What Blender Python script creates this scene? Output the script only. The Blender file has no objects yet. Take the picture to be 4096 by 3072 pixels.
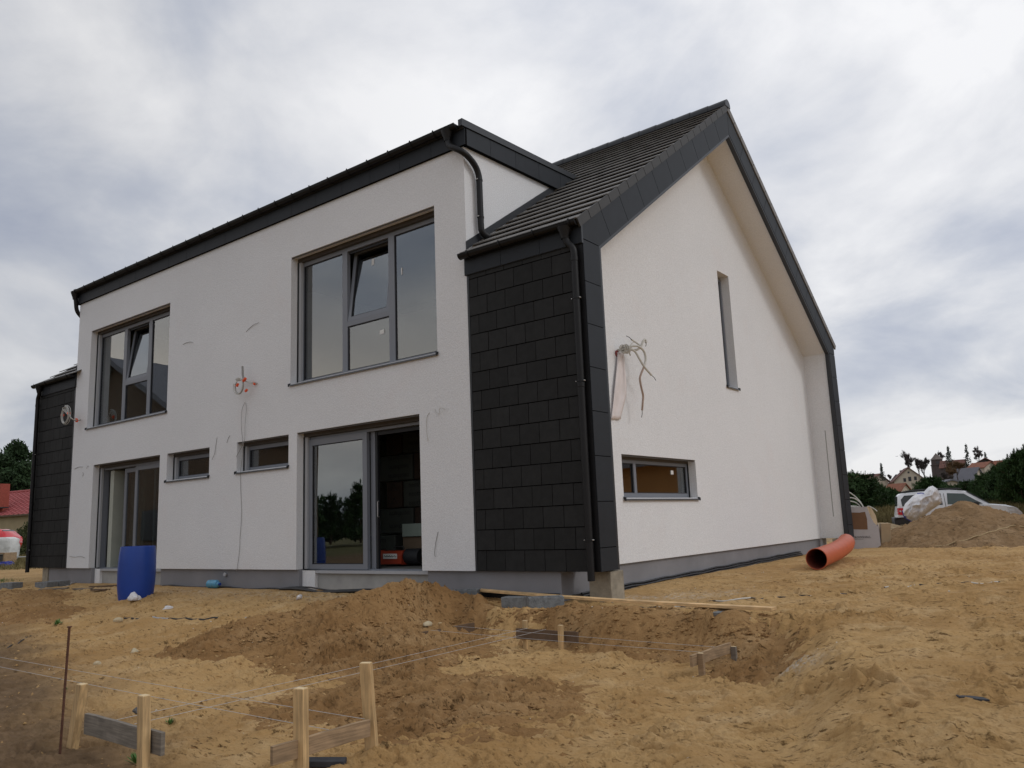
import bpy, bmesh, math, random
import numpy as np
from math import sin, cos, pi, radians, sqrt
from mathutils import Vector, Matrix
from mathutils.geometry import tessellate_polygon
random.seed(7)
SC = bpy.context.scene
COL = SC.collection

# ------------------------------------------------------------------ camera
CAM = Vector((7.73696, -9.07301, 0.67866)); FPX = 3210.567
RV = Vector((0.7892457, 0.6128565, -0.0387060)); UV = Vector((0.1340981, -0.1104975, 0.9847883)); FV = Vector((-0.5992570, 0.7824304, 0.1693925))
cd = bpy.data.cameras.new('camera'); cam = bpy.data.objects.new('camera', cd); COL.objects.link(cam)
cd.sensor_width = 36.0; cd.lens = FPX / 4096 * 36.0; cd.clip_start = 0.05; cd.clip_end = 3000
cam.matrix_world = Matrix(((RV.x, UV.x, -FV.x, CAM.x), (RV.y, UV.y, -FV.y, CAM.y), (RV.z, UV.z, -FV.z, CAM.z), (0, 0, 0, 1)))
SC.camera = cam
SC.view_settings.view_transform = 'Standard'; SC.view_settings.look = 'None'
SC.view_settings.exposure = 0.0; SC.view_settings.gamma = 1.0; SC.view_settings.use_curve_mapping = False
SC.cycles.max_bounces = 8; SC.cycles.diffuse_bounces = 4; SC.cycles.glossy_bounces = 4; SC.cycles.transparent_max_bounces = 12

def at(u, v, x=None, y=None, z=None, d=None):
    """world point that a photo pixel shows, on a given plane or at a given depth"""
    r = FV + RV * ((u - 2048) / FPX) - UV * ((v - 1536) / FPX)
    if d is None:
        d = (x - CAM.x) / r.x if x is not None else (y - CAM.y) / r.y if y is not None else (z - CAM.z) / r.z
    return CAM + r * d

# ------------------------------------------------------------------ world
def nd(t, kind, **kw):
    n = t.nodes.new(kind)
    for k, v in kw.items():
        if k.startswith('i_'):
            n.inputs[k[2:].replace('_', ' ')].default_value = v
        else: setattr(n, k, v)
    return n
W = bpy.data.worlds.new('World'); SC.world = W; W.use_nodes = True
t = W.node_tree; t.nodes.clear(); L = t.links.new
def wmath(op, a, b=None, c=None, clamp=False):
    n = t.nodes.new('ShaderNodeMath'); n.operation = op; n.use_clamp = clamp
    for i, q in enumerate((a, b, c)):
        if q is None: continue
        if isinstance(q, (int, float)): n.inputs[i].default_value = q
        else: L(q, n.inputs[i])
    return n.outputs[0]
tc = nd(t, 'ShaderNodeTexCoord'); sep = nd(t, 'ShaderNodeSeparateXYZ'); L(tc.outputs['Generated'], sep.inputs[0])
X, Y, Z = sep.outputs
zp = wmath('ADD', wmath('MAXIMUM', Z, 0.0), 0.34)
comb = nd(t, 'ShaderNodeCombineXYZ'); L(wmath('DIVIDE', X, zp), comb.inputs[0]); L(wmath('DIVIDE', Y, zp), comb.inputs[1])
n1 = nd(t, 'ShaderNodeTexNoise', i_Scale=2.3, i_Detail=9.0, i_Roughness=0.55, i_Distortion=0.30); n1.noise_dimensions = '3D'
mp = nd(t, 'ShaderNodeMapping'); mp.inputs['Location'].default_value = (3.1, 1.3, 0.0); mp.inputs['Rotation'].default_value = (0, 0, 0.5)
L(comb.outputs[0], mp.inputs[0]); L(mp.outputs[0], n1.inputs['Vector'])
n2 = nd(t, 'ShaderNodeTexNoise', i_Scale=0.95, i_Detail=3.0, i_Roughness=0.5); L(mp.outputs[0], n2.inputs['Vector'])
cl = wmath('ADD', wmath('MULTIPLY', n1.outputs[0], 0.62), wmath('MULTIPLY', n2.outputs[0], 0.38))
ramp = nd(t, 'ShaderNodeValToRGB'); L(cl, ramp.inputs[0])
e = ramp.color_ramp.elements
e[0].position = 0.36; e[0].color = (0.46, 0.50, 0.61, 1)
e[1].position = 0.60; e[1].color = (0.95, 0.95, 0.965, 1)
q = ramp.color_ramp.elements.new(0.45); q.color = (0.61, 0.64, 0.715, 1)
q = ramp.color_ramp.elements.new(0.53); q.color = (0.80, 0.81, 0.845, 1)
# the cloud deck is brighter over the house (towards +y), darker behind the photographer; warm gap near the western horizon
dirn = wmath('ADD', wmath('MULTIPLY', Y, 0.80), wmath('MULTIPLY', X, 0.22))
side = wmath('ADD', wmath('MULTIPLY', wmath('ADD', dirn, 0.35, clamp=False), 0.62), 0.52, clamp=True)
side = wmath('MAXIMUM', side, 0.80)
zen = wmath('ADD', wmath('MULTIPLY', wmath('MAXIMUM', Z, 0.0), 0.22), 0.86)
warm = wmath('MULTIPLY', wmath('SUBTRACT', 1.0, wmath('MULTIPLY', wmath('ABSOLUTE', wmath('SUBTRACT', Z, 0.175)), 7.0), clamp=True), wmath('MULTIPLY', wmath('ADD', wmath('MULTIPLY', Y, -1.0), 0.15), 1.6, clamp=True), clamp=True)
warm = wmath('MULTIPLY', warm, wmath('ADD', wmath('MULTIPLY', wmath('MULTIPLY', X, -1.0), 1.5), -0.35, clamp=True))
mul = nd(t, 'ShaderNodeMixRGB', blend_type='MULTIPLY'); mul.inputs[0].default_value = 1.0
sv = wmath('MULTIPLY', side, zen); cc = nd(t, 'ShaderNodeCombineXYZ'); L(sv, cc.inputs[0]); L(sv, cc.inputs[1]); L(sv, cc.inputs[2])
L(ramp.outputs[0], mul.inputs[1]); L(cc.outputs[0], mul.inputs[2])
wmix = nd(t, 'ShaderNodeMixRGB', blend_type='MIX'); L(warm, wmix.inputs[0]); L(mul.outputs[0], wmix.inputs[1]); wmix.inputs[2].default_value = (1.0, 0.87, 0.73, 1)
bgc = nd(t, 'ShaderNodeBackground'); L(wmix.outputs[0], bgc.inputs[0]); bgc.inputs[1].default_value = 1.07
sky = nd(t, 'ShaderNodeTexSky'); sky.sky_type = 'NISHITA'; sky.sun_disc = False
SUN_EL, SUN_ROT = radians(38), radians(72)
sky.sun_elevation = SUN_EL; sky.sun_rotation = SUN_ROT
bgs = nd(t, 'ShaderNodeBackground'); L(sky.outputs[0], bgs.inputs[0]); bgs.inputs[1].default_value = 0.10
ms = nd(t, 'ShaderNodeMixShader'); ms.inputs[0].default_value = 0.93; L(bgs.outputs[0], ms.inputs[1]); L(bgc.outputs[0], ms.inputs[2])
wo = nd(t, 'ShaderNodeOutputWorld'); L(ms.outputs[0], wo.inputs[0])
# ------------------------------------------------------------------ sun (veiled by the clouds)
sl = bpy.data.lights.new('sun', 'SUN'); sl.energy = 0.62; sl.angle = radians(16); sl.color = (1.0, 0.975, 0.94)
so = bpy.data.objects.new('sun', sl); COL.objects.link(so)
sd = Vector((sin(SUN_ROT) * cos(SUN_EL), cos(SUN_ROT) * cos(SUN_EL), sin(SUN_EL)))
so.rotation_euler = sd.to_track_quat('Z', 'Y').to_euler(); so.location = (-20, -20, 30)

# ------------------------------------------------------------------ materials
MATS = {}
def mat(name, col, rough=0.7, metal=0.0, spec=0.5, noise=None, bump=None, var=0.0, bump2=None, coat=0):
    """noise=(scale, amount) colour variation; bump=(scale, strength, distance); var = per-object brightness variation"""
    m = bpy.data.materials.new(name); m.use_nodes = True; t = m.node_tree; b = t.nodes['Principled BSDF']; L = t.links.new
    b.inputs['Roughness'].default_value = rough; b.inputs['Metallic'].default_value = metal
    b.inputs['Specular IOR Level'].default_value = spec; b.inputs['Coat Weight'].default_value = coat
    b.inputs['Base Color'].default_value = (*col, 1)
    out = None
    tc = nd(t, 'ShaderNodeTexCoord')
    src = tc.outputs['Object']
    if noise:
        n = nd(t, 'ShaderNodeTexNoise', i_Scale=noise[0], i_Detail=6.0, i_Roughness=0.6); L(src, n.inputs['Vector'])
        mr = nd(t, 'ShaderNodeMapRange'); L(n.outputs[0], mr.inputs[0]); mr.inputs[1].default_value = 0.3; mr.inputs[2].default_value = 0.7
        mr.inputs[3].default_value = 1 - noise[1]; mr.inputs[4].default_value = 1 + noise[1]
        mx = nd(t, 'ShaderNodeVectorMath', operation='SCALE'); mx.inputs[0].default_value = col; L(mr.outputs[0], mx.inputs['Scale'])
        out = mx.outputs[0]
    if var:
        oi = nd(t, 'ShaderNodeObjectInfo'); mr = nd(t, 'ShaderNodeMapRange'); L(oi.outputs['Random'], mr.inputs[0])
        mr.inputs[3].default_value = 1 - var; mr.inputs[4].default_value = 1 + var
        mx = nd(t, 'ShaderNodeVectorMath', operation='SCALE')
        if out: L(out, mx.inputs[0])
        else: mx.inputs[0].default_value = col
        L(mr.outputs[0], mx.inputs['Scale']); out = mx.outputs[0]
    if out: L(out, b.inputs['Base Color'])
    if bump:
        n = nd(t, 'ShaderNodeTexNoise', i_Scale=bump[0], i_Detail=4.0, i_Roughness=0.6); L(src, n.inputs['Vector'])
        bp = nd(t, 'ShaderNodeBump'); bp.inputs['Strength'].default_value = bump[1]; bp.inputs['Distance'].default_value = bump[2]
        L(n.outputs[0], bp.inputs['Height']); L(bp.outputs[0], b.inputs['Normal'])
    MATS[name] = m; return m

stucco = mat('stucco', (0.765, 0.772, 0.785), 0.92, noise=(0.35, 0.035), bump=(48, 0.9, 0.008))
# faint pinkish wash marks on the fresh plaster
t = stucco.node_tree; L = t.links.new; b = t.nodes['Principled BSDF']
tcn = nd(t, 'ShaderNodeTexCoord'); nz = nd(t, 'ShaderNodeTexNoise', i_Scale=1.3, i_Detail=3.0); L(tcn.outputs['Object'], nz.inputs['Vector'])
mr = nd(t, 'ShaderNodeMapRange'); L(nz.outputs[0], mr.inputs[0]); mr.inputs[1].default_value = 0.56; mr.inputs[2].default_value = 0.75; mr.inputs[4].default_value = 0.22
mx = nd(t, 'ShaderNodeMixRGB'); L(mr.outputs[0], mx.inputs[0]); src = b.inputs['Base Color'].links[0].from_socket
L(src, mx.inputs[1]); mx.inputs[2].default_value = (0.75, 0.69, 0.68, 1)
gr_ = nd(t, 'ShaderNodeTexNoise', i_Scale=46.0, i_Detail=2.0, i_Roughness=0.7); L(tcn.outputs['Object'], gr_.inputs['Vector']); mg = nd(t, 'ShaderNodeMapRange'); L(gr_.outputs[0], mg.inputs[0]); mg.inputs[1].default_value = 0.3; mg.inputs[2].default_value = 0.7; mg.inputs[3].default_value = 0.91; mg.inputs[4].default_value = 1.05
sg = nd(t, 'ShaderNodeVectorMath', operation='SCALE'); L(mx.outputs[0], sg.inputs[0]); L(mg.outputs[0], sg.inputs['Scale']); L(sg.outputs[0], b.inputs['Base Color'])
plinth_m = mat('plinth_plaster', (0.225, 0.225, 0.24), 0.9, noise=(1.5, 0.10), bump=(60, 0.5, 0.004))
recess_m = mat('rough_grey_render', (0.36, 0.36, 0.35), 0.95, noise=(4, 0.12), bump=(25, 0.5, 0.006))
slate = mat('fibre_cement_slate', (0.019, 0.0192, 0.0192), 0.7, noise=(9, 0.18), bump=(90, 0.25, 0.002), var=0.16, spec=0.22)
slate_back = mat('slate_backing', (0.0022, 0.0022, 0.0025), 0.95, spec=0.1, noise=(5, 0.1))
panel_m = mat('graphite_panel', (0.013, 0.0165, 0.022), 0.6, noise=(5, 0.12), spec=0.35, bump=(80, 0.2, 0.001), var=0.08)
metal_m = mat('graphite_metal', (0.022, 0.025, 0.030), 0.42, noise=(3, 0.10), spec=0.5)
gutter_m = mat('black_steel', (0.006, 0.006, 0.007), 0.5, noise=(4, 0.15), spec=0.35)
verge_m = mat('dark_tile_edge', (0.035, 0.034, 0.033), 0.6, noise=(7, 0.18)); tile_m = mat('concrete_roof_tile', (0.17, 0.16, 0.148), 0.60, noise=(7, 0.18), bump=(60, 0.3, 0.003), var=0.10)
frame_m = mat('grey_window_frame', (0.19, 0.205, 0.235), 0.45, noise=(2, 0.03))
guide_m = mat('pale_blind_guide', (0.40, 0.41, 0.43), 0.5, noise=(2, 0.03))
gasket_m = mat('black_gasket', (0.012, 0.013, 0.016), 0.6, noise=(5, 0.1))
header_m = mat('brown_blind_box', (0.075, 0.066, 0.058), 0.7, noise=(4, 0.1))
sill_m = mat('grey_sill_metal', (0.085, 0.092, 0.105), 0.4, noise=(3, 0.05))
sticker_m = mat('white_sticker', (0.7, 0.7, 0.68), 0.6, noise=(20, 0.05))
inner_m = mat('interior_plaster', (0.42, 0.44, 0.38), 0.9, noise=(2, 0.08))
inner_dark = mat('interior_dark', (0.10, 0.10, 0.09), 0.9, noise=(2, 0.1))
concrete_m = mat('raw_concrete', (0.30, 0.265, 0.205), 0.92, noise=(6, 0.28), bump=(20, 0.6, 0.012))
block_m = mat('grey_concrete_block', (0.19, 0.20, 0.205), 0.95, noise=(14, 0.3), bump=(45, 0.9, 0.012))
wood_new = mat('fresh_pine', (0.55, 0.37, 0.18), 0.75, noise=(5, 0.16), bump=(30, 0.3, 0.003))
wood_plank = mat('bright_pine_plank', (0.68, 0.45, 0.22), 0.7, noise=(6, 0.22), bump=(25, 0.4, 0.004))
wood_old = mat('weathered_board', (0.215, 0.185, 0.150), 0.85, noise=(6, 0.22), bump=(25, 0.4, 0.003))
wood_old2 = mat('damp_brown_board', (0.33, 0.225, 0.13), 0.85, noise=(6, 0.22), bump=(25, 0.4, 0.003))
wood_dark = mat('wet_dark_board', (0.12, 0.075, 0.045), 0.8, noise=(6, 0.25), bump=(25, 0.4, 0.003))
for wm in (wood_new, wood_plank, wood_old, wood_old2):
    t = wm.node_tree; L = t.links.new; b = t.nodes['Principled BSDF']
    tcw = nd(t, 'ShaderNodeTexCoord'); mpw = nd(t, 'ShaderNodeMapping'); mpw.inputs['Scale'].default_value = (18, 18, 1.4) if wm is wood_new else (1.6, 1.6, 30)
    wv = nd(t, 'ShaderNodeTexNoise', i_Scale=3.0, i_Detail=5.0); L(tcw.outputs['Object'], mpw.inputs[0]); L(mpw.outputs[0], wv.inputs['Vector'])
    mrw = nd(t, 'ShaderNodeMapRange'); L(wv.outputs[0], mrw.inputs[0]); mrw.inputs[1].default_value = 0.35; mrw.inputs[2].default_value = 0.65; mrw.inputs[3].default_value = 0.72; mrw.inputs[4].default_value = 1.15
    sc_ = nd(t, 'ShaderNodeVectorMath', operation='SCALE'); L(b.inputs['Base Color'].links[0].from_socket, sc_.inputs[0]); L(mrw.outputs[0], sc_.inputs['Scale']); L(sc_.outputs[0], b.inputs['Base Color'])
cut_m = mat('sawn_end_grain', (0.72, 0.56, 0.33), 0.8, noise=(40, 0.15))
rust_m = mat('rusty_steel', (0.10, 0.042, 0.024), 0.85, noise=(60, 0.4), bump=(90, 0.6, 0.002))
string_m = mat('pale_twine', (0.50, 0.50, 0.50), 0.8, noise=(30, 0.15))
barrel_m = mat('blue_plastic', (0.008, 0.050, 0.30), 0.42, noise=(3, 0.08), bump=(30, 0.1, 0.004))
orange_pipe = mat('orange_drain_plastic', (0.50, 0.105, 0.040), 0.5, noise=(5, 0.08), bump=(40, 0.15, 0.003))
pipe_in = mat('orange_pipe_inside', (0.20, 0.04, 0.02), 0.8, noise=(5, 0.1))
cable_w = mat('white_cable', (0.55, 0.54, 0.50), 0.6, noise=(30, 0.1))
cable_g = mat('grey_cable', (0.30, 0.30, 0.29), 0.6, noise=(30, 0.1))
cable_k = mat('black_cable', (0.02, 0.02, 0.02), 0.5, noise=(30, 0.2))
cable_b = mat('brown_conduit', (0.36, 0.27, 0.22), 0.7, noise=(30, 0.1))
tape_m = mat('orange_tape', (0.85, 0.11, 0.03), 0.5, noise=(30, 0.1))
film_m = mat('white_film', (0.70, 0.69, 0.70), 0.4, noise=(2, 0.10), bump=(6, 0.5, 0.03))
pinkfilm = mat('pinkish_foam_sleeve', (0.76, 0.70, 0.69), 0.6, noise=(5, 0.08))
bag_m = mat('woven_bag_white', (0.62, 0.62, 0.60), 0.7, noise=(3, 0.15), bump=(10, 0.6, 0.05))
bottle_m = mat('blue_bottle_plastic', (0.10, 0.32, 0.48), 0.15, noise=(10, 0.2))
membrane_m = mat('black_dimpled_membrane', (0.010, 0.010, 0.011), 0.45, noise=(10, 0.3), bump=(25, 0.6, 0.01))
card_w = mat('white_cardboard', (0.50, 0.47, 0.48), 0.8, noise=(6, 0.06))
card_b = mat('brown_cardboard', (0.20, 0.105, 0.055), 0.85, noise=(6, 0.10))
card_t = mat('tan_cardboard', (0.42, 0.31, 0.19), 0.85, noise=(6, 0.08))
red_m = mat('red_print', (0.45, 0.03, 0.03), 0.6, noise=(20, 0.1)); ink_m = mat('black_print', (0.02, 0.02, 0.02), 0.7, noise=(20, 0.1))
carwhite = mat('white_car_paint', (0.72, 0.73, 0.75), 0.25, noise=(1, 0.02), coat=0.5)
carred = mat('red_car_paint', (0.55, 0.015, 0.02), 0.25, noise=(1, 0.03), coat=0.5)
carglass = mat('dark_car_glass', (0.012, 0.016, 0.016), 0.08, noise=(2, 0.1), spec=0.6)
carglass2 = mat('tinted_green_glass', (0.035, 0.06, 0.055), 0.08, noise=(2, 0.1), spec=0.6)
plastic_k = mat('black_plastic', (0.02, 0.02, 0.022), 0.55, noise=(5, 0.1)); tyre_m = mat('tyre_rubber', (0.018, 0.018, 0.018), 0.85, noise=(10, 0.2))
rim_m = mat('alloy_rim', (0.4, 0.4, 0.42), 0.3, 0.8, noise=(3, 0.05)); lamp_r = mat('red_tail_lamp', (0.55, 0.01, 0.015), 0.2, noise=(8, 0.1)); lamp_w = mat('clear_headlamp', (0.6, 0.62, 0.64), 0.12, noise=(8, 0.2))
roof_red = mat('red_roof_tile', (0.34, 0.075, 0.075), 0.75, noise=(3, 0.2), var=0.1); roof_orange = mat('orange_roof_tile', (0.42, 0.12, 0.055), 0.8, noise=(2, 0.15))
chim_m = mat('red_brick_chimney', (0.27, 0.06, 0.04), 0.9, noise=(5, 0.2)); wall_beige = mat('beige_house_wall', (0.38, 0.30, 0.18), 0.9, noise=(1, 0.12)); wall_cream = mat('cream_gable_wall', (0.55, 0.47, 0.38), 0.9, noise=(1, 0.06))
wall_brown = mat('dark_brown_tower', (0.085, 0.065, 0.06), 0.9, noise=(1, 0.15)); spire_m = mat('grey_brown_spire', (0.16, 0.13, 0.115), 0.85, noise=(1, 0.1)); roof_grey = mat('grey_roof', (0.15, 0.15, 0.17), 0.8, noise=(1, 0.1)); win_dark = mat('dark_far_window', (0.03, 0.03, 0.035), 0.3, noise=(1, 0.1))
wall_ochre = mat('ochre_house_wall', (0.40, 0.20, 0.07), 0.9, noise=(1, 0.1))
pine_m = mat('pine_needles', (0.040, 0.078, 0.024), 0.75, noise=(0.9, 0.45), var=0.15, spec=0.2); pine_d = mat('dark_pine_needles', (0.030, 0.055, 0.022), 0.8, noise=(0.5, 0.45), var=0.12, spec=0.2)
spruce_m = mat('spruce_needles', (0.035, 0.05, 0.035), 0.8, noise=(0.4, 0.3), var=0.15, spec=0.2); bare_m = mat('bare_twigs', (0.095, 0.08, 0.075), 0.9, noise=(0.5, 0.2), var=0.15, spec=0.2); bare_or = mat('russet_twigs', (0.14, 0.085, 0.045), 0.9, noise=(0.5, 0.2), spec=0.2)
bark_m = mat('pine_bark', (0.10, 0.06, 0.04), 0.9, noise=(3, 0.3)); bush_m = mat('olive_shrub_leaves', (0.065, 0.075, 0.03), 0.8, noise=(0.8, 0.4), spec=0.2); weed_m = mat('green_weed', (0.07, 0.16, 0.03), 0.7, noise=(5, 0.3))
grass_m = mat('dry_grass', (0.17, 0.14, 0.065), 0.9, noise=(0.7, 0.4), spec=0.1)
stone_m = mat('pale_stone', (0.50, 0.42, 0.28), 0.9, noise=(12, 0.2)); stone_d = mat('dark_lump', (0.09, 0.085, 0.08), 0.9, noise=(12, 0.3), bump=(20, 0.8, 0.01)); bluehose = mat('blue_hose', (0.02, 0.04, 0.35), 0.4, noise=(5, 0.1)); rope_m = mat('tan_rope', (0.42, 0.31, 0.17), 0.9, noise=(9, 0.2))
orange_m = mat('orange_heater_paint', (0.34, 0.04, 0.015), 0.4, noise=(5, 0.1)); steel_m = mat('zinc_screw', (0.5, 0.5, 0.5), 0.4, 0.5, noise=(5, 0.1)); pack_m = mat('dimmed_insulation_film', (0.055, 0.058, 0.05), 0.5, noise=(6, 0.1)); packb_m = mat('brown_insulation_wrap', (0.045, 0.025, 0.016), 0.7, noise=(6, 0.15)); foam_m = mat('pale_green_foam_board', (0.22, 0.27, 0.24), 0.7, noise=(6, 0.05))  # pack, foam and heater colours darkened to paint in the room's dimness

def glass_mat(name, tint, f0):
    m = bpy.data.materials.new(name); m.use_nodes = True; t = m.node_tree; t.nodes.clear(); L = t.links.new
    tr = nd(t, 'ShaderNodeBsdfTransparent'); tr.inputs[0].default_value = (*tint, 1)
    gl = nd(t, 'ShaderNodeBsdfGlossy'); gl.inputs['Roughness'].default_value = 0.0; gl.inputs[0].default_value = (0.95, 0.97, 1.0, 1)
    tcg = nd(t, 'ShaderNodeTexCoord'); n = nd(t, 'ShaderNodeTexNoise', i_Scale=1.1, i_Detail=1.0); L(tcg.outputs['Object'], n.inputs['Vector'])
    bp = nd(t, 'ShaderNodeBump'); bp.inputs['Strength'].default_value = 0.06; bp.inputs['Distance'].default_value = 0.02; L(n.outputs[0], bp.inputs['Height']); L(bp.outputs[0], gl.inputs['Normal'])
    ge = nd(t, 'ShaderNodeNewGeometry'); dt = nd(t, 'ShaderNodeVectorMath', operation='DOT_PRODUCT'); L(ge.outputs['Incoming'], dt.inputs[0]); L(ge.outputs['Normal'], dt.inputs[1])
    ab = nd(t, 'ShaderNodeMath', operation='ABSOLUTE'); L(dt.outputs['Value'], ab.inputs[0]); om = nd(t, 'ShaderNodeMath', operation='SUBTRACT'); om.inputs[0].default_value = 1.0; L(ab.outputs[0], om.inputs[1])
    pw = nd(t, 'ShaderNodeMath', operation='POWER'); L(om.outputs[0], pw.inputs[0]); pw.inputs[1].default_value = 4.0; fr = nd(t, 'ShaderNodeMath', operation='MULTIPLY_ADD', use_clamp=True); L(pw.outputs[0], fr.inputs[0]); fr.inputs[1].default_value = 1-f0; fr.inputs[2].default_value = f0
    mx = nd(t, 'ShaderNodeMixShader'); L(fr.outputs[0], mx.inputs[0]); L(tr.outputs[0], mx.inputs[1]); L(gl.outputs[0], mx.inputs[2])
    o = nd(t, 'ShaderNodeOutputMaterial'); L(mx.outputs[0], o.inputs[0]); MATS[name] = m; return m
glass = glass_mat('window_glass', (0.60, 0.65, 0.64), 0.17)

# ------------------------------------------------------------------ mesh helpers
class MB:
    def __init__(s): s.v = []; s.f = []; s.m = []; s.mi = 0
    def add(s, vs, fs):
        o = len(s.v); s.v += [tuple(p) for p in vs]
        for f in fs: s.f.append([i + o for i in f]); s.m.append(s.mi)
        return s
    def quad(s, a, b, c, d): return s.add([a, b, c, d], [(0, 1, 2, 3)])
    def box(s, x0, x1, y0, y1, z0, z1):
        return s.add([(x0,y0,z0),(x1,y0,z0),(x1,y1,z0),(x0,y1,z0),(x0,y0,z1),(x1,y0,z1),(x1,y1,z1),(x0,y1,z1)],
                     [(0,3,2,1),(4,5,6,7),(0,1,5,4),(1,2,6,5),(2,3,7,6),(3,0,4,7)])
    def obox(s, c, ax, ay, az, hx, hy, hz):
        c = Vector(c); ax, ay, az = (Vector(q).normalized() for q in (ax, ay, az)); p = []
        for dz in (-1, 1):
            for dx, dy in ((-1,-1),(1,-1),(1,1),(-1,1)): p.append(c + ax*hx*dx + ay*hy*dy + az*hz*dz)
        return s.add(p, [(0,3,2,1),(4,5,6,7),(0,1,5,4),(1,2,6,5),(2,3,7,6),(3,0,4,7)])
    def prism(s, poly, axis, a, b):
        """poly: list of 2-D points in the other two axes (in xyz order), extruded along axis from a to b"""
        n = len(poly)
        def P(q, w):
            return (w, q[0], q[1]) if axis == 0 else (q[0], w, q[1]) if axis == 1 else (q[0], q[1], w)
        vs = [P(q, a) for q in poly] + [P(q, b) for q in poly]
        tri = tessellate_polygon([[Vector((q[0], q[1], 0)) for q in poly]])
        fs = [tuple(x) for x in tri] + [tuple(i + n for i in reversed(x)) for x in tri]
        fs += [(i, (i + 1) % n, n + (i + 1) % n, n + i) for i in range(n)]
        return s.add(vs, fs)
    def tube(s, pts, r, seg=8, caps=True, closed=False):
        pts = [Vector(p) for p in pts]; n = len(pts)
        if not isinstance(r, (list, tuple)): r = [r] * n
        rings = []; prev = None
        for i, p in enumerate(pts):
            if closed: d = pts[(i+1) % n] - pts[i-1]
            else: d = pts[min(i+1, n-1)] - pts[max(i-1, 0)]
            if d.length < 1e-9: d = Vector((0,0,1))
            d.normalize()
            if prev is None:
                a = d.cross(Vector((0,0,1)));  a = a if a.length > 0.05 else d.cross(Vector((1,0,0)))
            else:
                a = prev - d * prev.dot(d)
                if a.length < 1e-6: a = d.orthogonal()
            a.normalize(); prev = a; b = d.cross(a)
            rings.append([p + (a*cos(2*pi*k/seg) + b*sin(2*pi*k/seg)) * r[i] for k in range(seg)])
        vs = [q for rg in rings for q in rg]; fs = []
        for i in range(n if closed else n-1):
            j = (i+1) % n
            for k in range(seg): fs.append((i*seg+k, i*seg+(k+1) % seg, j*seg+(k+1) % seg, j*seg+k))
        if caps and not closed: fs.append(tuple(reversed(range(seg)))); fs.append(tuple((n-1)*seg+k for k in range(seg)))
        return s.add(vs, fs)
    def lathe(s, prof, c, seg=28, axis=Vector((0,0,1)), up=None):
        c = Vector(c); axis = Vector(axis).normalized(); a = axis.orthogonal().normalized(); b = axis.cross(a); vs = []; fs = []
        for r, h in prof:
            for k in range(seg): vs.append(c + axis*h + (a*cos(2*pi*k/seg) + b*sin(2*pi*k/seg))*r)
        for i in range(len(prof)-1):
            for k in range(seg): fs.append((i*seg+k, i*seg+(k+1) % seg, (i+1)*seg+(k+1) % seg, (i+1)*seg+k))
        return s.add(vs, fs)
    def build(s, name, mats, parent=None, smooth=False, bevel=0, pivot=None):
        off = Vector((0,0,0))
        q = parent
        while q is not None: off += q.location; q = q.parent
        if pivot is not None: off2 = Vector(pivot)
        else: off2 = off
        me = bpy.data.meshes.new(name)
        me.from_pydata([(p[0]-off2.x, p[1]-off2.y, p[2]-off2.z) for p in s.v], [], s.f)
        for m in (mats if isinstance(mats, (list, tuple)) else [mats]): me.materials.append(m)
        if max(s.m, default=0) > 0: me.polygons.foreach_set('material_index', s.m)
        if smooth:
            me.polygons.foreach_set('use_smooth', [True]*len(me.polygons)); me.set_sharp_from_angle(angle=radians(38))
        me.update()
        o = bpy.data.objects.new(name, me); COL.objects.link(o); o.parent = parent
        if pivot is not None: o.location = off2 - off
        if bevel:
            bv = o.modifiers.new('bevel', 'BEVEL'); bv.width = bevel; bv.segments = 2; bv.limit_method = 'ANGLE'; bv.harden_normals = False
        return o
def spline(pts, n=8):
    P = [Vector(p) for p in pts]; P = [P[0]*2-P[1]] + P + [P[-1]*2-P[-2]]; out = []
    for i in range(1, len(P)-2):
        for k in range(n):
            u = k/n; a, b, c, d = P[i-1], P[i], P[i+1], P[i+2]
            out.append(0.5*((2*b) + (c-a)*u + (2*a-5*b+4*c-d)*u*u + (3*b-a-3*c+d)*u**3))
    out.append(P[-2]); return out
def tag(o, label=None, cat=None, group=None, kind=None):
    if label: o['label'] = label
    if cat: o['category'] = cat
    if group: o['group'] = group
    if kind: o['kind'] = kind
    return o
def thing(name, label, cat, loc=(0,0,0), group=None):
    o = bpy.data.objects.new(name, None); COL.objects.link(o); o.location = loc; o.empty_display_size = 0.2
    return tag(o, label, cat, group)
def inst(src, loc, parent, scale=None, rot=None):
    """copy of a part, sharing its mesh"""
    o = src.copy(); COL.objects.link(o); o.parent = parent; o.location = loc
    if scale: o.scale = scale
    if rot: o.rotation_euler = rot
    return o
def copy_thing(src, loc, rz=0, sc=1, label=None):
    r = src.copy(); COL.objects.link(r); r.location = loc; r.rotation_euler = (0, 0, rz); r.scale = (sc, sc, sc)
    if label: r['label'] = label
    for ch in [c for c in src.children]:
        c = ch.copy(); COL.objects.link(c); c.parent = r
        for g in ch.children:
            d = g.copy(); COL.objects.link(d); d.parent = c
    return r

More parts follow.
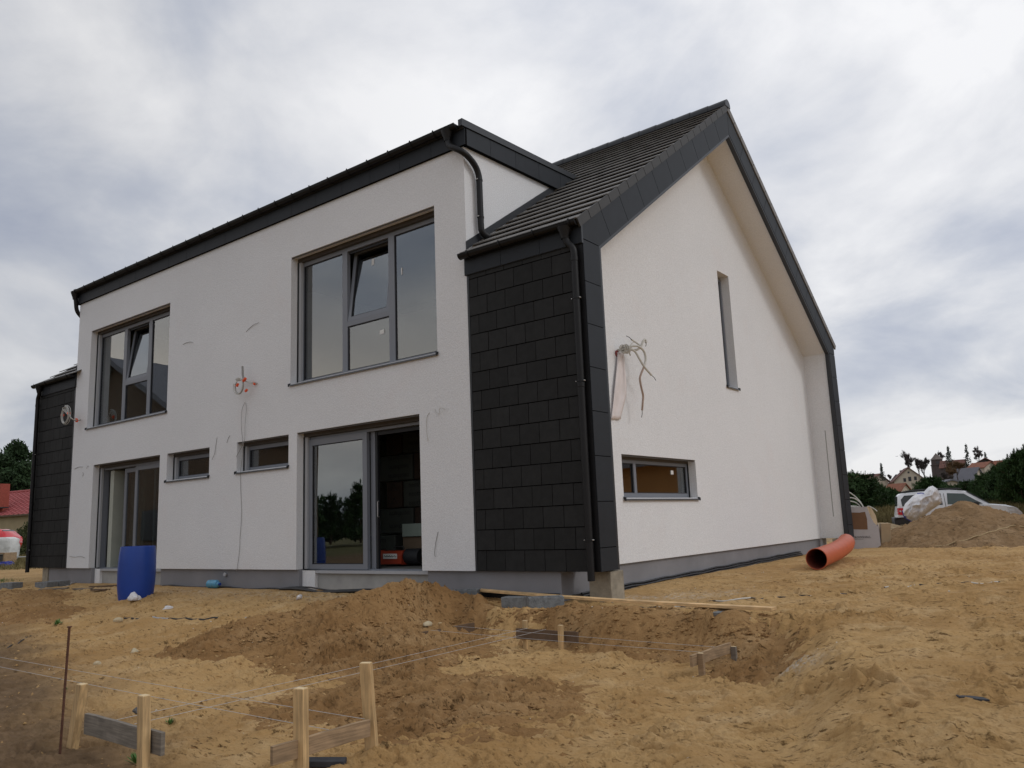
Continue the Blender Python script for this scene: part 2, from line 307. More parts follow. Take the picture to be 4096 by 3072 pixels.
# ------------------------------------------------------------------ ground relief
_rng = np.random.RandomState(3); _perm = _rng.permutation(256).astype(np.int64); _perm = np.concatenate([_perm, _perm]); _ang = _rng.rand(256)*2*np.pi; _gx, _gy = np.cos(_ang), np.sin(_ang)
def perlin(x, y):
    xi = np.floor(x).astype(np.int64); yi = np.floor(y).astype(np.int64); xf = x-xi; yf = y-yi; xi &= 255; yi &= 255
    u = xf*xf*xf*(xf*(xf*6-15)+10); v = yf*yf*yf*(yf*(yf*6-15)+10)
    def g(a, b, dx, dy):
        h = _perm[_perm[a & 255] + (b & 255)]; return _gx[h]*dx + _gy[h]*dy
    n00 = g(xi, yi, xf, yf); n10 = g(xi+1, yi, xf-1, yf); n01 = g(xi, yi+1, xf, yf-1); n11 = g(xi+1, yi+1, xf-1, yf-1)
    return (n00*(1-u)+n10*u)*(1-v) + (n01*(1-u)+n11*u)*v
def sstep(a, b, x):
    q = np.clip((x-a)/(b-a), 0, 1); return q*q*(3-2*q)
def base_z(x, y):
    x = np.asarray(x, float); y = np.asarray(y, float)
    left = -0.35 - 0.32*sstep(-1.0, -4.0, y) - 0.05*sstep(-4, -6.5, y)
    right = -0.36 - 0.50*sstep(-1.0, -8.5, y)
    wr = sstep(3.8, 5.6, x); z = left*(1-wr) + right*wr
    # trench around the future footings
    xr_ = 4.75 + 0.42*np.maximum(-1.6-y, 0); dx = np.maximum(0.5-x, 0) + np.maximum(x-xr_, 0); dy = np.maximum(y+1.42, 0) + np.maximum(-7.6-y, 0)
    dd = np.sqrt(dx*dx + dy*dy) + 0.16*perlin(x*1.3, y*1.3) + 0.05*perlin(x*4.1, y*4.1)
    pit = 1 - sstep(0.0, np.where(x > 4, 0.75, 0.50), dd); z = z*(1-pit) + np.minimum(z, -0.760)*pit
    z = z - 0.10*np.exp(-((x-1.3)/1.7)**2-((y+0.42)/0.42)**2)
    # ground dips a little along the gable corner, rises to the far field
    z = z - 0.07*np.exp(-((x-2.2)**2/1.2 + (y-0.8)**2/1.5))
    wf = sstep(-10, -2, x) ; rise = 0.33*sstep(14, 24, y) + 0.58*sstep(22, 37, y) + 4.5*sstep(90, 330, y)
    z = z + wf*rise + 0.07*sstep(3, 12, y)*sstep(0, 3, x)
    return z
HEAPS = []; STK = [(1.62, -6.30), (2.70, -6.35), (3.72, -5.96), (3.70, -5.38), (2.515, -1.55), (4.45, -2.17), (4.45, -1.44)]
def low_z(x, y):
    x = np.asarray(x, float); y = np.asarray(y, float)
    far = np.hypot(x-7.7, y+9.1); k = np.clip(1.3 - far/60, 0.0, 1)
    hs = sstep(-0.2, -1.5, y) + sstep(2.6, 4.0, x); hs = np.clip(hs, 0, 1)
    lumps = 0.045*perlin(x*2.3+3, y*2.9)*hs + 0.022*perlin(x*4.9, y*6.1+5)*hs; ax_ = (x-5.75)*0.62-(y+4.9)*0.78; ay_ = (x-5.75)*0.78+(y+4.9)*0.62; lumps = lumps + 0.10*np.exp(-(ax_/1.1)**2-(ay_/0.20)**2)*(1+0.6*perlin(x*5, y*5))
    for sx_, sy_ in STK: lumps = lumps + 0.030*np.exp(-((x-sx_)**2+(y-sy_)**2)/0.0085)
    return base_z(x, y) + k*(lumps + 0.035*perlin(x*0.55+5, y*0.55)*hs + 0.028*perlin(x*1.6, y*1.6+9)*(0.25+0.75*hs))
def gz(x, y): return float(low_z(np.array([x]), np.array([y]))[0])
def detail(x, y, rough):
    """small clods and scuffs; rough scales them"""
    w = 0.5*perlin(x*2.0+31, y*2.0); u = x*0.788+y*0.616; v = -x*0.616+y*0.788
    a = 0.024*perlin(u*3.6+w, v*5.6)
    p1 = perlin(u*5.5+2*w, v*12.5); p2 = perlin(u*11+w*4+3*p1*0.3, v*25); p3 = perlin(u*25+p2, v*48); p4 = perlin(u*70, v*98)
    b = 0.013*sstep(0.08, 0.14, p1) + 0.012*p1
    c = 0.009*sstep(0.08, 0.17, p2) + 0.004*np.maximum(p2, 0)
    d = 0.0045*sstep(0.06, 0.20, p3) + 0.003*np.maximum(p3, 0); f = 0.002*np.maximum(p4, 0)
    m = 0.30 + 1.0*sstep(-0.20, 0.35, perlin(x*0.9+77, y*0.9)) + 0.8*sstep(0, 0.3, perlin(x*3.3, y*3.3))
    return (a + (b + c)*m + d*(0.3+0.7*m) + f)*rough
foot = []
for i in range(330):
    if i < 210: fx = random.uniform(3.2, 9.0); fy = random.uniform(-7.5, 3.5)
    else: fx = random.uniform(-7, 4.5); fy = random.uniform(-6.8, -0.8)
    foot.append((fx, fy, random.uniform(0, pi), random.uniform(0.11, 0.16), random.uniform(0.045, 0.06), random.uniform(0.018, 0.045)))
# excavator bucket tooth marks on the right bank
for u_, v_ in ((3266, 2690), (3350, 2709), (3430, 2732), (3518, 2760)):
    p = at(u_, v_, z=-0.50); foot.append((p.x, p.y, radians(-40), 0.15, 0.075, 0.075))
def feet(x, y, z):
    for fx, fy, a, l, w, dp in foot:
        m = np.nonzero((np.abs(x-fx) < 2.4*l) & (np.abs(y-fy) < 2.4*l))[0]
        if not len(m): continue
        dx = x[m]-fx; dy = y[m]-fy; u = (dx*cos(a)+dy*sin(a))/l; v = (-dx*sin(a)+dy*cos(a))/w; r = np.sqrt(u*u+v*v)
        z[m] += -dp*(1-sstep(0.55, 1.05, r)) + 0.45*dp*np.exp(-((r-1.25)/0.28)**2)
    return z
def grid_mesh(name, V, quads, mats, smooth=True):
    me = bpy.data.meshes.new(name); me.vertices.add(len(V)); me.vertices.foreach_set('co', V.astype(np.float32).ravel())
    me.loops.add(quads.size); me.loops.foreach_set('vertex_index', quads.astype(np.int32).ravel()); me.polygons.add(len(quads))
    me.polygons.foreach_set('loop_start', np.arange(0, quads.size, 4, dtype=np.int32)); me.polygons.foreach_set('use_smooth', np.ones(len(quads), bool))
    me.materials.append(mats); me.update(calc_edges=True); me.validate(); return me

def sand_material(name, base, dark, pale, heap=False):
    m = bpy.data.materials.new(name); m.use_nodes = True; t = m.node_tree; L = t.links.new; b = t.nodes['Principled BSDF']; b.inputs['Roughness'].default_value = 0.95; b.inputs['Specular IOR Level'].default_value = 0.15
    tc = nd(t, 'ShaderNodeTexCoord'); o = tc.outputs['Object']
    def nz(s, d=6.0, r=0.6):
        n = nd(t, 'ShaderNodeTexNoise', i_Scale=s, i_Detail=d, i_Roughness=r); L(o, n.inputs['Vector']); return n.outputs[0]
    def mrr(src, a, b_, c=0.0, d=1.0):
        n = nd(t, 'ShaderNodeMapRange'); L(src, n.inputs[0]); n.inputs[1].default_value = a; n.inputs[2].default_value = b_; n.inputs[3].default_value = c; n.inputs[4].default_value = d; return n.outputs[0]
    def mix(f, a, b_, bt='MIX'):
        n = nd(t, 'ShaderNodeMixRGB', blend_type=bt)
        for i, q in enumerate((f, a, b_)):
            if isinstance(q, tuple): n.inputs[i].default_value = (*q, 1)
            elif isinstance(q, (int, float)): n.inputs[i].default_value = q
            else: L(q, n.inputs[i])
        return n.outputs[0]
    c = mix(mrr(nz(0.55), 0.40, 0.62), base, dark); c = mix(mrr(nz(1.9, 8), 0.50, 0.70, 0, 0.8), c, pale); c = mix(mrr(nz(17, 5, 0.7), 0.42, 0.64, 0, 0.55), c, dark)
    c = mix(mrr(nz(130, 3, 0.7), 0.60, 0.75, 0, 0.35), c, pale); c = mix(mrr(nz(75, 3, 0.7), 0.56, 0.72, 0, 0.45), c, tuple(q*0.55 for q in dark))
    mpf = nd(t, 'ShaderNodeMapping'); mpf.inputs['Rotation'].default_value = (0, 0, -0.66); mpf.inputs['Scale'].default_value = (9, 27, 16); L(o, mpf.inputs[0]); nf = nd(t, 'ShaderNodeTexNoise', i_Scale=1.0, i_Detail=5.0, i_Roughness=0.7); L(mpf.outputs[0], nf.inputs['Vector'])
    fm = nd(t, 'ShaderNodeMath', operation='MULTIPLY'); L(mrr(nf.outputs[0], 0.555, 0.615, 0, 1.0), fm.inputs[0]); L(mrr(nz(1.7, 4), 0.36, 0.60, 0.25, 1.0), fm.inputs[1]); c = mix(fm.outputs[0], c, tuple(q*0.36 for q in dark))  # stretched dark flecks paint shaded scarps into the sand, besides moist crumbs
    if not heap:
        at1 = nd(t, 'ShaderNodeAttribute'); at1.attribute_name = 'zones'; s3 = nd(t, 'ShaderNodeSeparateXYZ'); L(at1.outputs['Vector'], s3.inputs[0])
        soil = mix(mrr(nz(6, 6, 0.7), 0.4, 0.65), (0.115, 0.075, 0.045), (0.21, 0.14, 0.085)); c = mix(s3.outputs[0], c, soil)
        gr = mix(mrr(nz(0.9, 8, 0.7), 0.4, 0.62), (0.17, 0.145, 0.065), (0.10, 0.095, 0.04)); c = mix(s3.outputs[1], c, gr)
        ch = nd(t, 'ShaderNodeMath', operation='MULTIPLY'); L(s3.outputs[2], ch.inputs[0]); L(mrr(nz(16, 6, 0.75), 0.46, 0.60), ch.inputs[1]); c = mix(ch.outputs[0], c, (0.62, 0.57, 0.49))
    L(c, b.inputs['Base Color'])
    bp = nd(t, 'ShaderNodeBump'); bp.inputs['Strength'].default_value = 1.0; bp.inputs['Distance'].default_value = 0.02; L(nz(38, 8, 0.75), bp.inputs['Height']); L(bp.outputs[0], b.inputs['Normal'])
    return m
sand = sand_material('sand', (0.56, 0.365, 0.165), (0.44, 0.265, 0.108), (0.64, 0.45, 0.24))
sandheap = sand_material('moist_sand', (0.39, 0.235, 0.103), (0.285, 0.158, 0.064), (0.47, 0.305, 0.15), True)
brownsand = sand_material('brown_sand', (0.33, 0.215, 0.115), (0.24, 0.15, 0.075), (0.41, 0.285, 0.165), True)
palesand = sand_material('pale_sand', (0.47, 0.36, 0.22), (0.38, 0.27, 0.15), (0.54, 0.43, 0.28), True)

# polar sheet: fine in front of the house, coarse elsewhere, out to the horizon
az = np.concatenate([np.linspace(-78, -36, 40, endpoint=False), np.linspace(-36, 36, 1000), np.linspace(36, 78, 40)[1:], np.linspace(78, 282, 40)[1:]])
az = np.radians(az) + math.atan2(FV.y, FV.x)
rr = np.concatenate([np.geomspace(0.4, 2.6, 26, endpoint=False), np.geomspace(2.6, 15, 950, endpoint=False), np.geomspace(15, 26, 150, endpoint=False), np.geomspace(26, 1500, 100)])
A, R = np.meshgrid(az, rr); gx = (CAM.x + R*np.cos(A)).ravel(); gy = (CAM.y + R*np.sin(A)).ravel(); r_ = R.ravel()
near = 1 - sstep(20, 40, r_)
rough = (0.55 + 0.45*sstep(0.3, -1.2, gy) + 0.45*sstep(2.6, 4.0, gx)*(gy > -1)) * (0.25+0.75*np.clip(sstep(-0.05, -0.6, gy)+sstep(1.5, 2.0, gx)+sstep(-15.2, -16, gx), 0, 1))
zz = low_z(gx, gy) + detail(gx, gy, rough*0.95)*near; zz = feet(gx, gy, zz)
# the sheet runs under the house floor
inside = (gx > -15.0) & (gx < 1.4) & (gy > 0.12) & (gy < 11.6); zz[inside] = np.minimum(zz[inside], -0.3)
nr, na = A.shape; idx = np.arange(nr*na).reshape(nr, na)
Q = np.stack([idx[:-1, :-1], idx[:-1, 1:], idx[1:, 1:], idx[1:, :-1]], -1).reshape(-1, 4)
gm = grid_mesh('ground', np.stack([gx, gy, zz], 1), Q, sand)
soil = sstep(-5.2, -6.6, gy + 0.28*(gx-1.5) + 0.5*perlin(gx*1.3, gy*1.3))*sstep(4.9, 3.9, gx + 0.4*perlin(gx*2, gy*2))*0.9
dleft = -gx*0.94 + gy*0.34
grass = np.clip(sstep(20.5, 24.5, gy + 1.2*perlin(gx*0.5, gy*0.5))*(gx > -12) + sstep(-24, -30, gx + 3*perlin(gx*0.3, gy*0.3)) + sstep(60, 80, r_), 0, 1)
grass = np.maximum(grass, 0.85*np.exp(-(((gx+17.5)/1.6)**2 + ((gy+0.6)/0.9)**2)))
cpt = at(3150, 2560, z=-0.4); chalk = np.exp(-(((gx-cpt.x)*0.75+(gy-cpt.y)*-0.66)/0.42)**2 - (((gx-cpt.x)*0.66+(gy-cpt.y)*0.75)/0.13)**2)*1.0
c2 = at(2520, 2392, z=-0.42); chalk += 0.9*np.exp(-((gx-c2.x)/0.35)**2 - ((gy-c2.y)/0.18)**2)
chalk += 0.55*np.exp(-((gy-0.6-0.2*(gx))/0.5)**2)*sstep(2.1, 2.5, gx)*sstep(4.0, 3.0, gx); chalk += 0.35*np.exp(-((gy+0.8)/0.5)**2)*sstep(-11, -8, gx)*sstep(-1, -2, gx)
chalk *= 1-np.clip(grass, 0, 1)
za = gm.attributes.new('zones', 'FLOAT_VECTOR', 'POINT'); za.data.foreach_set('vector', np.stack([soil, grass, np.clip(chalk, 0, 1)], 1).astype(np.float32).ravel())
ground = bpy.data.objects.new('ground', gm); COL.objects.link(ground); tag(ground, kind='structure')

def heap(label, fn, x0, x1, y0, y1, step, m, rough=1.3, cat='sand heap', group=None, name='sand_heap'):
    nx = int((x1-x0)/step); ny = int((y1-y0)/step); xs = np.linspace(x0, x1, nx); ys = np.linspace(y0, y1, ny); XX, YY = np.meshgrid(xs, ys); x = XX.ravel(); y = YY.ravel()
    fp = lambda x, y: fn(x + 0.12*perlin(x*1.1, y*1.1), y + 0.12*perlin(x*1.1+40, y*1.1))*(1 + 0.22*perlin(x*2.1, y*2.1)); h = fp(x, y)
    z = low_z(x, y) + h - 0.022 + detail(x+13, y+7, rough)*np.clip(h/0.05, 0.25, 1) + 0.012*perlin(x*14, y*14)*np.clip(h/0.1, 0, 1)
    i = np.arange(nx*ny).reshape(ny, nx); Qh = np.stack([i[:-1, :-1], i[:-1, 1:], i[1:, 1:], i[1:, :-1]], -1).reshape(-1, 4)
    keep = (h[Qh] > 0.012).all(1); Qh = Qh[keep]; used = np.unique(Qh); rm = np.full(nx*ny, -1); rm[used] = np.arange(len(used))
    cx, cy = float(x[used].mean()), float(y[used].mean()); cz = gz(cx, cy)
    me = grid_mesh(name, np.stack([x[used]-cx, y[used]-cy, z[used]-cz], 1), rm[Qh], m)
    o = bpy.data.objects.new(name, me); COL.objects.link(o); o.location = (cx, cy, cz); tag(o, label, cat, group); HEAPS.append(fp); return o
def bump2(x, y, cx, cy, sx, sy, a, p=1.0, rot=0.0):
    dx = x-cx; dy = y-cy; u = dx*cos(rot)+dy*sin(rot); v = -dx*sin(rot)+dy*cos(rot); r = np.sqrt((u/sx)**2+(v/sy)**2)
    return a*np.exp(-np.power(r, 2.0*p)*0.5)
def cone(x, y, cx, cy, rx, ry, a):
    r = np.sqrt(((x-cx)/rx)**2+((y-cy)/ry)**2); return a*np.clip(1.12-r, 0, 1)**1.1*(1-0.12*np.exp(-(r/0.15)**2))
G_SPOIL = 'heaps of excavated sand'
heapA = lambda x, y: np.maximum(cone(x, y, -0.05, -1.90, 1.25, 1.80, 0.33), 0) + bump2(x, y, 0.9, -2.6, 0.65, 0.75, 0.13) + bump2(x, y, 0.62, -1.85, 0.45, 0.36, 0.06)
heap('tall reddish spoil heap with crumbly slopes in front of the sliding door', heapA, -1.9, 2.0, -4.6, -0.25, 0.013, sandheap, 2.1, group=G_SPOIL)
heapC = lambda x, y: cone(x, y, -0.80, -3.05, 0.95, 1.15, 0.25)
heap('small pointed sand heap beside the tall spoil heap', heapC, -2.2, 0.6, -4.6, -1.5, 0.013, sandheap, 2.0, group=G_SPOIL)
heapD = lambda x, y: cone(x, y, -10.4, -2.9, 2.6, 1.5, 0.26) + cone(x, y, -7.4, -3.0, 1.5, 0.8, 0.10)
heap('low sand heap in front of the blue barrel at the frame edge', heapD, -14.5, -5.6, -4.8, -1.2, 0.03, sandheap, 1.3, group=G_SPOIL)
def heapB(x, y):
    h = 0.055*np.exp(-((y+1.06+0.10*np.sin(x*2.3))/0.30)**2)*sstep(1.2, 1.7, x)*sstep(4.9, 4.0, x); return h*(0.8+0.35*np.sin(x*3.1+0.5)) + bump2(x, y, 2.95, -1.20, 0.42, 0.22, 0.06) + bump2(x, y, 4.1, -1.25, 0.6, 0.22, 0.07) + bump2(x, y, 4.8, -1.75, 0.30, 0.40, 0.06)
heap('long lumpy bank of dug sand along the rear edge of the trench', heapB, 0.9, 5.6, -2.4, -0.25, 0.014, sandheap, 1.7, group=G_SPOIL)
heapG = lambda x, y: bump2(x, y, 2.9, -4.05, 0.75, 0.62, 0.12)
heap('low fan of coarse crumbly sand on the trench floor', heapG, 1.0, 4.8, -5.9, -2.4, 0.012, sandheap, 2.0, group=G_SPOIL)
heapE = lambda x, y: 1.02*np.clip(1.05-np.sqrt(((x-4.15)/2.55)**2+((y-14.4)/2.7)**2), 0, 1)**1.08 + cone(x, y, 6.6, 13.6, 2.0, 1.6, 0.16)
heap('big brown sand mound in front of the white car', heapE, 0.9, 9.2, 11.4, 18.0, 0.035, brownsand, 1.6, group=G_SPOIL)
heapF = lambda x, y: cone(x, y, 0.9, 18.3, 2.2, 1.6, 0.42)
heap('pale sand pile behind the cardboard box', heapF, -1.8, 3.6, 16.2, 20.4, 0.05, palesand, 0.6, group=G_SPOIL)
def top_za(x, y):
    z = low_z(x, y); t_ = np.zeros_like(z)
    for f in HEAPS: h = f(x, y); t_ = np.maximum(t_, np.where(h > 0.03, h - 0.02, 0))
    return z + t_
def top_z(x, y): return float(top_za(np.array([x]), np.array([y]))[0])
# loose clods lying on the heaps and the trench floor
def clods(name, label, n, area, m, smin, smax):
    rs = np.random.RandomState(5); P = np.array([area(rs) for _ in range(n)]); x, y = P[:, 0], P[:, 1]; z = top_za(x, y)
    B = np.array([(1,0,0),(-1,0,0),(0,1,0),(0,-1,0),(0,0,1),(0,0,-1)], float); F = np.array([(0,2,4),(2,1,4),(1,3,4),(3,0,4),(2,0,5),(1,2,5),(3,1,5),(0,3,5)])
    s = smin + (smax-smin)*rs.rand(n)**3; an = rs.rand(n)*6.28; j = 0.6+0.8*rs.rand(n, 6)
    px = B[None, :, 0]*j*1.2*s[:, None]; py = B[None, :, 1]*j*s[:, None]; pz = B[None, :, 2]*j*0.75*s[:, None]; ca, sa = np.cos(an)[:, None], np.sin(an)[:, None]
    V = np.stack([x[:, None]+px*ca-py*sa, y[:, None]+px*sa+py*ca, z[:, None]+pz+0.1*s[:, None]], -1).reshape(-1, 3); FF = (F[None]+6*np.arange(n)[:, None, None]).reshape(-1, 3)
    mb = MB(); mb.v = V.tolist(); mb.f = FF.tolist(); mb.m = [0]; o = mb.build(name, m); tag(o, label, 'sand clods', kind='stuff'); return o
def areaA(rs):
    q = rs.rand()
    if q < 0.45: return (rs.normal(0.1, 0.85), rs.normal(-2.3, 0.8))
    if q < 0.65: return (rs.uniform(1.2, 5.0), rs.normal(-1.0, 0.3))
    if q < 0.85: return (rs.normal(2.9, 0.8), rs.normal(-4.1, 0.6))
    return (rs.normal(-0.8, 0.45), rs.normal(-3.1, 0.5))
clods('crumbs_on_heaps', 'loose crumbs of moist sand scattered over the spoil heaps', 15000, areaA, sandheap, 0.005, 0.026)
clods('surface_crumbs', 'small crumbs of dry sand scattered over the trodden ground', 14000, lambda rs: (rs.uniform(-8, 8.5), rs.uniform(-7.4, -0.3)), sand, 0.004, 0.019)
clods('pale_pebbles', 'tiny pale pebbles and plaster crumbs strewn on the sand', 620, lambda rs: (rs.uniform(-9, 8.2), rs.uniform(-7.0, -0.2)) if rs.rand() < 0.7 else (rs.uniform(2.3, 8), rs.uniform(-1, 9)), mat('pebble', (0.6, 0.55, 0.47), 0.8, noise=(10, 0.1)), 0.005, 0.014)

# ================================================================== THE HOUSE
XL, XR, D, YC = -15.123, 2.123, 11.665, 5.8325; G = 1.49; WL = -13.0; ZT = 6.585
house = thing('house', 'unfinished white rendered house with black slate cladding and dark tiled gable roof', 'house', (-6.5, 5.8, -0.35))
S35 = 0.697; CO = 1/sqrt(1+S35*S35); SI = S35*CO
def roof_z(y): return 4.86 + S35*y if y <= YC else 4.86 + S35*(2*YC-y)
def plate(outer, holes, fn):
    """planar sheet with rectangular holes; fn maps (a, b) to a point"""
    loops = [[Vector((a, b, 0)) for a, b in outer]] + [[Vector((h[0], h[2], 0)), Vector((h[0], h[3], 0)), Vector((h[1], h[3], 0)), Vector((h[1], h[2], 0))] for h in holes]
    tri = tessellate_polygon(loops); flat = [p for l in loops for p in l]
    return [fn(p.x, p.y) for p in flat], [tuple(q) for q in tri]
# openings: x0, x1, z0, z1
BW = (-4.354, -0.657, 3.338, 5.774); BD = (-4.149, -1.078, -0.012, 2.419); LWn = (-12.305, -8.646, 3.332, 5.760); LD = (-11.869, -8.855, -0.012, 2.404)
SW1 = (-8.563, -6.954, 1.829, 2.403); SW2 = (-6.004, -4.393, 1.841, 2.414)
RD = 0.34
mb = MB()
# front face is cut into strips so that doors reach the bottom edge
outer = [(WL, 0), (LD[0], 0), (LD[0], LD[3]), (LD[1], LD[3]), (LD[1], 0), (BD[0], 0), (BD[0], BD[3]), (BD[1], BD[3]), (BD[1], 0), (0, 0), (0, ZT), (WL, ZT)]
v, f = plate(outer, [BW, LWn, SW1, SW2], lambda a, b: (a, 0, b)); mb.add(v, f)
for x0, x1, z0, z1 in (BW, LWn, SW1, SW2, BD, LD):
    zb = z0 if z0 > 0.5 else 0.0
    mb.quad((x0, 0, zb), (x0, RD, zb), (x0, RD, z1), (x0, 0, z1)); mb.quad((x1, 0, zb), (x1, 0, z1), (x1, RD, z1), (x1, RD, zb)); mb.quad((x0, 0, z1), (x0, RD, z1), (x1, RD, z1), (x1, 0, z1))
    if z0 > 0.5: mb.quad((x0, 0, z0), (x1, 0, z0), (x1, RD, z0), (x0, RD, z0))
# underside of the insulation and dormer cheeks
for xa, xb in ((WL, LD[0]), (LD[1], BD[0]), (BD[1], 0)): mb.quad((xa, 0, 0), (xa, 0.1, 0), (xb, 0.1, 0), (xb, 0, 0))
mb.add([(0, 0, 4.3), (0, 4.2, 4.3), (0, 4.2, 6.72), (0, 0, ZT)], [(0, 1, 2, 3)]); mb.add([(WL, 0, 4.3), (WL, 4.2, 4.3), (WL, 4.2, 6.72), (WL, 0, ZT)], [(3, 2, 1, 0)])
front = mb.build('front_wall', stucco, house)
# inner leaf keeps the rooms dark
mb = MB(); v, f = plate([(XL+0.4, -0.35), (LD[0], -0.35), (LD[0], LD[3]), (LD[1], LD[3]), (LD[1], -0.35), (BD[0], -0.35), (BD[0], BD[3]), (BD[1], BD[3]), (BD[1], -0.35), (G-0.2, -0.35), (G-0.2, 4.6), (0, 4.6), (0, ZT), (WL, ZT), (WL, 4.6), (XL+0.4, 4.6)], [BW, LWn, SW1, SW2], lambda a, b: (a, RD, b)); mb.add(v, f)
mb.build('inner_wall', inner_m, house)
# rooms
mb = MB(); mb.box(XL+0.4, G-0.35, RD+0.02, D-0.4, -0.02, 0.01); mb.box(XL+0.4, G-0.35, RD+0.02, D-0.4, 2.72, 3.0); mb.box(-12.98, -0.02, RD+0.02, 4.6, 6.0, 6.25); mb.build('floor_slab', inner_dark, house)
mb = MB()
for x in (-6.5, -0.25, -12.8): mb.box(x-0.06, x+0.06, RD+0.03, 5.0, 0.02, 2.7); mb.box(x-0.06, x+0.06, RD+0.03, 5.0, 3.02, 5.98)
mb.box(-12.7, -0.3, 5.0, 5.15, 0.02, 2.7); mb.box(-12.7, -0.3, 5.0, 5.15, 3.02, 5.98); mb.box(-12.0, -11.3, 1.0, 1.12, 0.02, 2.7); mb.build('partition_wall', inner_m, house)
# gable wall (recessed inside the dark surround)
def gtop(y): return min(4.503 + (y-0.426)*S35, 4.503 + (D-0.436-y)*S35)
TW = (1.789, 4.413, 0.979, 1.651); ST = (6.149, 6.733, 3.207, 5.61)
mb = MB(); v, f = plate([(0.06, 0.0), (D-0.43, 0.0), (D-0.43, 4.52), (YC, 8.32), (0.42, 4.54), (0.06, 4.5)], [TW, ST], lambda a, b: (G, a, b)); mb.add(v, f)
for y0, y1, z0, z1 in (TW, ST):
    mb.quad((G, y0, z0), (G-0.3, y0, z0), (G-0.3, y0, z1), (G, y0, z1)); mb.quad((G, y1, z0), (G, y1, z1), (G-0.3, y1, z1), (G-0.3, y1, z0)); mb.quad((G, y0, z1), (G-0.3, y0, z1), (G-0.3, y1, z1), (G, y1, z1)); mb.quad((G, y0, z0), (G, y1, z0), (G-0.3, y1, z0), (G-0.3, y0, z0))
mb.quad((G, 0.06, 0), (G, D-0.43, 0), (G-0.1, D-0.43, 0), (G-0.1, 0.06, 0))
mb.build('gable_wall', stucco, house)
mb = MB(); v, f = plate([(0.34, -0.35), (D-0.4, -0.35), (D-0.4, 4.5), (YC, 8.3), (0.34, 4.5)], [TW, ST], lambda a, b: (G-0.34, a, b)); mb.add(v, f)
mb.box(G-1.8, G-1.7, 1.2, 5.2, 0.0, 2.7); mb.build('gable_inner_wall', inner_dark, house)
# white inside of the gable surround (fins and soffits)
IN = [(0.426, 0.0), (0.426, 4.503), (YC, 4.503+(YC-0.426)*S35), (D-0.436, 4.503), (D-0.436, 0.0)]
mb = MB()
SI_ = [(IN[0][0]+0.003, 0.0), (IN[1][0]+0.003, IN[1][1]-0.0015), (YC, IN[2][1]-0.0037), (IN[3][0]-0.003, IN[3][1]-0.0015), (IN[4][0]-0.003, 0.0)]
for (a, b), (c, d) in zip(SI_[:-1], SI_[1:]): mb.quad((G, a, b), (XR-0.085, a, b), (XR-0.085, c, d), (G, c, d))
mb.build('soffit', stucco, house)
# dark reveal trim running round the inner edge of the surround
def off(k, poly=IN):
    return [(IN[0][0]+k, 0.0), (IN[1][0]+k, IN[1][1]-k*0.49), (YC, IN[2][1]-k*1.22), (IN[3][0]-k, IN[3][1]-k*0.49), (IN[4][0]-k, 0.0)]
mb = MB(); o1 = off(0.006); o2 = off(0.045)
for i in range(4):
    (a, b), (c, d) = o1[i], o1[i+1]; (a2, b2), (c2, d2) = o2[i], o2[i+1]
    mb.quad((XR-0.095, a2, b2), (XR-0.004, a2, b2), (XR-0.004, c2, d2), (XR-0.095, c2, d2)); mb.quad((XR-0.004, a2, b2), (XR-0.004, a-0.02, b), (XR-0.004, c-0.02, d), (XR-0.004, c2, d2)); mb.quad((XR-0.095, a, b), (XR-0.095, a2, b2), (XR-0.095, c2, d2), (XR-0.095, c, d))
mb.build('surround_trim', metal_m, house)
# body of the surround: backing behind the face panels, outer skins
OUT = [(0.012, 0.0), (0.012, 4.80), (YC, 4.80+(YC-0.012)*S35), (D-0.012, 4.80), (D-0.012, 0.0)]
mb = MB(); poly = OUT + list(reversed(IN))
mb.prism(poly, 0, G-0.02, XR-0.012); surround = mb.build('gable_surround', slate_back, house)
def panel(poly, name='face_panel', x0=XR-0.010, x1=XR, m=panel_m, parent=None):
    mb = MB(); mb.prism(poly, 0, x0, x1); return mb.build(name, m, parent or surround)
JT = 0.005
zj = [4.503-0.6*k for k in range(8)] + [-0.004]
for k in range(8):
    z1, z0 = zj[k], zj[k+1]
    panel([(0.0, z0+JT), (0.424, z0+JT), (0.424, z1-JT), (0.0, z1-JT)]); panel([(D-0.434, z0+JT), (D, z0+JT), (D, z1-JT), (D-0.434, z1-JT)])
# rake panels, joints square to the slope
innA = (0.426, 4.503); outA = (0.0, 4.80)
def inn(sv): return (0.426+sv*CO, 4.503+sv*SI)
tv = 0.0; LEN = (YC-0.426)/CO; H = (4.80+0.426*S35-4.503)*CO
def rake_poly(s0, s1):
    a = inn(s0); b = inn(s1); n = (-SI*H, CO*H); c = (b[0]+n[0], b[1]+n[1]); d = (a[0]+n[0], a[1]+n[1])
    return [a, b, c, d]
lens = [0.0, 0.42] + [0.42+0.695*k for k in range(1, 9)] + [LEN]
for i in range(len(lens)-1):
    s0, s1 = lens[i]+JT, lens[i+1]-JT
    p = rake_poly(s0, s1)
    if i == 0: p = [(0.426+JT, 4.503+JT), inn(s1), p[2], (0.0, 4.80), (0.0, 4.503+2*JT)]
    if i == len(lens)-2: p = [p[0], (YC-JT, inn(LEN)[1]-JT), (YC-JT, OUT[2][1]), p[3]]
    panel(p); panel([(2*YC-a, b) for a, b in reversed(p)])
# corner trims: slim metal angle along the outer edge of the fin
for xa, xb in ((XR-0.10, XR-0.012), (XL+0.012, XL+0.10)): mb = MB(); mb.box(xa, xb, -0.006, 0.010, 0.0, 4.44); mb.build('corner_trim', gutter_m, house)

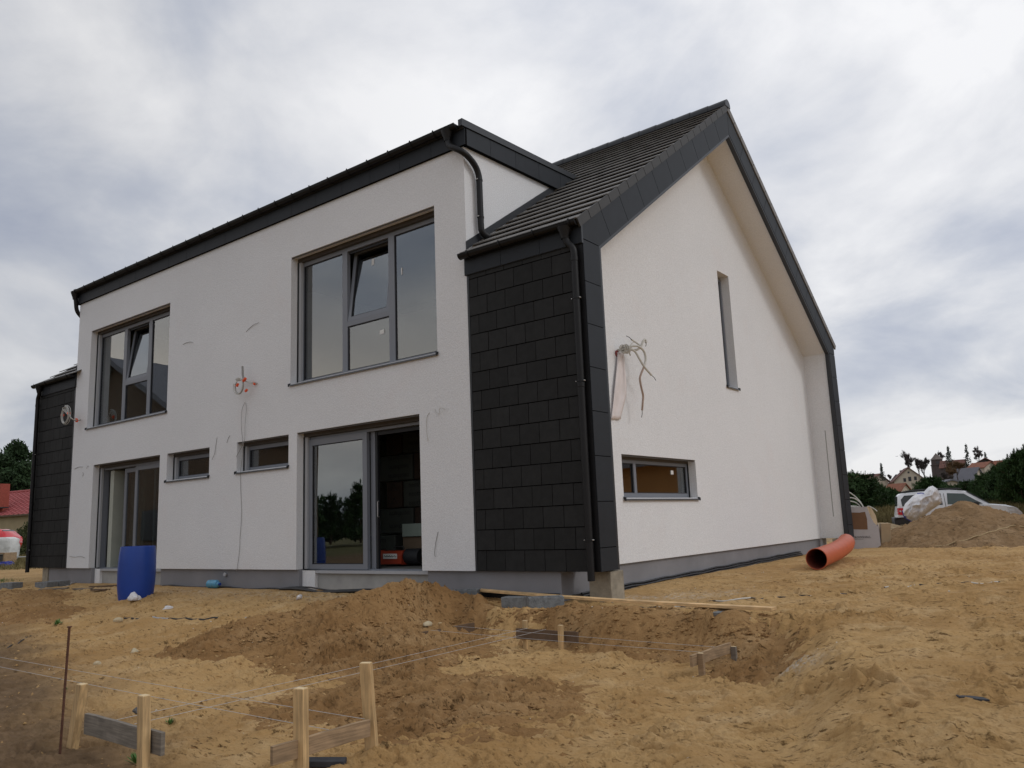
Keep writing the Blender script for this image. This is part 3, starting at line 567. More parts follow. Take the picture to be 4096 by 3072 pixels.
# slate-clad bays either side of the rendered front
def clad_bay(x0, x1, mirror):
    mb = MB(); mb.box(x0+0.004, x1-0.014, 0.012, 0.30, 0.0, 4.80); bay = mb.build('slate_bay', slate_back, house)
    src = None; z = 0.0; row = 0
    while z < 4.44:
        h = min(0.2893, 4.455-z); hw = 0.343; x = (0.045 if not mirror else 0.045) + (0.0 if row % 2 else -hw*0.5)
        while x < (x1-x0)-0.09:
            a = max(x, 0.045); b = min(x+hw, (x1-x0)-0.09)
            if b-a > 0.03:
                j = random.uniform(-0.002, 0.002)
                m2 = MB(); m2.box(a+0.0045, b-0.0045, -0.012+j, 0.004+j, 0.005, h-0.005) if not mirror else m2.box((x1-x0)-b+0.0045, (x1-x0)-a-0.0045, -0.012+j, 0.004+j, 0.005, h-0.005)
                m2.v = [(p[0]+x0, p[1]-(0.006 if p[2] < 0.1 else 0.0), p[2]+z) for p in m2.v]; m2.build('slate_tile', slate, bay)
            x += hw
        z += 0.2893 + 0.002; row += 1
    mb = MB(); mb.box(x0+0.0, x0+0.038, -0.012, 0.011, 0, 4.45) if not mirror else mb.box(x1-0.038, x1, -0.012, 0.011, 0, 4.45); mb.build('edge_strip', metal_m, bay)
    return bay
bayR = clad_bay(0.0, XR, False); bayL = clad_bay(XL, WL, True)
for x0, x1 in ((-0.02, XR+0.004), (XL-0.004, WL+0.02)):
    mb = MB(); mb.box(x0, x1, -0.035, 0.0, 4.44, 4.79); fa = mb.build('eaves_fascia', metal_m, house)
    n = 3; w = (x1-x0)/n
    for k in range(n): mb = MB(); mb.box(x0+w*k+0.003, x0+w*(k+1)-0.003, -0.043, -0.036, 4.445, 4.78); mb.build('fascia_panel', panel_m, fa)

# ---- main roof: deck, tiles, verge, ridge
mb = MB(); th = 0.06
def deck(x0, x1, y0, y1):
    z0, z1 = roof_z(y0)-0.05, roof_z(y1)-0.05; mb.add([(x0, y0, z0), (x1, y0, z0), (x1, y1, z1), (x0, y1, z1), (x0, y0, z0-th), (x1, y0, z0-th), (x1, y1, z1-th), (x0, y1, z1-th)], [(0,1,2,3), (7,6,5,4), (0,4,5,1), (1,5,6,2), (2,6,7,3), (3,7,4,0)])
deck(0.0, XR-0.02, -0.06, YC); deck(XL+0.02, WL, -0.06, YC); deck(WL, 0.0, 2.9, YC); deck(XL+0.02, XR-0.02, YC+0.001, D+0.06)
roof = mb.build('roof', slate_back, house)
SL = (YC+0.10)/CO/20.0    # course length up the slope
def tile_mb(w, l, side=False):
    """a flat concrete tile: local x across, y up the slope; lower edge thick and lifted over the course below"""
    m2 = MB(); t0, t1 = 0.058, 0.016
    m2.add([(0.002, -0.035, t0), (w-0.002, -0.035, t0), (w-0.002, l, t1), (0.002, l, t1), (0.002, -0.035, t0-0.018), (w-0.002, -0.035, t0-0.018), (w-0.002, l, t1-0.02), (0.002, l, t1-0.02)], [(0,1,2,3), (7,6,5,4), (0,4,5,1), (1,5,6,2), (2,6,7,3), (3,7,4,0)])
    if side: m2.box(w-0.02, w+0.008, -0.03, l-0.045, -0.085, 0.045)
    return m2
def slope_matrix(x, s, front=True):
    ang = math.atan(S35)
    if front: return Matrix.Translation((x, -0.10+s*CO, roof_z(-0.10)+s*SI-0.045)) @ Matrix.Rotation(ang, 4, 'X')
    return Matrix.Translation((x, D+0.10-s*CO, roof_z(D+0.10)+s*SI-0.045)) @ Matrix.Rotation(-ang, 4, 'X') @ Matrix.Scale(-1, 4, (0, 1, 0))
Hloc = Vector(house.location)
def place_tile(me, x, s, name, front=True):
    o = bpy.data.objects.new(name, me); COL.objects.link(o); o.parent = roof; o.matrix_local = Matrix.Translation(-Hloc) @ slope_matrix(x, s, front) @ Matrix.Translation((0, 0, random.uniform(-0.002, 0.002))); return o
def mesh_only(m2, name, m):
    me = bpy.data.meshes.new(name); me.from_pydata(m2.v, [], m2.f); me.materials.append(m); return me
TWD = 0.33; tme = mesh_only(tile_mb(TWD, SL), 'roof_tile', tile_m); vme = mesh_only(tile_mb(0.36, SL, True), 'verge_tile', tile_m); vme.materials.append(verge_m); vme.polygons.foreach_set('material_index', [0]*6+[1]*6)
vme2 = mesh_only(tile_mb(0.36, SL, True), 'verge_tile', tile_m)
rest = MB()
def bake(m2, M):
    rest.add([tuple(M @ Vector(p)) for p in m2.v], m2.f)
for c in range(20):
    s = c*SL; y = -0.10 + s*CO
    place_tile(vme, XR+0.012-0.36, s, 'verge_tile'); place_tile(vme2, XR+0.012-0.36, s, 'verge_tile', False)
    x = XR+0.012-0.36-TWD + (0.0 if c % 2 else 0.0); stag = TWD/2 if c % 2 else 0
    x += stag - TWD*0.0
    while x > -15.2:
        w = TWD
        if x + w > XR+0.012-0.36: w = XR+0.012-0.36-x
        vis = (x > -0.05) or (x > -3.2 and y > 2.95) or (x < WL-0.02 and c < 4 and x+w > XL-0.05)
        okr = (x+w > 0.0 or x < WL) or y > 2.9
        if okr and x >= XL-0.2:
            x_ = max(x, -0.0) if (x < 0 < x+w and y < 2.9) else x
            if x_ != x: w = x+w-x_
            if vis and w > 0.3: place_tile(tme, x_, s, 'roof_tile')
            elif w > 0.02: bake(tile_mb(w, SL), slope_matrix(x_, s))
        x -= TWD
    bake(tile_mb(XR-0.36-XL, SL), slope_matrix(XL, s, False))
tag(rest.build('roof_tiles_beyond', tile_m, roof), kind='stuff')
rz = roof_z(YC)
x = XR+0.03; k = 0
while x > XL:
    mb = MB(); r1, r2 = 0.125, 0.115; n = 10; vs = []; 
    for xx, rad in ((x, r1), (x-0.42, r2)):
        for i in range(n+1):
            a = radians(-18) + (pi+radians(36))*i/n; vs.append((xx, YC + cos(a)*rad*1.0, rz-0.03 + sin(a)*rad))
    fs = [(i, i+1, n+2+i, n+1+i) for i in range(n)]; fs.append(tuple(range(n, -1, -1)))
    mb.add(vs, fs); mb.build('ridge_tile', metal_m, roof, smooth=True)
    x -= 0.40; k += 1
    if x < -4 and x > -4.5:  # the far run of the ridge is hidden by the dormer: one piece
        mb = MB(); mb.tube([(x, YC, rz-0.02), (XL, YC, rz-0.02)], 0.115, 10); mb.build('ridge_run', metal_m, roof); break

# ---- dormer roof (sheet metal, almost flat), fascia, seams
mb = MB(); DX0, DX1 = WL-0.08, 0.08
mb.prism([(-0.07, 6.84), (3.4, 6.99), (3.4, 7.06), (-0.10, 6.90)], 0, DX0+0.01, DX1-0.01); droof = mb.build('dormer_roof', metal_m, house)
x = DX0+0.25
while x < DX1-0.1:
    mb = MB(); mb.prism([(-0.135, 6.893), (3.3, 7.05), (3.3, 7.085), (-0.135, 6.928)], 0, x-0.010, x+0.010); mb.build('standing_seam', metal_m, droof); x += 0.52
mb = MB()
mb.prism([(-0.04, 6.575), (0.0, 6.575), (0.0, 6.87), (-0.04, 6.87)], 0, DX0, DX1); dfas = mb.build('dormer_fascia', slate_back, house)
n = 18; w = (DX1-DX0)/n
for k in range(n): mb = MB(); mb.box(DX0+w*k+0.003, DX0+w*(k+1)-0.003, -0.050, -0.041, 6.578, 6.868); mb.build('fascia_panel', panel_m, dfas)
for sx, xa in ((1, 0.0), (-1, WL)):
    mb = MB(); x0, x1 = (xa+0.002, xa+0.069) if sx > 0 else (xa-0.069, xa-0.002)
    mb.prism([(-0.04, 6.575), (2.75, 6.655), (3.5, 7.0), (3.3, 7.0), (-0.04, 6.85)], 0, x0, x1); cheek = mb.build('dormer_side_fascia', slate_back, house)
    ys = [-0.045, 0.595, 1.275, 1.955, 2.635, 3.25]
    for k in range(5):
        a, b = ys[k]+0.003, ys[k+1]-0.003; lo = lambda y: 6.578+0.0288*y if y < 2.75 else 6.657+(y-2.75)*0.72; hi = lambda y: 6.853+0.045*y
        x2 = (x1+0.001, x1+0.010) if sx > 0 else (x0-0.010, x0-0.001)
        mb = MB(); mb.prism([(a, lo(a)), (b, lo(b)), (b, hi(b)), (a, hi(a))], 0, *x2); mb.build('fascia_panel', panel_m, cheek)
    x2 = (x1-0.05, x1+0.030) if sx > 0 else (x0-0.030, x0+0.05)
    mb = MB(); mb.prism([(-0.13, 6.862), (3.35, 7.025), (3.35, 7.115), (-0.13, 6.975)], 0, *x2); mb.build('roof_edge_cap', metal_m, cheek, bevel=0.004)
# step flashing where the dormer cheek meets the tiles
for x0, x1 in ((0.003, 0.022), (WL-0.022, WL-0.003)):
    mb = MB(); mb.prism([(-0.015, 4.86), (2.72, roof_z(2.72)+0.0), (2.72, roof_z(2.72)+0.10), (2.62, roof_z(2.62)+0.125), (-0.015, 4.995)], 0, x0, x1); mb.build('step_flashing', metal_m, house)

# ---- gutters and downpipes
def gutter(x0, x1, yc, zc, r, name, brk):
    mb = MB(); n = 10; P = []
    for rad in (r, r-0.006):
        for xx in (x0, x1):
            for i in range(n+1):
                a = pi + pi*i/n; P.append((xx, yc+cos(a)*rad, zc+sin(a)*rad))
    m_ = n+1
    mb.add(P, [(i, i+1, m_+i+1, m_+i) for i in range(n)] + [(2*m_+i, 3*m_+i, 3*m_+i+1, 2*m_+i+1) for i in range(n)] + [(0, m_, 3*m_, 2*m_), (n, 2*m_+n, 3*m_+n, m_+n)])
    mb.tube([(x0, yc-r, zc+0.004), (x1, yc-r, zc+0.004)], 0.009, 6)
    g = mb.build(name, gutter_m, house, smooth=True)
    for xx in (x0, x1):
        mb = MB(); mb.prism([(yc+cos(pi+pi*i/n)*(r+0.004), zc+sin(pi+pi*i/n)*(r+0.004)) for i in range(n+1)], 0, xx-0.004, xx+0.004); mb.build('end_cap', gutter_m, g)
    x = x0+0.18
    while x < x1:
        mb = MB(); pts = [(x, yc+cos(pi+pi*i/n)*(r+0.008), zc+sin(pi+pi*i/n)*(r+0.008)) for i in range(n+1)]; pts = [(x, yc-r-0.006, zc+0.028)] + pts + [(x, yc+r+0.02, zc+0.03)]
        for a, b in zip(pts[:-1], pts[1:]): mb.obox(((Vector(a)+Vector(b))/2), (1, 0, 0), Vector(b)-Vector(a), Vector((1, 0, 0)).cross(Vector(b)-Vector(a)), 0.014, (Vector(b)-Vector(a)).length/2+0.002, 0.003)
        mb.build('gutter_bracket', gutter_m, g); x += brk
    return g
gutter(-0.03, XR-0.02, -0.115, 4.745, 0.065, 'gutter', 0.62); gutter(XL-0.10, WL+0.03, -0.115, 4.745, 0.065, 'gutter', 0.62); gutter(DX0-0.05, -0.02, -0.125, 6.905, 0.068, 'gutter', 0.52)
def downpipe(pts, r, joints, clamps, hop, m=gutter_m, nrm=(0, -1, 0)):
    mb = MB(); mb.tube(pts, r, 14); p = mb.build('downpipe', m, house, smooth=True)
    mb = MB(); mb.lathe([(0.105, 0.0), (0.10, -0.02), (0.062, -0.13), (0.056, -0.17)], hop, 4 if False else 16); mb.build('gutter_outlet', m, p, smooth=True)
    for j in joints:
        mb = MB(); mb.lathe([(r+0.001, -0.035), (r+0.005, -0.03), (r+0.005, 0.03), (r+0.001, 0.035)], j, 16); mb.build('pipe_socket', m, p, smooth=True)
    for c in clamps:
        c = Vector(c); mb = MB(); mb.lathe([(r+0.001, -0.012), (r+0.006, -0.010), (r+0.006, 0.010), (r+0.001, 0.012)], c, 16); cl_ = mb.build('pipe_clamp', m, p, smooth=True)
        sx = Vector((1, 0, 0)) if nrm[1] else Vector((0, 1, 0))
        mb = MB()
        for sgn in (-1, 1): q = c + sx*sgn*(r+0.016); mb.lathe([(0.0, 0.012), (0.007, 0.010), (0.008, 0.0), (0.008, -0.02)], q + Vector(nrm)*0.012, 8, axis=Vector(nrm))
        mb.mi = 0; mb.build('clamp_screw', steel_m, p)
    return p
p1 = spline([(1.905, -0.115, 4.68), (1.908, -0.112, 4.55), (1.93, -0.10, 4.47), (1.985, -0.085, 4.40), (2.012, -0.078, 4.33), (2.014, -0.078, 4.2)], 5) + [(2.012, -0.078, 2.0), (2.010, -0.078, -0.11)]
downpipe(p1, 0.0485, [(2.014, -0.078, 4.22), (2.012, -0.078, 2.46)], [(2.012, -0.078, 3.66), (2.012, -0.078, 2.51), (2.010, -0.078, 0.41)], (1.905, -0.115, 4.695))
p2 = spline([(-14.86, -0.115, 4.68), (-14.86, -0.112, 4.55), (-14.89, -0.10, 4.47), (-14.98, -0.085, 4.38), (-15.0, -0.078, 4.2)], 5) + [(-15.0, -0.078, -0.11)]
downpipe(p2, 0.0485, [(-15.0, -0.078, 4.2)], [(-15.0, -0.078, 2.9), (-15.0, -0.078, 0.45)], (-14.86, -0.115, 4.695))
p3 = spline([(-0.22, -0.125, 6.84), (-0.215, -0.12, 6.70), (-0.17, -0.125, 6.60), (-0.06, -0.13, 6.52), (0.06, -0.08, 6.43), (0.085, 0.06, 6.36), (0.085, 0.20, 6.26), (0.085, 0.262, 6.13), (0.085, 0.268, 6.0)], 6) + spline([(0.085, 0.27, 5.6), (0.085, 0.275, 5.30), (0.088, 0.29, 5.22), (0.10, 0.35, 5.165), (0.11, 0.43, 5.155)], 5)
downpipe(p3, 0.050, [], [(0.085, 0.268, 6.07), (0.085, 0.270, 5.45)], (-0.22, -0.125, 6.865), nrm=(1, 0, 0))
p4 = spline([(WL-0.03, -0.125, 6.84), (WL-0.03, -0.10, 6.62), (WL-0.06, -0.04, 6.4), (WL-0.085, 0.15, 6.2), (WL-0.085, 0.27, 5.9)], 6) + [(WL-0.085, 0.27, 5.3)]
downpipe(p4, 0.050, [], [], (WL-0.03, -0.125, 6.865), nrm=(-1, 0, 0))

mb = MB(); mb.box(XL+0.02, G-0.02, D-0.40, D-0.05, -0.3, 4.78); mb.build('rear_wall', stucco, house)
mb = MB(); mb.prism([(0.34, -0.3), (D-0.41, -0.3), (D-0.41, 4.6), (YC, 8.5), (0.34, 4.6)], 0, XL+0.6, XL+0.9); mb.build('far_gable_wall', stucco, house)
# ---- plinth, piers, thresholds
for a, b in ((-14.07, LD[0]+0.03), (LD[1]+0.09, BD[0]), (BD[1]+0.06, G-0.045)): mb = MB(); mb.box(a, b, 0.060, 0.34, -0.75, -0.004); mb.build('plinth', plinth_m, house)
mb = MB(); mb.box(G-0.35, G-0.046, 0.345, D-0.47, -0.75, -0.004); mb.build('plinth', plinth_m, house)
for xa, xb in ((BD[0]+0.35, BD[1]+0.055), (LD[0]+0.28, LD[1]+0.085)): mb = MB(); mb.box(xa, xb, 0.20, 0.34, -0.75, -0.07); mb.build('door_step_wall', recess_m, house)
for xa, xb in ((BD[0]+0.003, BD[0]+0.345), (LD[0]+0.035, LD[0]+0.275)): mb = MB(); mb.box(xa, xb, 0.135, 0.34, -0.75, -0.02); mb.build('door_jamb_foot', stucco, house)
def pier(x0, x1, y0, y1):
    mb = MB(); mb.box(x0, x1, y0, y1, -0.85, -0.012); o = mb.build('concrete_pier', concrete_m, house, bevel=0.008)
pier(1.765, 2.105, 0.245, 0.585); pier(1.765, 2.105, D-0.56, D-0.03); pier(-14.37, -14.08, 0.03, 0.5)

# ---- windows
def frame_rect(mb, x0, x1, z0, z1, y0, y1, w, wb=None):
    wb = wb or w; mb.box(x0, x0+w, y0, y1, z0, z1); mb.box(x1-w, x1, y0, y1, z0, z1); mb.box(x0+w, x1-w, y0+0.001, y1, z0, z0+wb); mb.box(x0+w, x1-w, y0+0.001, y1, z1-w, z1)
def pane(x0, x1, z0, z1, y, parent, name='glass_pane'):
    mb = MB(); mb.box(x0, x1, y, y+0.006, z0, z1); p = mb.build(name, glass, parent); return p
def sill(x0, x1, z, parent):
    mb = MB(); mb.prism([(0.16, z+0.006), (-0.035, z-0.018), (-0.035, z-0.045), (-0.030, z-0.045), (-0.030, z-0.022), (0.16, z)], 0, x0+0.002, x1-0.002); s_ = mb.build('window_sill', sill_m, parent)
    for xa, xb in ((x0-0.022, x0+0.003), (x1-0.003, x1+0.022)): mb = MB(); mb.prism([(0.0-0.002, z+0.016), (-0.043, z+0.002), (-0.043, z-0.048), (-0.03, z-0.050), (-0.002, z-0.01)], 0, xa, xb); mb.build('sill_end_cap', gasket_m, parent)
def header(o, parent, yi=0.15):
    x0, x1, z0, z1 = o; mb = MB(); mb.box(x0+0.002, x1-0.002, yi, RD, z1-0.075, z1-0.002); mb.box(x0+0.002, x1-0.002, 0.02, 0.025, z1-0.03, z1-0.003); mb.build('blind_box', header_m, parent)
def guides(o, parent, left_only=False):
    x0, x1, z0, z1 = o
    for xa, xb in ((x0, x0+0.016), (x1-0.016, x1)): mb = MB(); mb.box(xa, xb, 0.142, 0.20, max(z0, 0.0), z1-0.076); mb.build('rubber_strip', gasket_m, parent)
    for xa, xb in ((x0+0.017, x0+0.085), (x1-0.06, x1-0.017)): mb = MB(); mb.box(xa, xb, 0.165, 0.215, max(z0, 0.0)+0.004, z1-0.077); mb.build('blind_guide', guide_m, parent)
YF0, YF1, YG = 0.216, 0.29, 0.245
def triple(o, m1, m2, zt, sticker=False):
    x0, x1, z0, z1 = o; fx0, fx1, fz0, fz1 = x0+0.02, x1-0.02, z0+0.01, z1-0.078
    mb = MB(); frame_rect(mb, fx0, fx1, fz0, fz1, YF0, YF1, 0.075)
    for a, b in (m1, m2): mb.box(a, b, YF0+0.001, YF1, fz0+0.075, fz1-0.075)
    mb.box(m1[1], m2[0], YF0+0.002, YF1, zt-0.045, zt+0.045)
    w = mb.build('window', frame_m, house); header(o, w); guides(o, w); sill(x0, x1, z0, w)
    mb = MB()
    for a, b, c, d in ((fx0+0.075, m1[0], fz0+0.075, fz1-0.075), (m2[1], fx1-0.075, fz0+0.075, fz1-0.075), (m1[1], m2[0], fz0+0.075, zt-0.045)): frame_rect(mb, a, b, c, d, YG-0.012, YF1-0.005, 0.016)
    mb.build('glazing_seal', gasket_m, w)
    for a, b, c, d in ((fx0+0.085, m1[0]-0.01, fz0+0.085, fz1-0.085), (m2[1]+0.01, fx1-0.085, fz0+0.085, fz1-0.085), (m1[1]+0.01, m2[0]-0.01, fz0+0.085, zt-0.055)): pane(a, b, c, d, YG, w)
    # tilted sash hinged at the transom, its top leans into the room
    a, b, c, d = m1[1]+0.004, m2[0]-0.004, zt+0.047, fz1-0.02; hgt = d-c; ang = radians(7.2)
    def til(p): return (p[0], YF0+0.004+(p[1]-0.0)*cos(ang)+(p[2]-c)*sin(ang), c+(p[2]-c)*cos(ang)-(p[1])*sin(ang))
    mb = MB(); frame_rect(mb, a, b, c, d, 0.0, 0.065, 0.075); mb.v = [til(p) for p in mb.v]; sa = mb.build('tilted_sash', frame_m, w)
    mb = MB(); frame_rect(mb, a+0.075, b-0.075, c+0.075, d-0.075, 0.012, 0.06, 0.014); mb.v = [til(p) for p in mb.v]; mb.build('glazing_seal', gasket_m, w)
    mb = MB(); mb.box(a+0.08, b-0.08, 0.03, 0.036, c+0.08, d-0.08); mb.v = [til(p) for p in mb.v]; mb.build('glass_pane', glass, w)
    mb = MB(); mb.box(a, b, YF1-0.03, YF1-0.005, d-0.1, d); mb.build('sash_stop', gasket_m, w)
    if sticker:
        for sx, sz, tl in ((-2.52, 5.36, True), (-2.16, 3.98, False), (-1.66, 4.95, False)):
            ww, hh = (0.03, 0.06) if sx == -2.52 else (0.055, 0.035) if sx == -2.16 else (0.012, 0.06)
            mb = MB(); mb.box(sx-ww, sx+ww, 0.027, 0.029, sz-hh, sz+hh)
            mb.v = [til(p) if tl else (p[0], YG-0.006+p[1]-0.027, p[2]) for p in mb.v]; mb.build('glass_sticker', sticker_m, w)
    return w
triple(BW, (-3.155, -3.022), (-1.957, -1.815), 4.27, True)
triple(LWn, (-11.075, -10.935), (-9.93, -9.79), 4.275)
def small(o, hb):
    x0, x1, z0, z1 = o; mb = MB(); frame_rect(mb, x0+0.02, x1-0.02, z0+0.006, z1-hb, YF0, YF1, 0.075); w = mb.build('window', frame_m, house); header((x0, x1, z0, z1), w); guides(o, w); sill(x0, x1, z0, w)
    mb = MB(); frame_rect(mb, x0+0.095, x1-0.095, z0+0.081, z1-hb-0.075, YG-0.012, YF1-0.005, 0.014); mb.build('glazing_seal', gasket_m, w); pane(x0+0.1, x1-0.1, z0+0.09, z1-hb-0.08, YG, w)
small(SW1, 0.078); small(SW2, 0.078)
# sliding door beside the slate bay: left leaf closed, right half open
x0, x1, z0, z1 = BD
mb = MB(); frame_rect(mb, x0+0.02, x1-0.004, -0.045, z1-0.078, 0.225, 0.36, 0.05, 0.045); sd_ = mb.build('sliding_door', frame_m, house); header(BD, sd_)
mb = MB(); mb.box(x0, x0+0.016, 0.142, 0.20, 0, z1-0.076); mb.build('rubber_strip', gasket_m, sd_); mb = MB(); mb.box(x0+0.017, x0+0.085, 0.165, 0.215, 0.004, z1-0.077); mb.build('blind_guide', guide_m, sd_)
mb = MB(); mb.box(x0+0.004, x1+0.10, 0.14, 0.225, -0.068, -0.020); mb.build('threshold', guide_m, sd_)
mb = MB(); frame_rect(mb, x0+0.072, -2.525, 0.0, z1-0.13, 0.20, 0.265, 0.108, 0.082); lf = mb.build('sliding_leaf', frame_m, sd_)
mb = MB(); frame_rect(mb, x0+0.18, -2.633, 0.082, z1-0.238, 0.212, 0.262, 0.014); mb.build('glazing_seal', gasket_m, sd_); pane(x0+0.19, -2.64, 0.09, z1-0.245, 0.225, sd_)
mb = MB(); mb.box(-2.52, -2.415, 0.285, 0.345, 0.0, z1-0.13); mb.build('meeting_stile', frame_m, sd_)
mb = MB(); mb.box(-2.40, -2.36, 0.29, 0.34, 0.0, z1-0.14); mb.box(x0+0.07, x1-0.05, 0.30, 0.34, z1-0.20, z1-0.13); mb.build('door_track', gasket_m, sd_)
mb = MB(); mb.tube([(-2.35, 0.30, 0.85), (-2.345, 0.27, 0.86), (-2.345, 0.27, 1.10), (-2.35, 0.30, 1.11)], 0.008, 8); mb.build('door_handle', steel_m, sd_)
# left sliding door: right half glazed, left half open
x0, x1, z0, z1 = LD
mb = MB(); frame_rect(mb, x0+0.02, x1-0.004, -0.045, z1-0.078, 0.225, 0.36, 0.05, 0.045); s2 = mb.build('sliding_door', frame_m, house); header(LD, s2)
mb = MB(); mb.box(x0, x0+0.016, 0.142, 0.20, 0, z1-0.076); mb.build('rubber_strip', gasket_m, s2); mb = MB(); mb.box(x0+0.017, x0+0.085, 0.165, 0.215, 0.004, z1-0.077); mb.build('blind_guide', guide_m, s2)
mb = MB(); mb.box(x0+0.004, x1+0.10, 0.14, 0.225, -0.068, -0.020); mb.build('threshold', guide_m, s2)
mb = MB(); frame_rect(mb, -10.33, x1-0.06, 0.0, z1-0.13, 0.235, 0.285, 0.10, 0.082); mb.build('fixed_leaf', frame_m, s2); pane(-10.23, x1-0.16, 0.082, z1-0.23, 0.255, s2)
mb = MB(); frame_rect(mb, -10.92, -9.5, 0.0, z1-0.15, 0.29, 0.345, 0.095, 0.082); mb.build('sliding_leaf', frame_m, s2); pane(-10.825, -9.595, 0.082, z1-0.25, 0.31, s2)
mb = MB(); mb.box(x0+0.25, x0+0.42, 0.30, 0.60, 0.0, z1-0.15); mb.build('door_reveal_board', inner_m, s2)
# gable window: tilt pane, with a narrow open leaf at its side
y0, y1, z0, z1 = TW; XG = G-0.16
def grect(mb, a, b, c, d, xa, xb, w, wb=None):
    wb = wb or w; mb.box(xb, xa, a, a+w, c, d); mb.box(xb, xa, b-w, b, c, d); mb.box(xb, xa-0.001, a+w, b-w, c, c+wb); mb.box(xb, xa-0.001, a+w, b-w, d-w, d)
mb = MB(); grect(mb, y0+0.02, y1-0.02, z0+0.006, z1-0.06, XG, XG-0.07, 0.055, 0.075); mb.box(XG-0.07, XG+0.004, 2.42, 2.50, z0+0.08, z1-0.11); gw = mb.build('window', frame_m, house)
mb = MB(); mb.box(XG-0.12, XG+0.02, y0+0.002, y1-0.002, z1-0.062, z1-0.003); mb.box(G-0.03, G-0.025, y0+0.002, y1-0.002, z1-0.03, z1-0.003); mb.build('blind_box', header_m, gw)
mb = MB(); grect(mb, 2.50, y1-0.075, z0+0.081, z1-0.115, XG-0.012, XG-0.06, 0.014); grect(mb, y0+0.075, 2.42, z0+0.081, z1-0.115, XG-0.012, XG-0.06, 0.014); mb.box(XG-0.01, XG+0.02, y1-0.02, y1-0.004, z0, z1-0.06); mb.build('glazing_seal', gasket_m, gw)
mb = MB(); mb.box(XG-0.031, XG-0.025, 2.51, y1-0.085, z0+0.09, z1-0.125); mb.build('glass_pane', glass, gw); mb = MB(); mb.box(XG-0.031, XG-0.025, y0+0.085, 2.41, z0+0.09, z1-0.125); mb.build('glass_pane', glass, gw)
mb = MB(); mb.box(XG-0.022, XG-0.018, 3.78, 3.88, z1-0.26, z1-0.19); mb.build('glass_sticker', sticker_m, gw)
mb = MB(); mb.prism([(G-0.16, z0+0.006), (G+0.035, z0-0.018), (G+0.035, z0-0.045), (G+0.030, z0-0.045), (G+0.030, z0-0.022), (G-0.16, z0)], 1, y0+0.002, y1-0.002)
mb.build('window_sill', sill_m, gw)
for a, b in ((y0-0.022, y0+0.003), (y1-0.003, y1+0.022)): mb = MB(); mb.prism([(G+0.002, z0+0.016), (G+0.043, z0+0.002), (G+0.043, z0-0.048), (G+0.03, z0-0.05), (G+0.002, z0-0.01)], 1, a, b); mb.build('sill_end_cap', gasket_m, gw)
y0, y1, z0, z1 = ST
mb = MB(); grect(mb, y0+0.01, y1-0.01, z0+0.006, z1-0.05, G-0.17, G-0.24, 0.05); sw_ = mb.build('window', frame_m, house); mb = MB(); mb.box(G-0.21, G-0.20, y0+0.06, y1-0.06, z0+0.06, z1-0.10); mb.build('glass_pane', glass, sw_)
mb = MB(); mb.prism([(G-0.16, z0+0.006), (G+0.035, z0-0.018), (G+0.035, z0-0.045), (G+0.030, z0-0.045), (G+0.030, z0-0.022), (G-0.16, z0)], 1, y0+0.002, y1-0.002); mb.build('window_sill', sill_m, sw_)
for a, b in ((y0-0.022, y0+0.003), (y1-0.003, y1+0.022)): mb = MB(); mb.prism([(G+0.002, z0+0.016), (G+0.043, z0+0.002), (G+0.043, z0-0.048), (G+0.03, z0-0.05), (G+0.002, z0-0.01)], 1, a, b); mb.build('sill_end_cap', gasket_m, sw_)
# small vent stub in the plinth and dimpled membrane at its foot
mb = MB(); mb.lathe([(0.0, 0.055), (0.028, 0.055), (0.034, 0.05), (0.034, -0.02)], at(905, 2298, y=0.06), 12, axis=Vector((0.3, -1, 0.05))); mb.build('vent_stub', guide_m, house, smooth=True)
mb = MB()
P = [(G-0.02+0.015*sin(i*1.3), 0.5+i*0.35, -0.36+0.10*(i/26)+0.008*sin(i*2.1)) for i in range(27)]
for k, (dx, dz, r) in enumerate(((0.0, 0.0, 0.016), (0.022, -0.035, 0.016), (0.04, -0.07, 0.018))): mb.tube([(p[0]+dx, p[1], p[2]+dz+0.03) for p in P], r, 6)
mb.box(G-0.045, G-0.02, 0.3, 10.6, -0.46, -0.33)
P = [(-8.6+i*0.3, 0.02+0.03*sin(i*1.7), -0.345+0.012*sin(i*1.1)) for i in range(15)]; mb.tube([(p[0], p[1], p[2]) for p in P], 0.016, 6)
P = [(-4.5+i*0.3, -0.08+0.06*sin(i*0.9)-0.1*sin(i*0.33), -0.33+0.015*sin(i*1.1)) for i in range(14)]; mb.tube(P, [0.02+0.018*abs(sin(i*0.8)) for i in range(14)], 7); mb.tube([(p[0]+0.1, p[1]+0.12, p[2]+0.02) for p in P], 0.014, 6)
mb.box(-0.9, 1.42, 0.042, 0.056, -0.6, -0.29)
mb.build('dimpled_membrane', membrane_m, house, smooth=True)

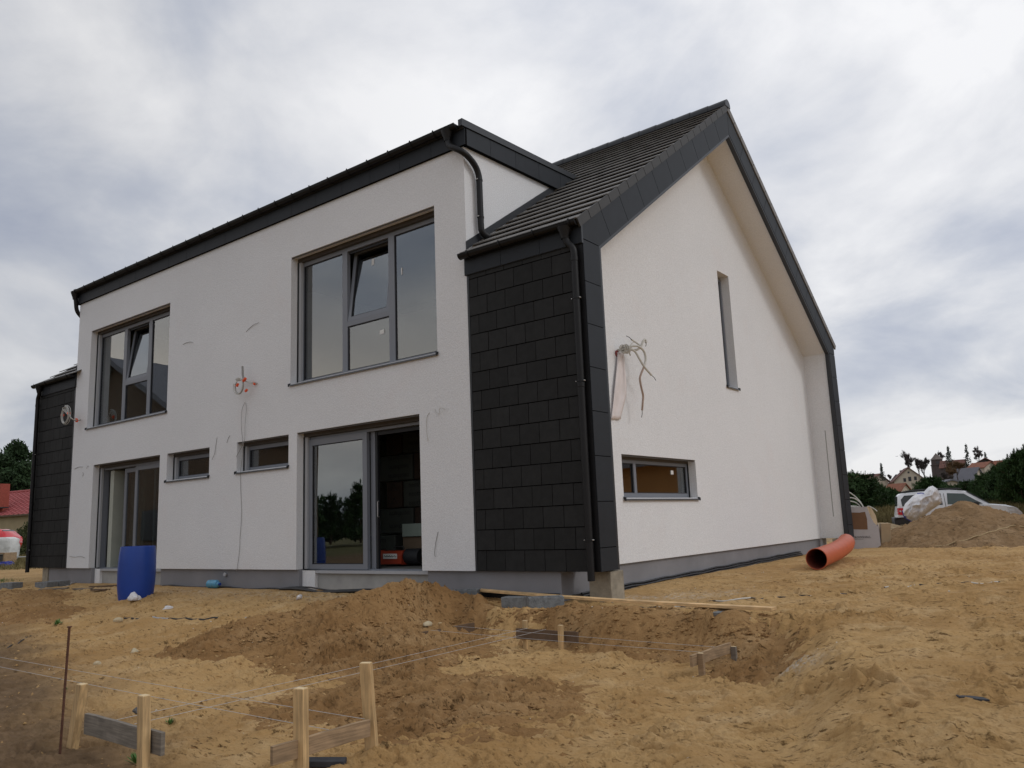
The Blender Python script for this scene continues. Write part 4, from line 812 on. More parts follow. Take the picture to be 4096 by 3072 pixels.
# ================================================================== LAYOUT STAKES, BOARDS AND STRINGS
def stake(x, y, z0, z1, w, lean=(0, 0), m=wood_new, label='', rot=0.0, d=None):
    d = d or w*0.75; root = thing('wooden_stake', label, 'stake', (x, y, z0), 'stakes of the batter boards')
    ax = Vector((cos(rot), sin(rot), 0)); ay = Vector((-sin(rot), cos(rot), 0)); b = Vector((x, y, z0-0.12)); tp = Vector((x+lean[0], y+lean[1], z1)); up = tp-b; mb = MB(); n = 7; P = []
    for i in range(n):
        c = b + up*i/(n-1); j = 0.0 if i == n-1 else 1.0
        for sx, sy in ((-1,-1),(1,-1),(1,1),(-1,1)): P.append(c + ax*sx*(w/2+j*random.uniform(-0.0012, 0.0012)) + ay*sy*(d/2+j*random.uniform(-0.0012, 0.0012)))
    F = [(0,3,2,1), tuple(4*(n-1)+k for k in range(4))]
    for i in range(n-1):
        for k in range(4): F.append((4*i+k, 4*i+(k+1) % 4, 4*i+4+(k+1) % 4, 4*i+4+k))
    mb.add(P, F); mb.build('post', m, root, bevel=0.0025)
    c = tp + up.normalized()*0.001; mb = MB(); mb.add([c+ax*sx*(w/2-0.004)+ay*sy*(d/2-0.004)+Vector((0, 0, 0.002)) for sx, sy in ((-1,-1),(1,-1),(1,1),(-1,1))] + [c+ax*sx*(w/2-0.004)+ay*sy*(d/2-0.004)-Vector((0, 0, 0.004)) for sx, sy in ((-1,-1),(1,-1),(1,1),(-1,1))], [(0,1,2,3), (0,4,5,1), (1,5,6,2), (2,6,7,3), (3,7,4,0)]); mb.build('cut_end', cut_m, root)
def board(p0, p1, h, th, label, m, nrm):
    p0, p1 = Vector(p0), Vector(p1); mb = MB(); n = 9; ax = (p1-p0); nv = Vector(nrm).normalized(); up = ax.cross(nv).normalized(); up = up if up.z > 0 else -up; P = []
    for i in range(n):
        c = p0 + ax*i/(n-1) + nv*0.004*sin(i*0.9) + up*0.0015*sin(i*2.1)
        for sx, sy in ((-1,-1),(1,-1),(1,1),(-1,1)): P.append(c + nv*sx*th/2 + up*(sy*h/2 - h/2))
    F = [(0,1,2,3), tuple(4*(n-1)+k for k in (3,2,1,0))]
    for i in range(n-1):
        for k in range(4): F.append((4*i+k, 4*i+4+k, 4*i+4+(k+1) % 4, 4*i+(k+1) % 4))
    mb.add(P, F); o = mb.build('batter_board', m, None, bevel=0.0025, pivot=((p0+p1)/2)[:]); tag(o, label, 'board', 'nailed batter boards'); return o
stake(1.62, -6.30, -0.72, -0.318, 0.072, (0.12, 0.0), wood_new, 'short yellow stake standing next to the rusty rebar')
stake(2.70, -6.35, -0.72, -0.297, 0.070, (-0.03, 0), wood_new, 'short yellow stake at the outer end of the grey board')
board((1.80, -6.29, -0.505), (2.815, -6.30, -0.507), 0.135, 0.028, 'weathered grey board nailed between the two short stakes', wood_old, (0, 1, 0))
stake(3.72, -5.96, -0.68, -0.232, 0.072, (-0.01, 0.0), wood_new, 'thick yellow stake in front, at the low end of the brown board', rot=0.25)
stake(3.70, -5.38, -0.82, -0.175, 0.072, (-0.03, -0.04), wood_new, 'tallest stake, a split round post at the high end of the brown board', rot=0.5)
board((3.705, -6.155, -0.508), (3.715, -5.44, -0.507), 0.102, 0.025, 'pale brown board nailed between the thick stake and the tallest stake', wood_old2, (1, 0, 0))
stake(1.95, -1.45, -0.78, -0.446, 0.055, m=wood_new, label='small stake behind the dark board under the sand bank')
stake(2.515, -1.55, -0.78, -0.460, 0.055, m=wood_new, label='small pale stake in front of the dark board under the sand bank')
board((1.87, -1.51, -0.525), (2.705, -1.50, -0.526), 0.117, 0.025, 'dark wet board nailed to two small stakes at the rear of the trench', wood_dark, (0, 1, 0))
stake(4.45, -2.17, -0.78, -0.540, 0.052, m=wood_old2, label='stubby brown stake at the near end of the short board on the trench edge')
stake(4.45, -1.44, -0.78, -0.585, 0.050, m=wood_old, label='stubby dark stake at the far end of the short board on the trench edge')
board((4.41, -2.29, -0.543), (4.41, -1.43, -0.548), 0.098, 0.025, 'short tan board between two stubby stakes on the trench edge', wood_old2, (1, 0, 0))
q1 = at(1898, 2512, z=-0.53); q2 = at(1800, 2535, z=-0.53)
stake(0.93, -1.78, -0.78, -0.475, 0.05, m=wood_new, label='stake half buried in the slope of the tall spoil heap')
board((0.98, -2.15, -0.53), (1.00, -1.25, -0.53), 0.115, 0.025, 'dark board half buried at the foot of the tall spoil heap', wood_dark, (1, 0, 0))
def string(p0, p1, label, sag=0.006):
    p0, p1 = Vector(p0), Vector(p1); n = 14; pts = [p0.lerp(p1, i/n) - Vector((0, 0, sag*4*(i/n)*(1-i/n))) for i in range(n+1)]
    mb = MB(); mb.tube(pts, 0.0016, 5); o = mb.build('layout_string', string_m, None, pivot=((p0+p1)/2)[:]); tag(o, label, 'string', 'builder strings between the batter boards'); return o
string((3.715, -5.475, -0.500), at(-60, 2618, z=-0.50), 'upper taut string running left from the tallest stake past the rebar')
string((3.715, -5.76, -0.502), at(-60, 2655, z=-0.50), 'lower taut string running left from the thick front stake past the rebar')
string((2.22, -6.29, -0.502), (2.02, -1.50, -0.520), 'taut string from the grey board to the dark board, nearer the tall spoil heap')
string((2.45, -6.29, -0.502), (2.28, -1.50, -0.520), 'taut string from the grey board to the dark board, nearer the tallest stake')
string((1.0, -1.62, -0.525), (4.41, -1.78, -0.542), 'taut string along the rear of the trench, the one nearer the house')
string((1.0, -2.02, -0.525), (4.41, -2.10, -0.542), 'taut string along the rear of the trench, the one nearer the stakes')
# knots
for i, p in enumerate(((3.73, -5.475, -0.50), (3.73, -5.76, -0.502))):
    pass
# rusty rebar
rb = thing('rebar', 'rusty ribbed steel rod stuck upright in the soil', 'rebar', (1.726, -6.421, -0.72)); mb = MB(); a = Vector((1.726, -6.421, -0.85)); b = Vector((1.773, -6.421, 0.083)); mb.tube([a, b], 0.0085, 8)
for i in range(62):
    c = a.lerp(b, i/62); mb.tube([c+Vector((-0.0095, 0, -0.003)), c+Vector((0, -0.0098, 0)), c+Vector((0.0095, 0, 0.003))], 0.0018, 4)
mb.build('rod', rust_m, rb, smooth=True); mb = MB(); mb.lathe([(0, 0.005), (0.016, 0.004), (0.016, -0.004), (0, -0.005)], b, 10); mb.build('flattened_head', rust_m, rb)
# ---- blue barrel (upside down, open end to the ground)
bx, by = -6.44, -1.68; bz = gz(bx, by); br = thing('barrel', 'large blue plastic barrel standing before the sliding door near the far end', 'barrel', (bx, by, bz))
mb = MB(); prof = [(0.272, -0.02), (0.276, 0.0), (0.292, 0.10), (0.306, 0.25), (0.311, 0.45), (0.309, 0.62), (0.300, 0.76), (0.287, 0.88), (0.283, 0.90), (0.277, 0.902), (0.274, 0.89), (0.268, 0.80)]
mb.lathe(prof, (bx, by, bz), 48, axis=Vector((0.012, 0.01, 1))); mb.build('shell', barrel_m, br, smooth=True); mb = MB(); mb.lathe([(0.268, 0.80), (0.0, 0.80)], (bx, by, bz), 32); mb.build('base', barrel_m, br)
# ---- plank on blocks
def hollow_block(c, ang, dims, label, pit=0.0, solid=False):
    c = Vector(c); lx, ly, lz = dims; root = thing('concrete_block', label, 'block', c[:], 'grey concrete blocks'); mb = MB(); ax = Vector((cos(ang), sin(ang), pit)).normalized(); ay = Vector((-sin(ang), cos(ang), 0)); az = ax.cross(ay)
    P = lambda x, y, z: c + ax*x + ay*y + az*z
    def bx_(x0, x1, y0, y1, z0, z1):
        mb.add([P(x0,y0,z0),P(x1,y0,z0),P(x1,y1,z0),P(x0,y1,z0),P(x0,y0,z1),P(x1,y0,z1),P(x1,y1,z1),P(x0,y1,z1)], [(0,3,2,1),(4,5,6,7),(0,1,5,4),(1,2,6,5),(2,3,7,6),(3,0,4,7)])
    if solid: bx_(-lx/2, lx/2, -ly/2, ly/2, 0, lz)
    else:
        w = 0.04; bx_(-lx/2, lx/2, -ly/2, -ly/2+w, 0, lz); bx_(-lx/2, lx/2, ly/2-w, ly/2, 0, lz)
        for x in (-lx/2, -w/2, lx/2-w): bx_(x, x+w, -ly/2+w+0.0005, ly/2-w-0.0005, 0, lz)
        bx_(-lx/2+w, lx/2-w, -ly/2+w, ly/2-w, 0.0, 0.02)
    mb.build('body', block_m, root, bevel=0.004)
k1 = at(1868, 2392, z=-0.45); hollow_block((-0.02, -0.22, -0.43), radians(28), (0.40, 0.24, 0.19), 'hollow grey concrete block under the thin end of the plank')
k2 = at(2060, 2418, z=-0.45); hollow_block((1.02, -0.43, -0.44), radians(8), (0.30, 0.20, 0.145), 'rough solid grey block lying just before the plank, beside the hollow one', solid=True)
hollow_block((1.66, -0.62, -0.455), radians(42), (0.44, 0.24, 0.195), 'hollow grey concrete block pushed against the plank, cavity facing up')
hollow_block((4.03, -0.75, -0.47), radians(12), (0.34, 0.20, 0.125), 'flat grey block under the free end of the plank', solid=True)
pl0 = Vector((0.02, -0.02, -0.262)); pl1 = Vector((4.62, -0.74, -0.300)); mb = MB(); axp = (pl1-pl0).normalized(); ayp = axp.cross(Vector((0, 0, 1))).normalized(); n = 24; P = []
for i in range(n+1):
    c = pl0.lerp(pl1, i/n) - Vector((0, 0, 0.020*sin(pi*i/n)))
    for sx, sz in ((-1,-1),(1,-1),(1,1),(-1,1)): P.append(c + ayp*sx*(0.058+0.0015*sin(i*2.3)) + Vector((0, 0, sz*0.016)))
F = [(0,1,2,3), tuple(4*n+k for k in (3,2,1,0))]
for i in range(n):
    for k in range(4): F.append((4*i+k, 4*i+4+k, 4*i+4+(k+1) % 4, 4*i+(k+1) % 4))
mb.add(P, F); o = mb.build('plank', wood_plank, None, bevel=0.003, pivot=((pl0+pl1)/2)[:]); tag(o, 'long bright new pine plank resting across concrete blocks', 'plank')
# ---- orange drain elbow
def ring_tube(c, rad, rin, seg=30):
    mb = MB(); pts = spline(c, 6); n = len(pts); rr_ = [rad[0] + (rad[1]-rad[0])*i/(n-1) for i in range(n)]; rr_[0] *= 1.045; rr_[1] *= 1.04; rr_[2] *= 1.02; mb.tube(pts, rr_, seg, caps=False); mi = MB(); mi.tube(pts, [r-rin for r in rr_], seg, caps=False); a = mb.v[:seg]; b = mi.v[:seg]
    mb.add(a+b, [(k, (k+1) % seg, seg+(k+1) % seg, seg+k) for k in range(seg)]); a = mb.v[(n-1)*seg:n*seg]; b = mi.v[-seg:]; mb.add(a+b, [(k, (k+1) % seg, seg+(k+1) % seg, seg+k) for k in range(seg)]); return mb, mi
C1 = [at(3266, 2236, d=13.75), at(3300, 2222, d=14.3), at(3345, 2203, d=15.1), at(3378, 2180, d=15.8), at(3385, 2168, d=16.4)]
zb_ = C1[0].z - 0.178 - gz(C1[0].x, C1[0].y)
m1_, m2_ = ring_tube(C1, (0.172, 0.165), 0.010); pp = thing('drain_pipe', 'thick orange plastic drain elbow lying open on the sand by the gable corner', 'pipe', C1[0][:]); m1_.build('shell', orange_pipe, pp, smooth=True); m2_.build('bore', pipe_in, pp, smooth=True)
print('PIPE', C1[0], zb_, [round(c.z-0.17-gz(c.x, c.y), 2) for c in C1])
# ---- cardboard box with white conduit coil in it
bp_ = at(3418, 2196, z=-0.30); b2_ = at(3492, 2190, z=-0.30); print('BOX', bp_, b2_)
def cardboard():
    root = thing('cardboard_box', 'big torn white cardboard box with a brown patch, standing behind the gable corner', 'box', bp_[:]); zb = gz(bp_.x, bp_.y)-0.01
    ex = Vector((0.93, 0.37, 0)); ey = Vector((-0.37, 0.93, 0)); w, dpt, h = 0.86, 0.5, 1.02; O = bp_ - ex*0.25; O.z = zb
    P = lambda x, y, z: O + ex*x + ey*y + Vector((0, 0, z))
    def slab(name, pts, m, th=0.006, nv=ey):
        mb = MB(); a = [P(*p) for p in pts]; b = [q + nv*th for q in a]; n = len(a); mb.add(a+b, [tuple(range(n)), tuple(reversed(range(n, 2*n)))] + [(i, (i+1) % n, n+(i+1) % n, n+i) for i in range(n)]); return mb.build(name, m, root)
    slab('front_panel', [(0, 0, 0), (w, 0, 0), (w, 0, 0.52), (w-0.10, 0, 0.62), (w-0.17, 0, 0.80), (w-0.22, 0, h), (0.0, 0, h)], card_w)
    slab('side_panel', [(w, 0.0, 0), (w, dpt, 0), (w, dpt, 0.5), (w, 0.12, 0.62), (w, 0.0, 0.52)], card_w, nv=-ex); slab('back_panel', [(0, dpt, 0), (w, dpt, 0), (w, dpt, 0.6), (0, dpt, 0.95)], card_w); slab('left_panel', [(0, 0.01, 0), (0, dpt, 0), (0, dpt, 0.95), (0, 0.01, h)], card_w, nv=ex)
    slab('torn_patch', [(0.02, -0.005, 0.50), (0.60, -0.005, 0.47), (0.61, -0.005, 0.72), (0.585, -0.005, 0.90), (0.45, -0.005, 0.885), (0.3, -0.005, 0.895), (0.02, -0.005, 0.90)], card_b, 0.003)
    slab('bent_flap', [(w-0.22, 0.0, h), (w-0.17, 0, 0.80), (w-0.10, 0, 0.62), (w-0.0, 0.1, 0.56), (w-0.02, 0.16, 0.80), (w-0.10, 0.14, 0.98), (w-0.18, 0.06, 1.03)], card_t, 0.005)
    slab('bottom_shade_strip', [(0, 0.02, -0.03), (w-0.02, 0.02, -0.03), (w-0.02, 0.02, 0.0), (0, 0.02, 0.0)], gasket_m)  # black strip drawn as the shade under the box
    for nm, pts in (('leaf_mark', [(0.08, -0.004, 0.295), (0.14, -0.004, 0.30), (0.16, -0.004, 0.325), (0.18, -0.004, 0.30), (0.25, -0.004, 0.295), (0.165, -0.004, 0.25)]),): slab(nm, pts, red_m, 0.002)
    text('ROWSHALL', P(0.28, -0.004, 0.268), ex, Vector((0, 0, 1)), 0.07, ink_m, root)
    slab('print_line', [(0.28, -0.004, 0.24), (0.48, -0.004, 0.24), (0.48, -0.004, 0.246), (0.28, -0.004, 0.246)], ink_m, 0.002)
    slab('symbol_mark', [(w+0.002, 0.12, 0.28), (w+0.002, 0.20, 0.28), (w+0.002, 0.20, 0.34), (w+0.002, 0.12, 0.34)], ink_m, 0.002, ex); slab('symbol_mark', [(w+0.002, 0.12, 0.20), (w+0.002, 0.20, 0.20), (w+0.002, 0.20, 0.22), (w+0.002, 0.12, 0.22)], ink_m, 0.002, ex)
    return P
def text(body, origin, ex, up, size, m, parent, flip=False, thick=0.001):
    cu = bpy.data.curves.new('lettering', 'FONT'); cu.body = body; cu.size = size; cu.extrude = thick; cu.resolution_u = 2
    o = bpy.data.objects.new('lettering', cu); COL.objects.link(o); bpy.context.view_layer.update(); me = bpy.data.meshes.new_from_object(o.evaluated_get(bpy.context.evaluated_depsgraph_get())); bpy.data.objects.remove(o)
    me.materials.clear(); me.materials.append(m); o = bpy.data.objects.new('lettering', me); COL.objects.link(o); o.parent = parent
    ex = Vector(ex).normalized(); up = Vector(up).normalized()
    if flip: ex, up = -ex, -up
    n = ex.cross(up); pl = Vector((0, 0, 0)); q = parent
    while q is not None: pl += q.location; q = q.parent
    org = Vector(origin)-pl; o.matrix_local = Matrix(((ex.x, up.x, n.x, org.x), (ex.y, up.y, n.y, org.y), (ex.z, up.z, n.z, org.z), (0, 0, 0, 1))); return o
PB = cardboard()
cb = thing('conduit_bundle', 'springy white plastic conduits sticking out of the torn cardboard box', 'conduits', PB(0.6, 0.25, 0.5)[:])
for k, pts in enumerate([[(0.62, 0.25, 0.4), (0.60, 0.22, 0.95), (0.45, 0.2, 1.25), (0.18, 0.1, 1.48)], [(0.62, 0.22, 0.5), (0.58, 0.2, 1.0), (0.42, 0.15, 1.22), (0.22, 0.1, 1.27)], [(0.62, 0.25, 0.6), (0.5, 0.2, 1.05), (0.25, 0.1, 1.18), (-0.1, 0.05, 1.14)], [(0.62, 0.25, 0.7), (0.5, 0.15, 1.0), (0.2, 0.1, 1.06), (-0.15, 0.05, 1.03)], [(0.60, 0.2, 0.9), (0.35, 0.1, 1.03), (0.1, 0.05, 0.99), (-0.2, 0.05, 0.90)], [(0.62, 0.2, 0.7), (0.45, 0.15, 0.99), (0.15, 0.08, 1.0), (-0.1, 0, 1.08)], [(0.60, 0.2, 0.85), (0.40, 0.1, 0.98), (0.2, 0.05, 0.90), (0.0, 0.02, 0.93)], [(0.64, 0.2, 0.8), (0.66, 0.1, 1.02), (0.78, 0.05, 0.98), (0.86, 0.0, 0.90)]]):
    mb = MB(); mb.tube(spline([PB(*p) for p in pts], 6), 0.015, 7); mb.build('conduit', cable_w, cb, smooth=True)
root = thing('timber_offcut', 'pale timber block leaning behind the cardboard box', 'timber block', PB(1.02, 0.3, 0)[:]); mb = MB(); mb.obox(PB(1.02, 0.30, 0.30), Vector((0.93, 0.37, 0)), Vector((-0.37, 0.93, 0)), (0.1, 0, 1), 0.11, 0.16, 0.30); mb.build('body', card_t, root, bevel=0.005)

# ---- bottle, film scraps, stones, small rubbish
p = at(893, 2372, z=-0.37); q = Vector((-6.50, -0.12, -0.27)); bo = thing('water_bottle', 'crushed pale blue five litre water bottle lying by the plinth', 'bottle', q[:]); ax = Vector((1, 0.05, 0)); mb = MB()
mb.lathe([(0, -0.16), (0.06, -0.16), (0.078, -0.14), (0.080, -0.09), (0.072, -0.075), (0.080, -0.06), (0.080, 0.0), (0.073, 0.012), (0.080, 0.03), (0.078, 0.09), (0.05, 0.14), (0.024, 0.155), (0.024, 0.17)], q, 18, axis=ax); mb.build('body', bottle_m, bo, smooth=True); mb = MB(); mb.lathe([(0.027, 0.165), (0.028, 0.195), (0, 0.197)], q, 14, axis=ax); mb.build('cap', barrel_m, bo, smooth=True); mb = MB(); mb.tube([q+Vector((0.13+0.055*cos(i*pi/6)*0.3, -0.055*cos(i*pi/6), 0.055*sin(i*pi/6))) for i in range(7)], 0.004, 5); mb.build('handle', barrel_m, bo)
def lump(name, label, cat, c, s, m, seed, group=None, flat=0.6, crinkle=0.35):
    bm = bmesh.new(); bmesh.ops.create_icosphere(bm, subdivisions=3, radius=1.0); rs = random.Random(seed); dirs = [Vector((rs.gauss(0, 1), rs.gauss(0, 1), rs.gauss(0, 1))).normalized() for _ in range(14)]; am = [rs.uniform(-crinkle, crinkle) for _ in dirs]
    for v in bm.verts:
        n = v.co.normalized(); f = 1 + sum(a*max(0, n.dot(d))**5 for a, d in zip(am, dirs)) + rs.uniform(-0.03, 0.03)*crinkle*3; v.co = n*f*s; v.co.z = max(v.co.z*flat, -s*0.25)
    me = bpy.data.meshes.new(name); bm.to_mesh(me); bm.free(); me.materials.append(m); o = bpy.data.objects.new(name, me); COL.objects.link(o); o.location = c; tag(o, label, cat, group); return o
_D = np.geomspace(2.5, 60, 1600)
def gnd(u, v, dz=0.0, bare=False):
    a = at(u, v, d=1.0)-CAM; X_ = CAM.x+a.x*_D; Y_ = CAM.y+a.y*_D; Z_ = CAM.z+a.z*_D; h = (low_z if bare else top_za)(X_, Y_); k = int(np.argmax(Z_ < h)); return Vector((X_[k], Y_[k], h[k]+dz))
c = gnd(535, 2408); lump('plastic_scrap', 'crumpled clear white film scrap on the sand in front of the blue barrel', 'plastic scrap', c+Vector((0, 0, 0.04)), 0.085, film_m, 1, flat=1.0, crinkle=0.9); lump('plastic_scrap', 'flat white film scrap a little to the side of the blue barrel', 'plastic scrap', gnd(675, 2435, 0.01), 0.07, film_m, 2, flat=0.35, crinkle=0.7)
lump('plastic_scrap', 'small white film scrap at the side of the tall spoil heap', 'plastic scrap', gnd(1200, 2402, 0.03), 0.045, film_m, 3, flat=1.0, crinkle=0.8)
lump('stone', 'pale tan stone on the sand below the grey hose', 'stone', gnd(470, 2492, 0.02), 0.075, stone_m, 4, flat=0.7); lump('dark_lump', 'dark grey crumbly lump beside the short yellow stake', 'lump', gnd(548, 2855, 0.02), 0.042, stone_d, 5, flat=1.0, crinkle=0.8)
lump('stone', 'small pale stone on the slope of the tall spoil heap', 'stone', gnd(1708, 2508, 0.02), 0.05, stone_m, 6, flat=0.9); lump('stone', 'small grey stone between the rebar and the pale tan stone', 'stone', gnd(390, 2660, 0.01), 0.035, stone_m, 8, flat=0.8); lump('stone', 'flat whitish stone on open sand between the strings and the small heap', 'stone', gnd(538, 2612, 0.01), 0.045, stone_m, 9, flat=0.8)
lump('stone', 'white pebble in the dark soil by the rebar', 'stone', gnd(103, 2920, 0.004), 0.013, sticker_m, 10, flat=0.5)
# grey felt scrap on the right, dark plank end at the lower frame edge
c = gnd(3885, 2800, 0.012); mb = MB(); ptsf = [(-0.085, 0.03), (-0.05, 0.05), (0.0, 0.042), (0.06, 0.03), (0.10, -0.025), (0.06, -0.035), (0.0, -0.02), (-0.06, -0.01)]; mb.prism([(c.x+a*1.0, c.y+b) for a, b in ptsf], 2, c.z-0.006, c.z+0.004); o = mb.build('felt_scrap', mat('dark_grey_felt', (0.05, 0.052, 0.058), 0.95, noise=(40, 0.3)), None, pivot=c[:]); tag(o, 'dark grey oval felt scrap on the trodden sand', 'scrap')
c = gnd(1290, 3074, 0.035); mb = MB(); mb.obox(c, RV, FV.cross(Vector((1,0,0))) if False else Vector((-RV.y, RV.x, 0)), (0, 0, 1), 0.14, 0.05, 0.018); o = mb.build('dark_plank', mat('blackish_wood', (0.035, 0.036, 0.042), 0.8, noise=(20, 0.3)), None, bevel=0.004, pivot=c[:]); tag(o, 'short blackish plank lying below the pale brown board', 'plank')
def ground_line(name, label, cat, px, r, m, lift=0.004, m2=None, seed=0, buried=0.012):
    pts = [gnd(u, v, bare='hose' in label) for u, v in px]; P = spline(pts, 10); rs = random.Random(seed); out = []; 
    for i, p in enumerate(P): out.append(Vector((p.x, p.y, float(top_z(p.x, p.y))+r*0.6+lift+0.008*sin(i*0.7+seed)-buried*max(0, sin(i*0.23+seed)))))
    mb = MB(); mb.tube(out, r, 7); o = mb.build(name, m if not m2 else [m, m2], None, smooth=True, pivot=out[0][:]); tag(o, label, cat)
    if m2:
        n = len(o.data.polygons); mi = [1 if ((i//7)//9) % 3 == 1 else 0 for i in range(n)]; o.data.polygons.foreach_set('material_index', mi)
    return o
ground_line('ground_cable', 'black and white cable snaking over the sand away from the plank', 'cable', [(2560, 2430), (2640, 2434), (2740, 2431), (2800, 2412), (2920, 2402), (3080, 2392), (3200, 2386), (3340, 2380), (3440, 2370), (3540, 2356), (3680, 2342), (3800, 2339), (3920, 2336), (4040, 2330)], 0.009, cable_k, m2=cable_w, seed=2)
ground_line('ground_cable', 'grey and black hose lying straight on the sand between barrel and spoil heap', 'hose', [(478, 2470), (580, 2474), (700, 2480), (850, 2476), (1000, 2474), (1120, 2472), (1262, 2463)], 0.012, cable_k, m2=guide_m, seed=5)
ground_line('ground_cable', 'thin black hose at the frame edge on the low heap', 'hose', [(-40, 2615), (40, 2590), (90, 2565), (130, 2545)], 0.009, cable_k, seed=1)
ground_line('rope', 'tan rope trailing down the brown mound by the white car', 'rope', [(3740, 2190), (3860, 2165), (3930, 2143), (4000, 2120), (4040, 2110), (4110, 2118)], 0.014, rope_m, lift=0.01, buried=0.0, seed=3)
ground_line('ground_cable', 'pale hose lying at the foot of the plinth by the far sliding door', 'hose', [(268, 2345), (300, 2332), (345, 2322), (388, 2312)], 0.016, guide_m, seed=4, buried=0)
for k, (u, v, l, an, mm, lb) in enumerate(((330, 2362, 0.55, 0.2, wood_old, 'grey weathered board scrap lying near the far sliding door'), (425, 2350, 0.75, 0.5, wood_dark, 'dark brown board scrap lying beside the blue barrel'), (400, 2366, 0.5, 0.1, wood_dark, 'short dark board scrap just in front of the longer one'), (215, 2362, 0.6, 0.6, wood_old, 'thin pale lath near the far concrete pier'))):
    c = gnd(u, v, 0.03); mb = MB(); mb.obox(c, (cos(an), sin(an), 0.02), (-sin(an), cos(an), 0), (0, 0, 1), l/2, 0.05, 0.014); o = mb.build('board_scrap', mm, None, bevel=0.003, pivot=c[:]); tag(o, lb, 'board scrap')
for (u, v), lb in (((185, 2350), 'pale concrete block at the foot of the far pier'), ((235, 2345), 'second pale concrete block by the far pier, next to the plinth'), ((45, 2352), 'grey paving slab lying on the grass at the frame edge')):
    c = gnd(u, v); hollow_block((c.x, c.y, c.z-0.05), 0.2, (0.42, 0.26, 0.17), lb, solid=True)
def weed(c, s, label):
    mb = MB()
    for i in range(26):
        a = random.uniform(0, 6.28); el = random.uniform(0.2, 1.2); d = Vector((cos(a)*cos(el), sin(a)*cos(el), sin(el))); sd_ = d.cross(Vector((0, 0, 1))).normalized()*s*0.13; b0 = c+d*s*0.15; mb.add([b0, b0+d*s*0.5+sd_, b0+d*s, b0+d*s*0.5-sd_], [(0, 1, 2, 3)])
    o = mb.build('weed', weed_m, None, pivot=c[:]); tag(o, label, 'weed')
weed(gnd(678, 2903), 0.055, 'small green weed sprouting beside the grey board'); weed(gnd(548, 3062), 0.08, 'green weed at the foot of the outer short stake'); weed(gnd(232, 2502), 0.10, 'small dark weed on the low heap'); weed(gnd(262, 2762), 0.03, 'tiny green sprig clinging near the rebar')

# ================================================================== CABLES HANGING FROM THE WALLS
def wall_cable(name, label, pts, r, m, n=6, cat='cable'):
    P = spline([Vector(p) for p in pts], n); mb = MB(); mb.tube(P, r, 6); o = mb.build(name, m, None, smooth=True, pivot=P[0][:]); tag(o, label, cat); return o
def fw(u, v, y=-0.012): return at(u, v, y=y)
def coil(label, hole, cy, rad, pts_px, tapes, yb=-0.16, tail=None, strands=6):
    root = thing('cable_coil', label, 'cable coil', hole[:], 'coiled cables hanging from the front wall'); c = at(*cy, y=yb); rs = random.Random(int(cy[0]))
    for k in range(strands):
        P = []; ph = rs.uniform(-0.3, 0.3); dr = rs.uniform(-0.022, 0.022); dy = rs.uniform(-0.03, 0.03)
        for i in range(19): a = pi*0.62 + ph - i*2*pi/20; P.append(c + Vector((cos(a)*(rad+dr), dy, sin(a)*(rad*1.05+dr))))
        head = [hole + Vector((0, 0.01, rs.uniform(-0.02, 0.02)))] + [at(u, v, y=yy) + Vector((rs.uniform(-0.012, 0.012), 0, rs.uniform(-0.012, 0.012))) for u, v, yy in pts_px]
        mb = MB(); mb.tube(spline(head + P, 4), 0.0075, 5); mb.build('cable_strand', cable_w if k % 3 else cable_g, root, smooth=True)
    for u, v, w, h, yy in tapes:
        q = at(u, v, y=yy); mb = MB(); mb.lathe([(0.0, -w), (h, -w*0.9), (h*1.05, 0), (h, w*0.9), (0, w)], q, 9, axis=Vector((rs.uniform(0.5, 1), 0, rs.uniform(-0.8, 0.8)))); mb.build('tape_wrap', tape_m, root)
    return root
h1 = fw(1030, 1532, 0.0); r1 = coil('coil of white cables bound with orange tape above the small windows', h1, (955, 1545), 0.145, [(1018, 1532, -0.05), (1000, 1531, -0.10), (975, 1520, -0.14)], [(1016, 1534, 0.035, 0.022, -0.05), (978, 1519, 0.048, 0.026, -0.15), (950, 1540, 0.034, 0.024, -0.15), (985, 1562, 0.030, 0.024, -0.15)])
mb = MB(); mb.tube([at(975, 1518, y=-0.15), at(971, 1500, y=-0.15), at(958+12, 1465, y=-0.15)], 0.020, 8); mb.build('corrugated_sleeve', cable_g, r1)
h2 = fw(322, 1680, 0.0); coil('coil of white cables with red tape sticking out beside the far slate bay', h2, (262, 1660), 0.20, [(312, 1681, -0.08), (300, 1680, -0.2), (285, 1672, -0.3)], [(306, 1681, 0.04, 0.035, -0.12), (276, 1654, 0.035, 0.04, -0.3), (250, 1660, 0.03, 0.035, -0.3)], yb=-0.32, strands=9)
wall_cable('wall_cable', 'long thin grey cable hanging down the front wall past the small window', [fw(980, 1608), fw(968, 1640, -0.03), fw(965, 1700, -0.03), fw(972, 1800, -0.02), fw(962, 1900), fw(966, 2050), fw(960, 2150), fw(958, 2200), fw(948, 2275), fw(945, 2285)], 0.0042, cable_g)
wall_cable('wall_cable', 'short loop of grey cable ending at the small window corner', [fw(983, 1612), fw(985, 1640, -0.03), fw(980, 1700, -0.04), fw(978, 1760, -0.04), fw(960, 1800, -0.03), fw(944, 1828)], 0.0042, cable_g)
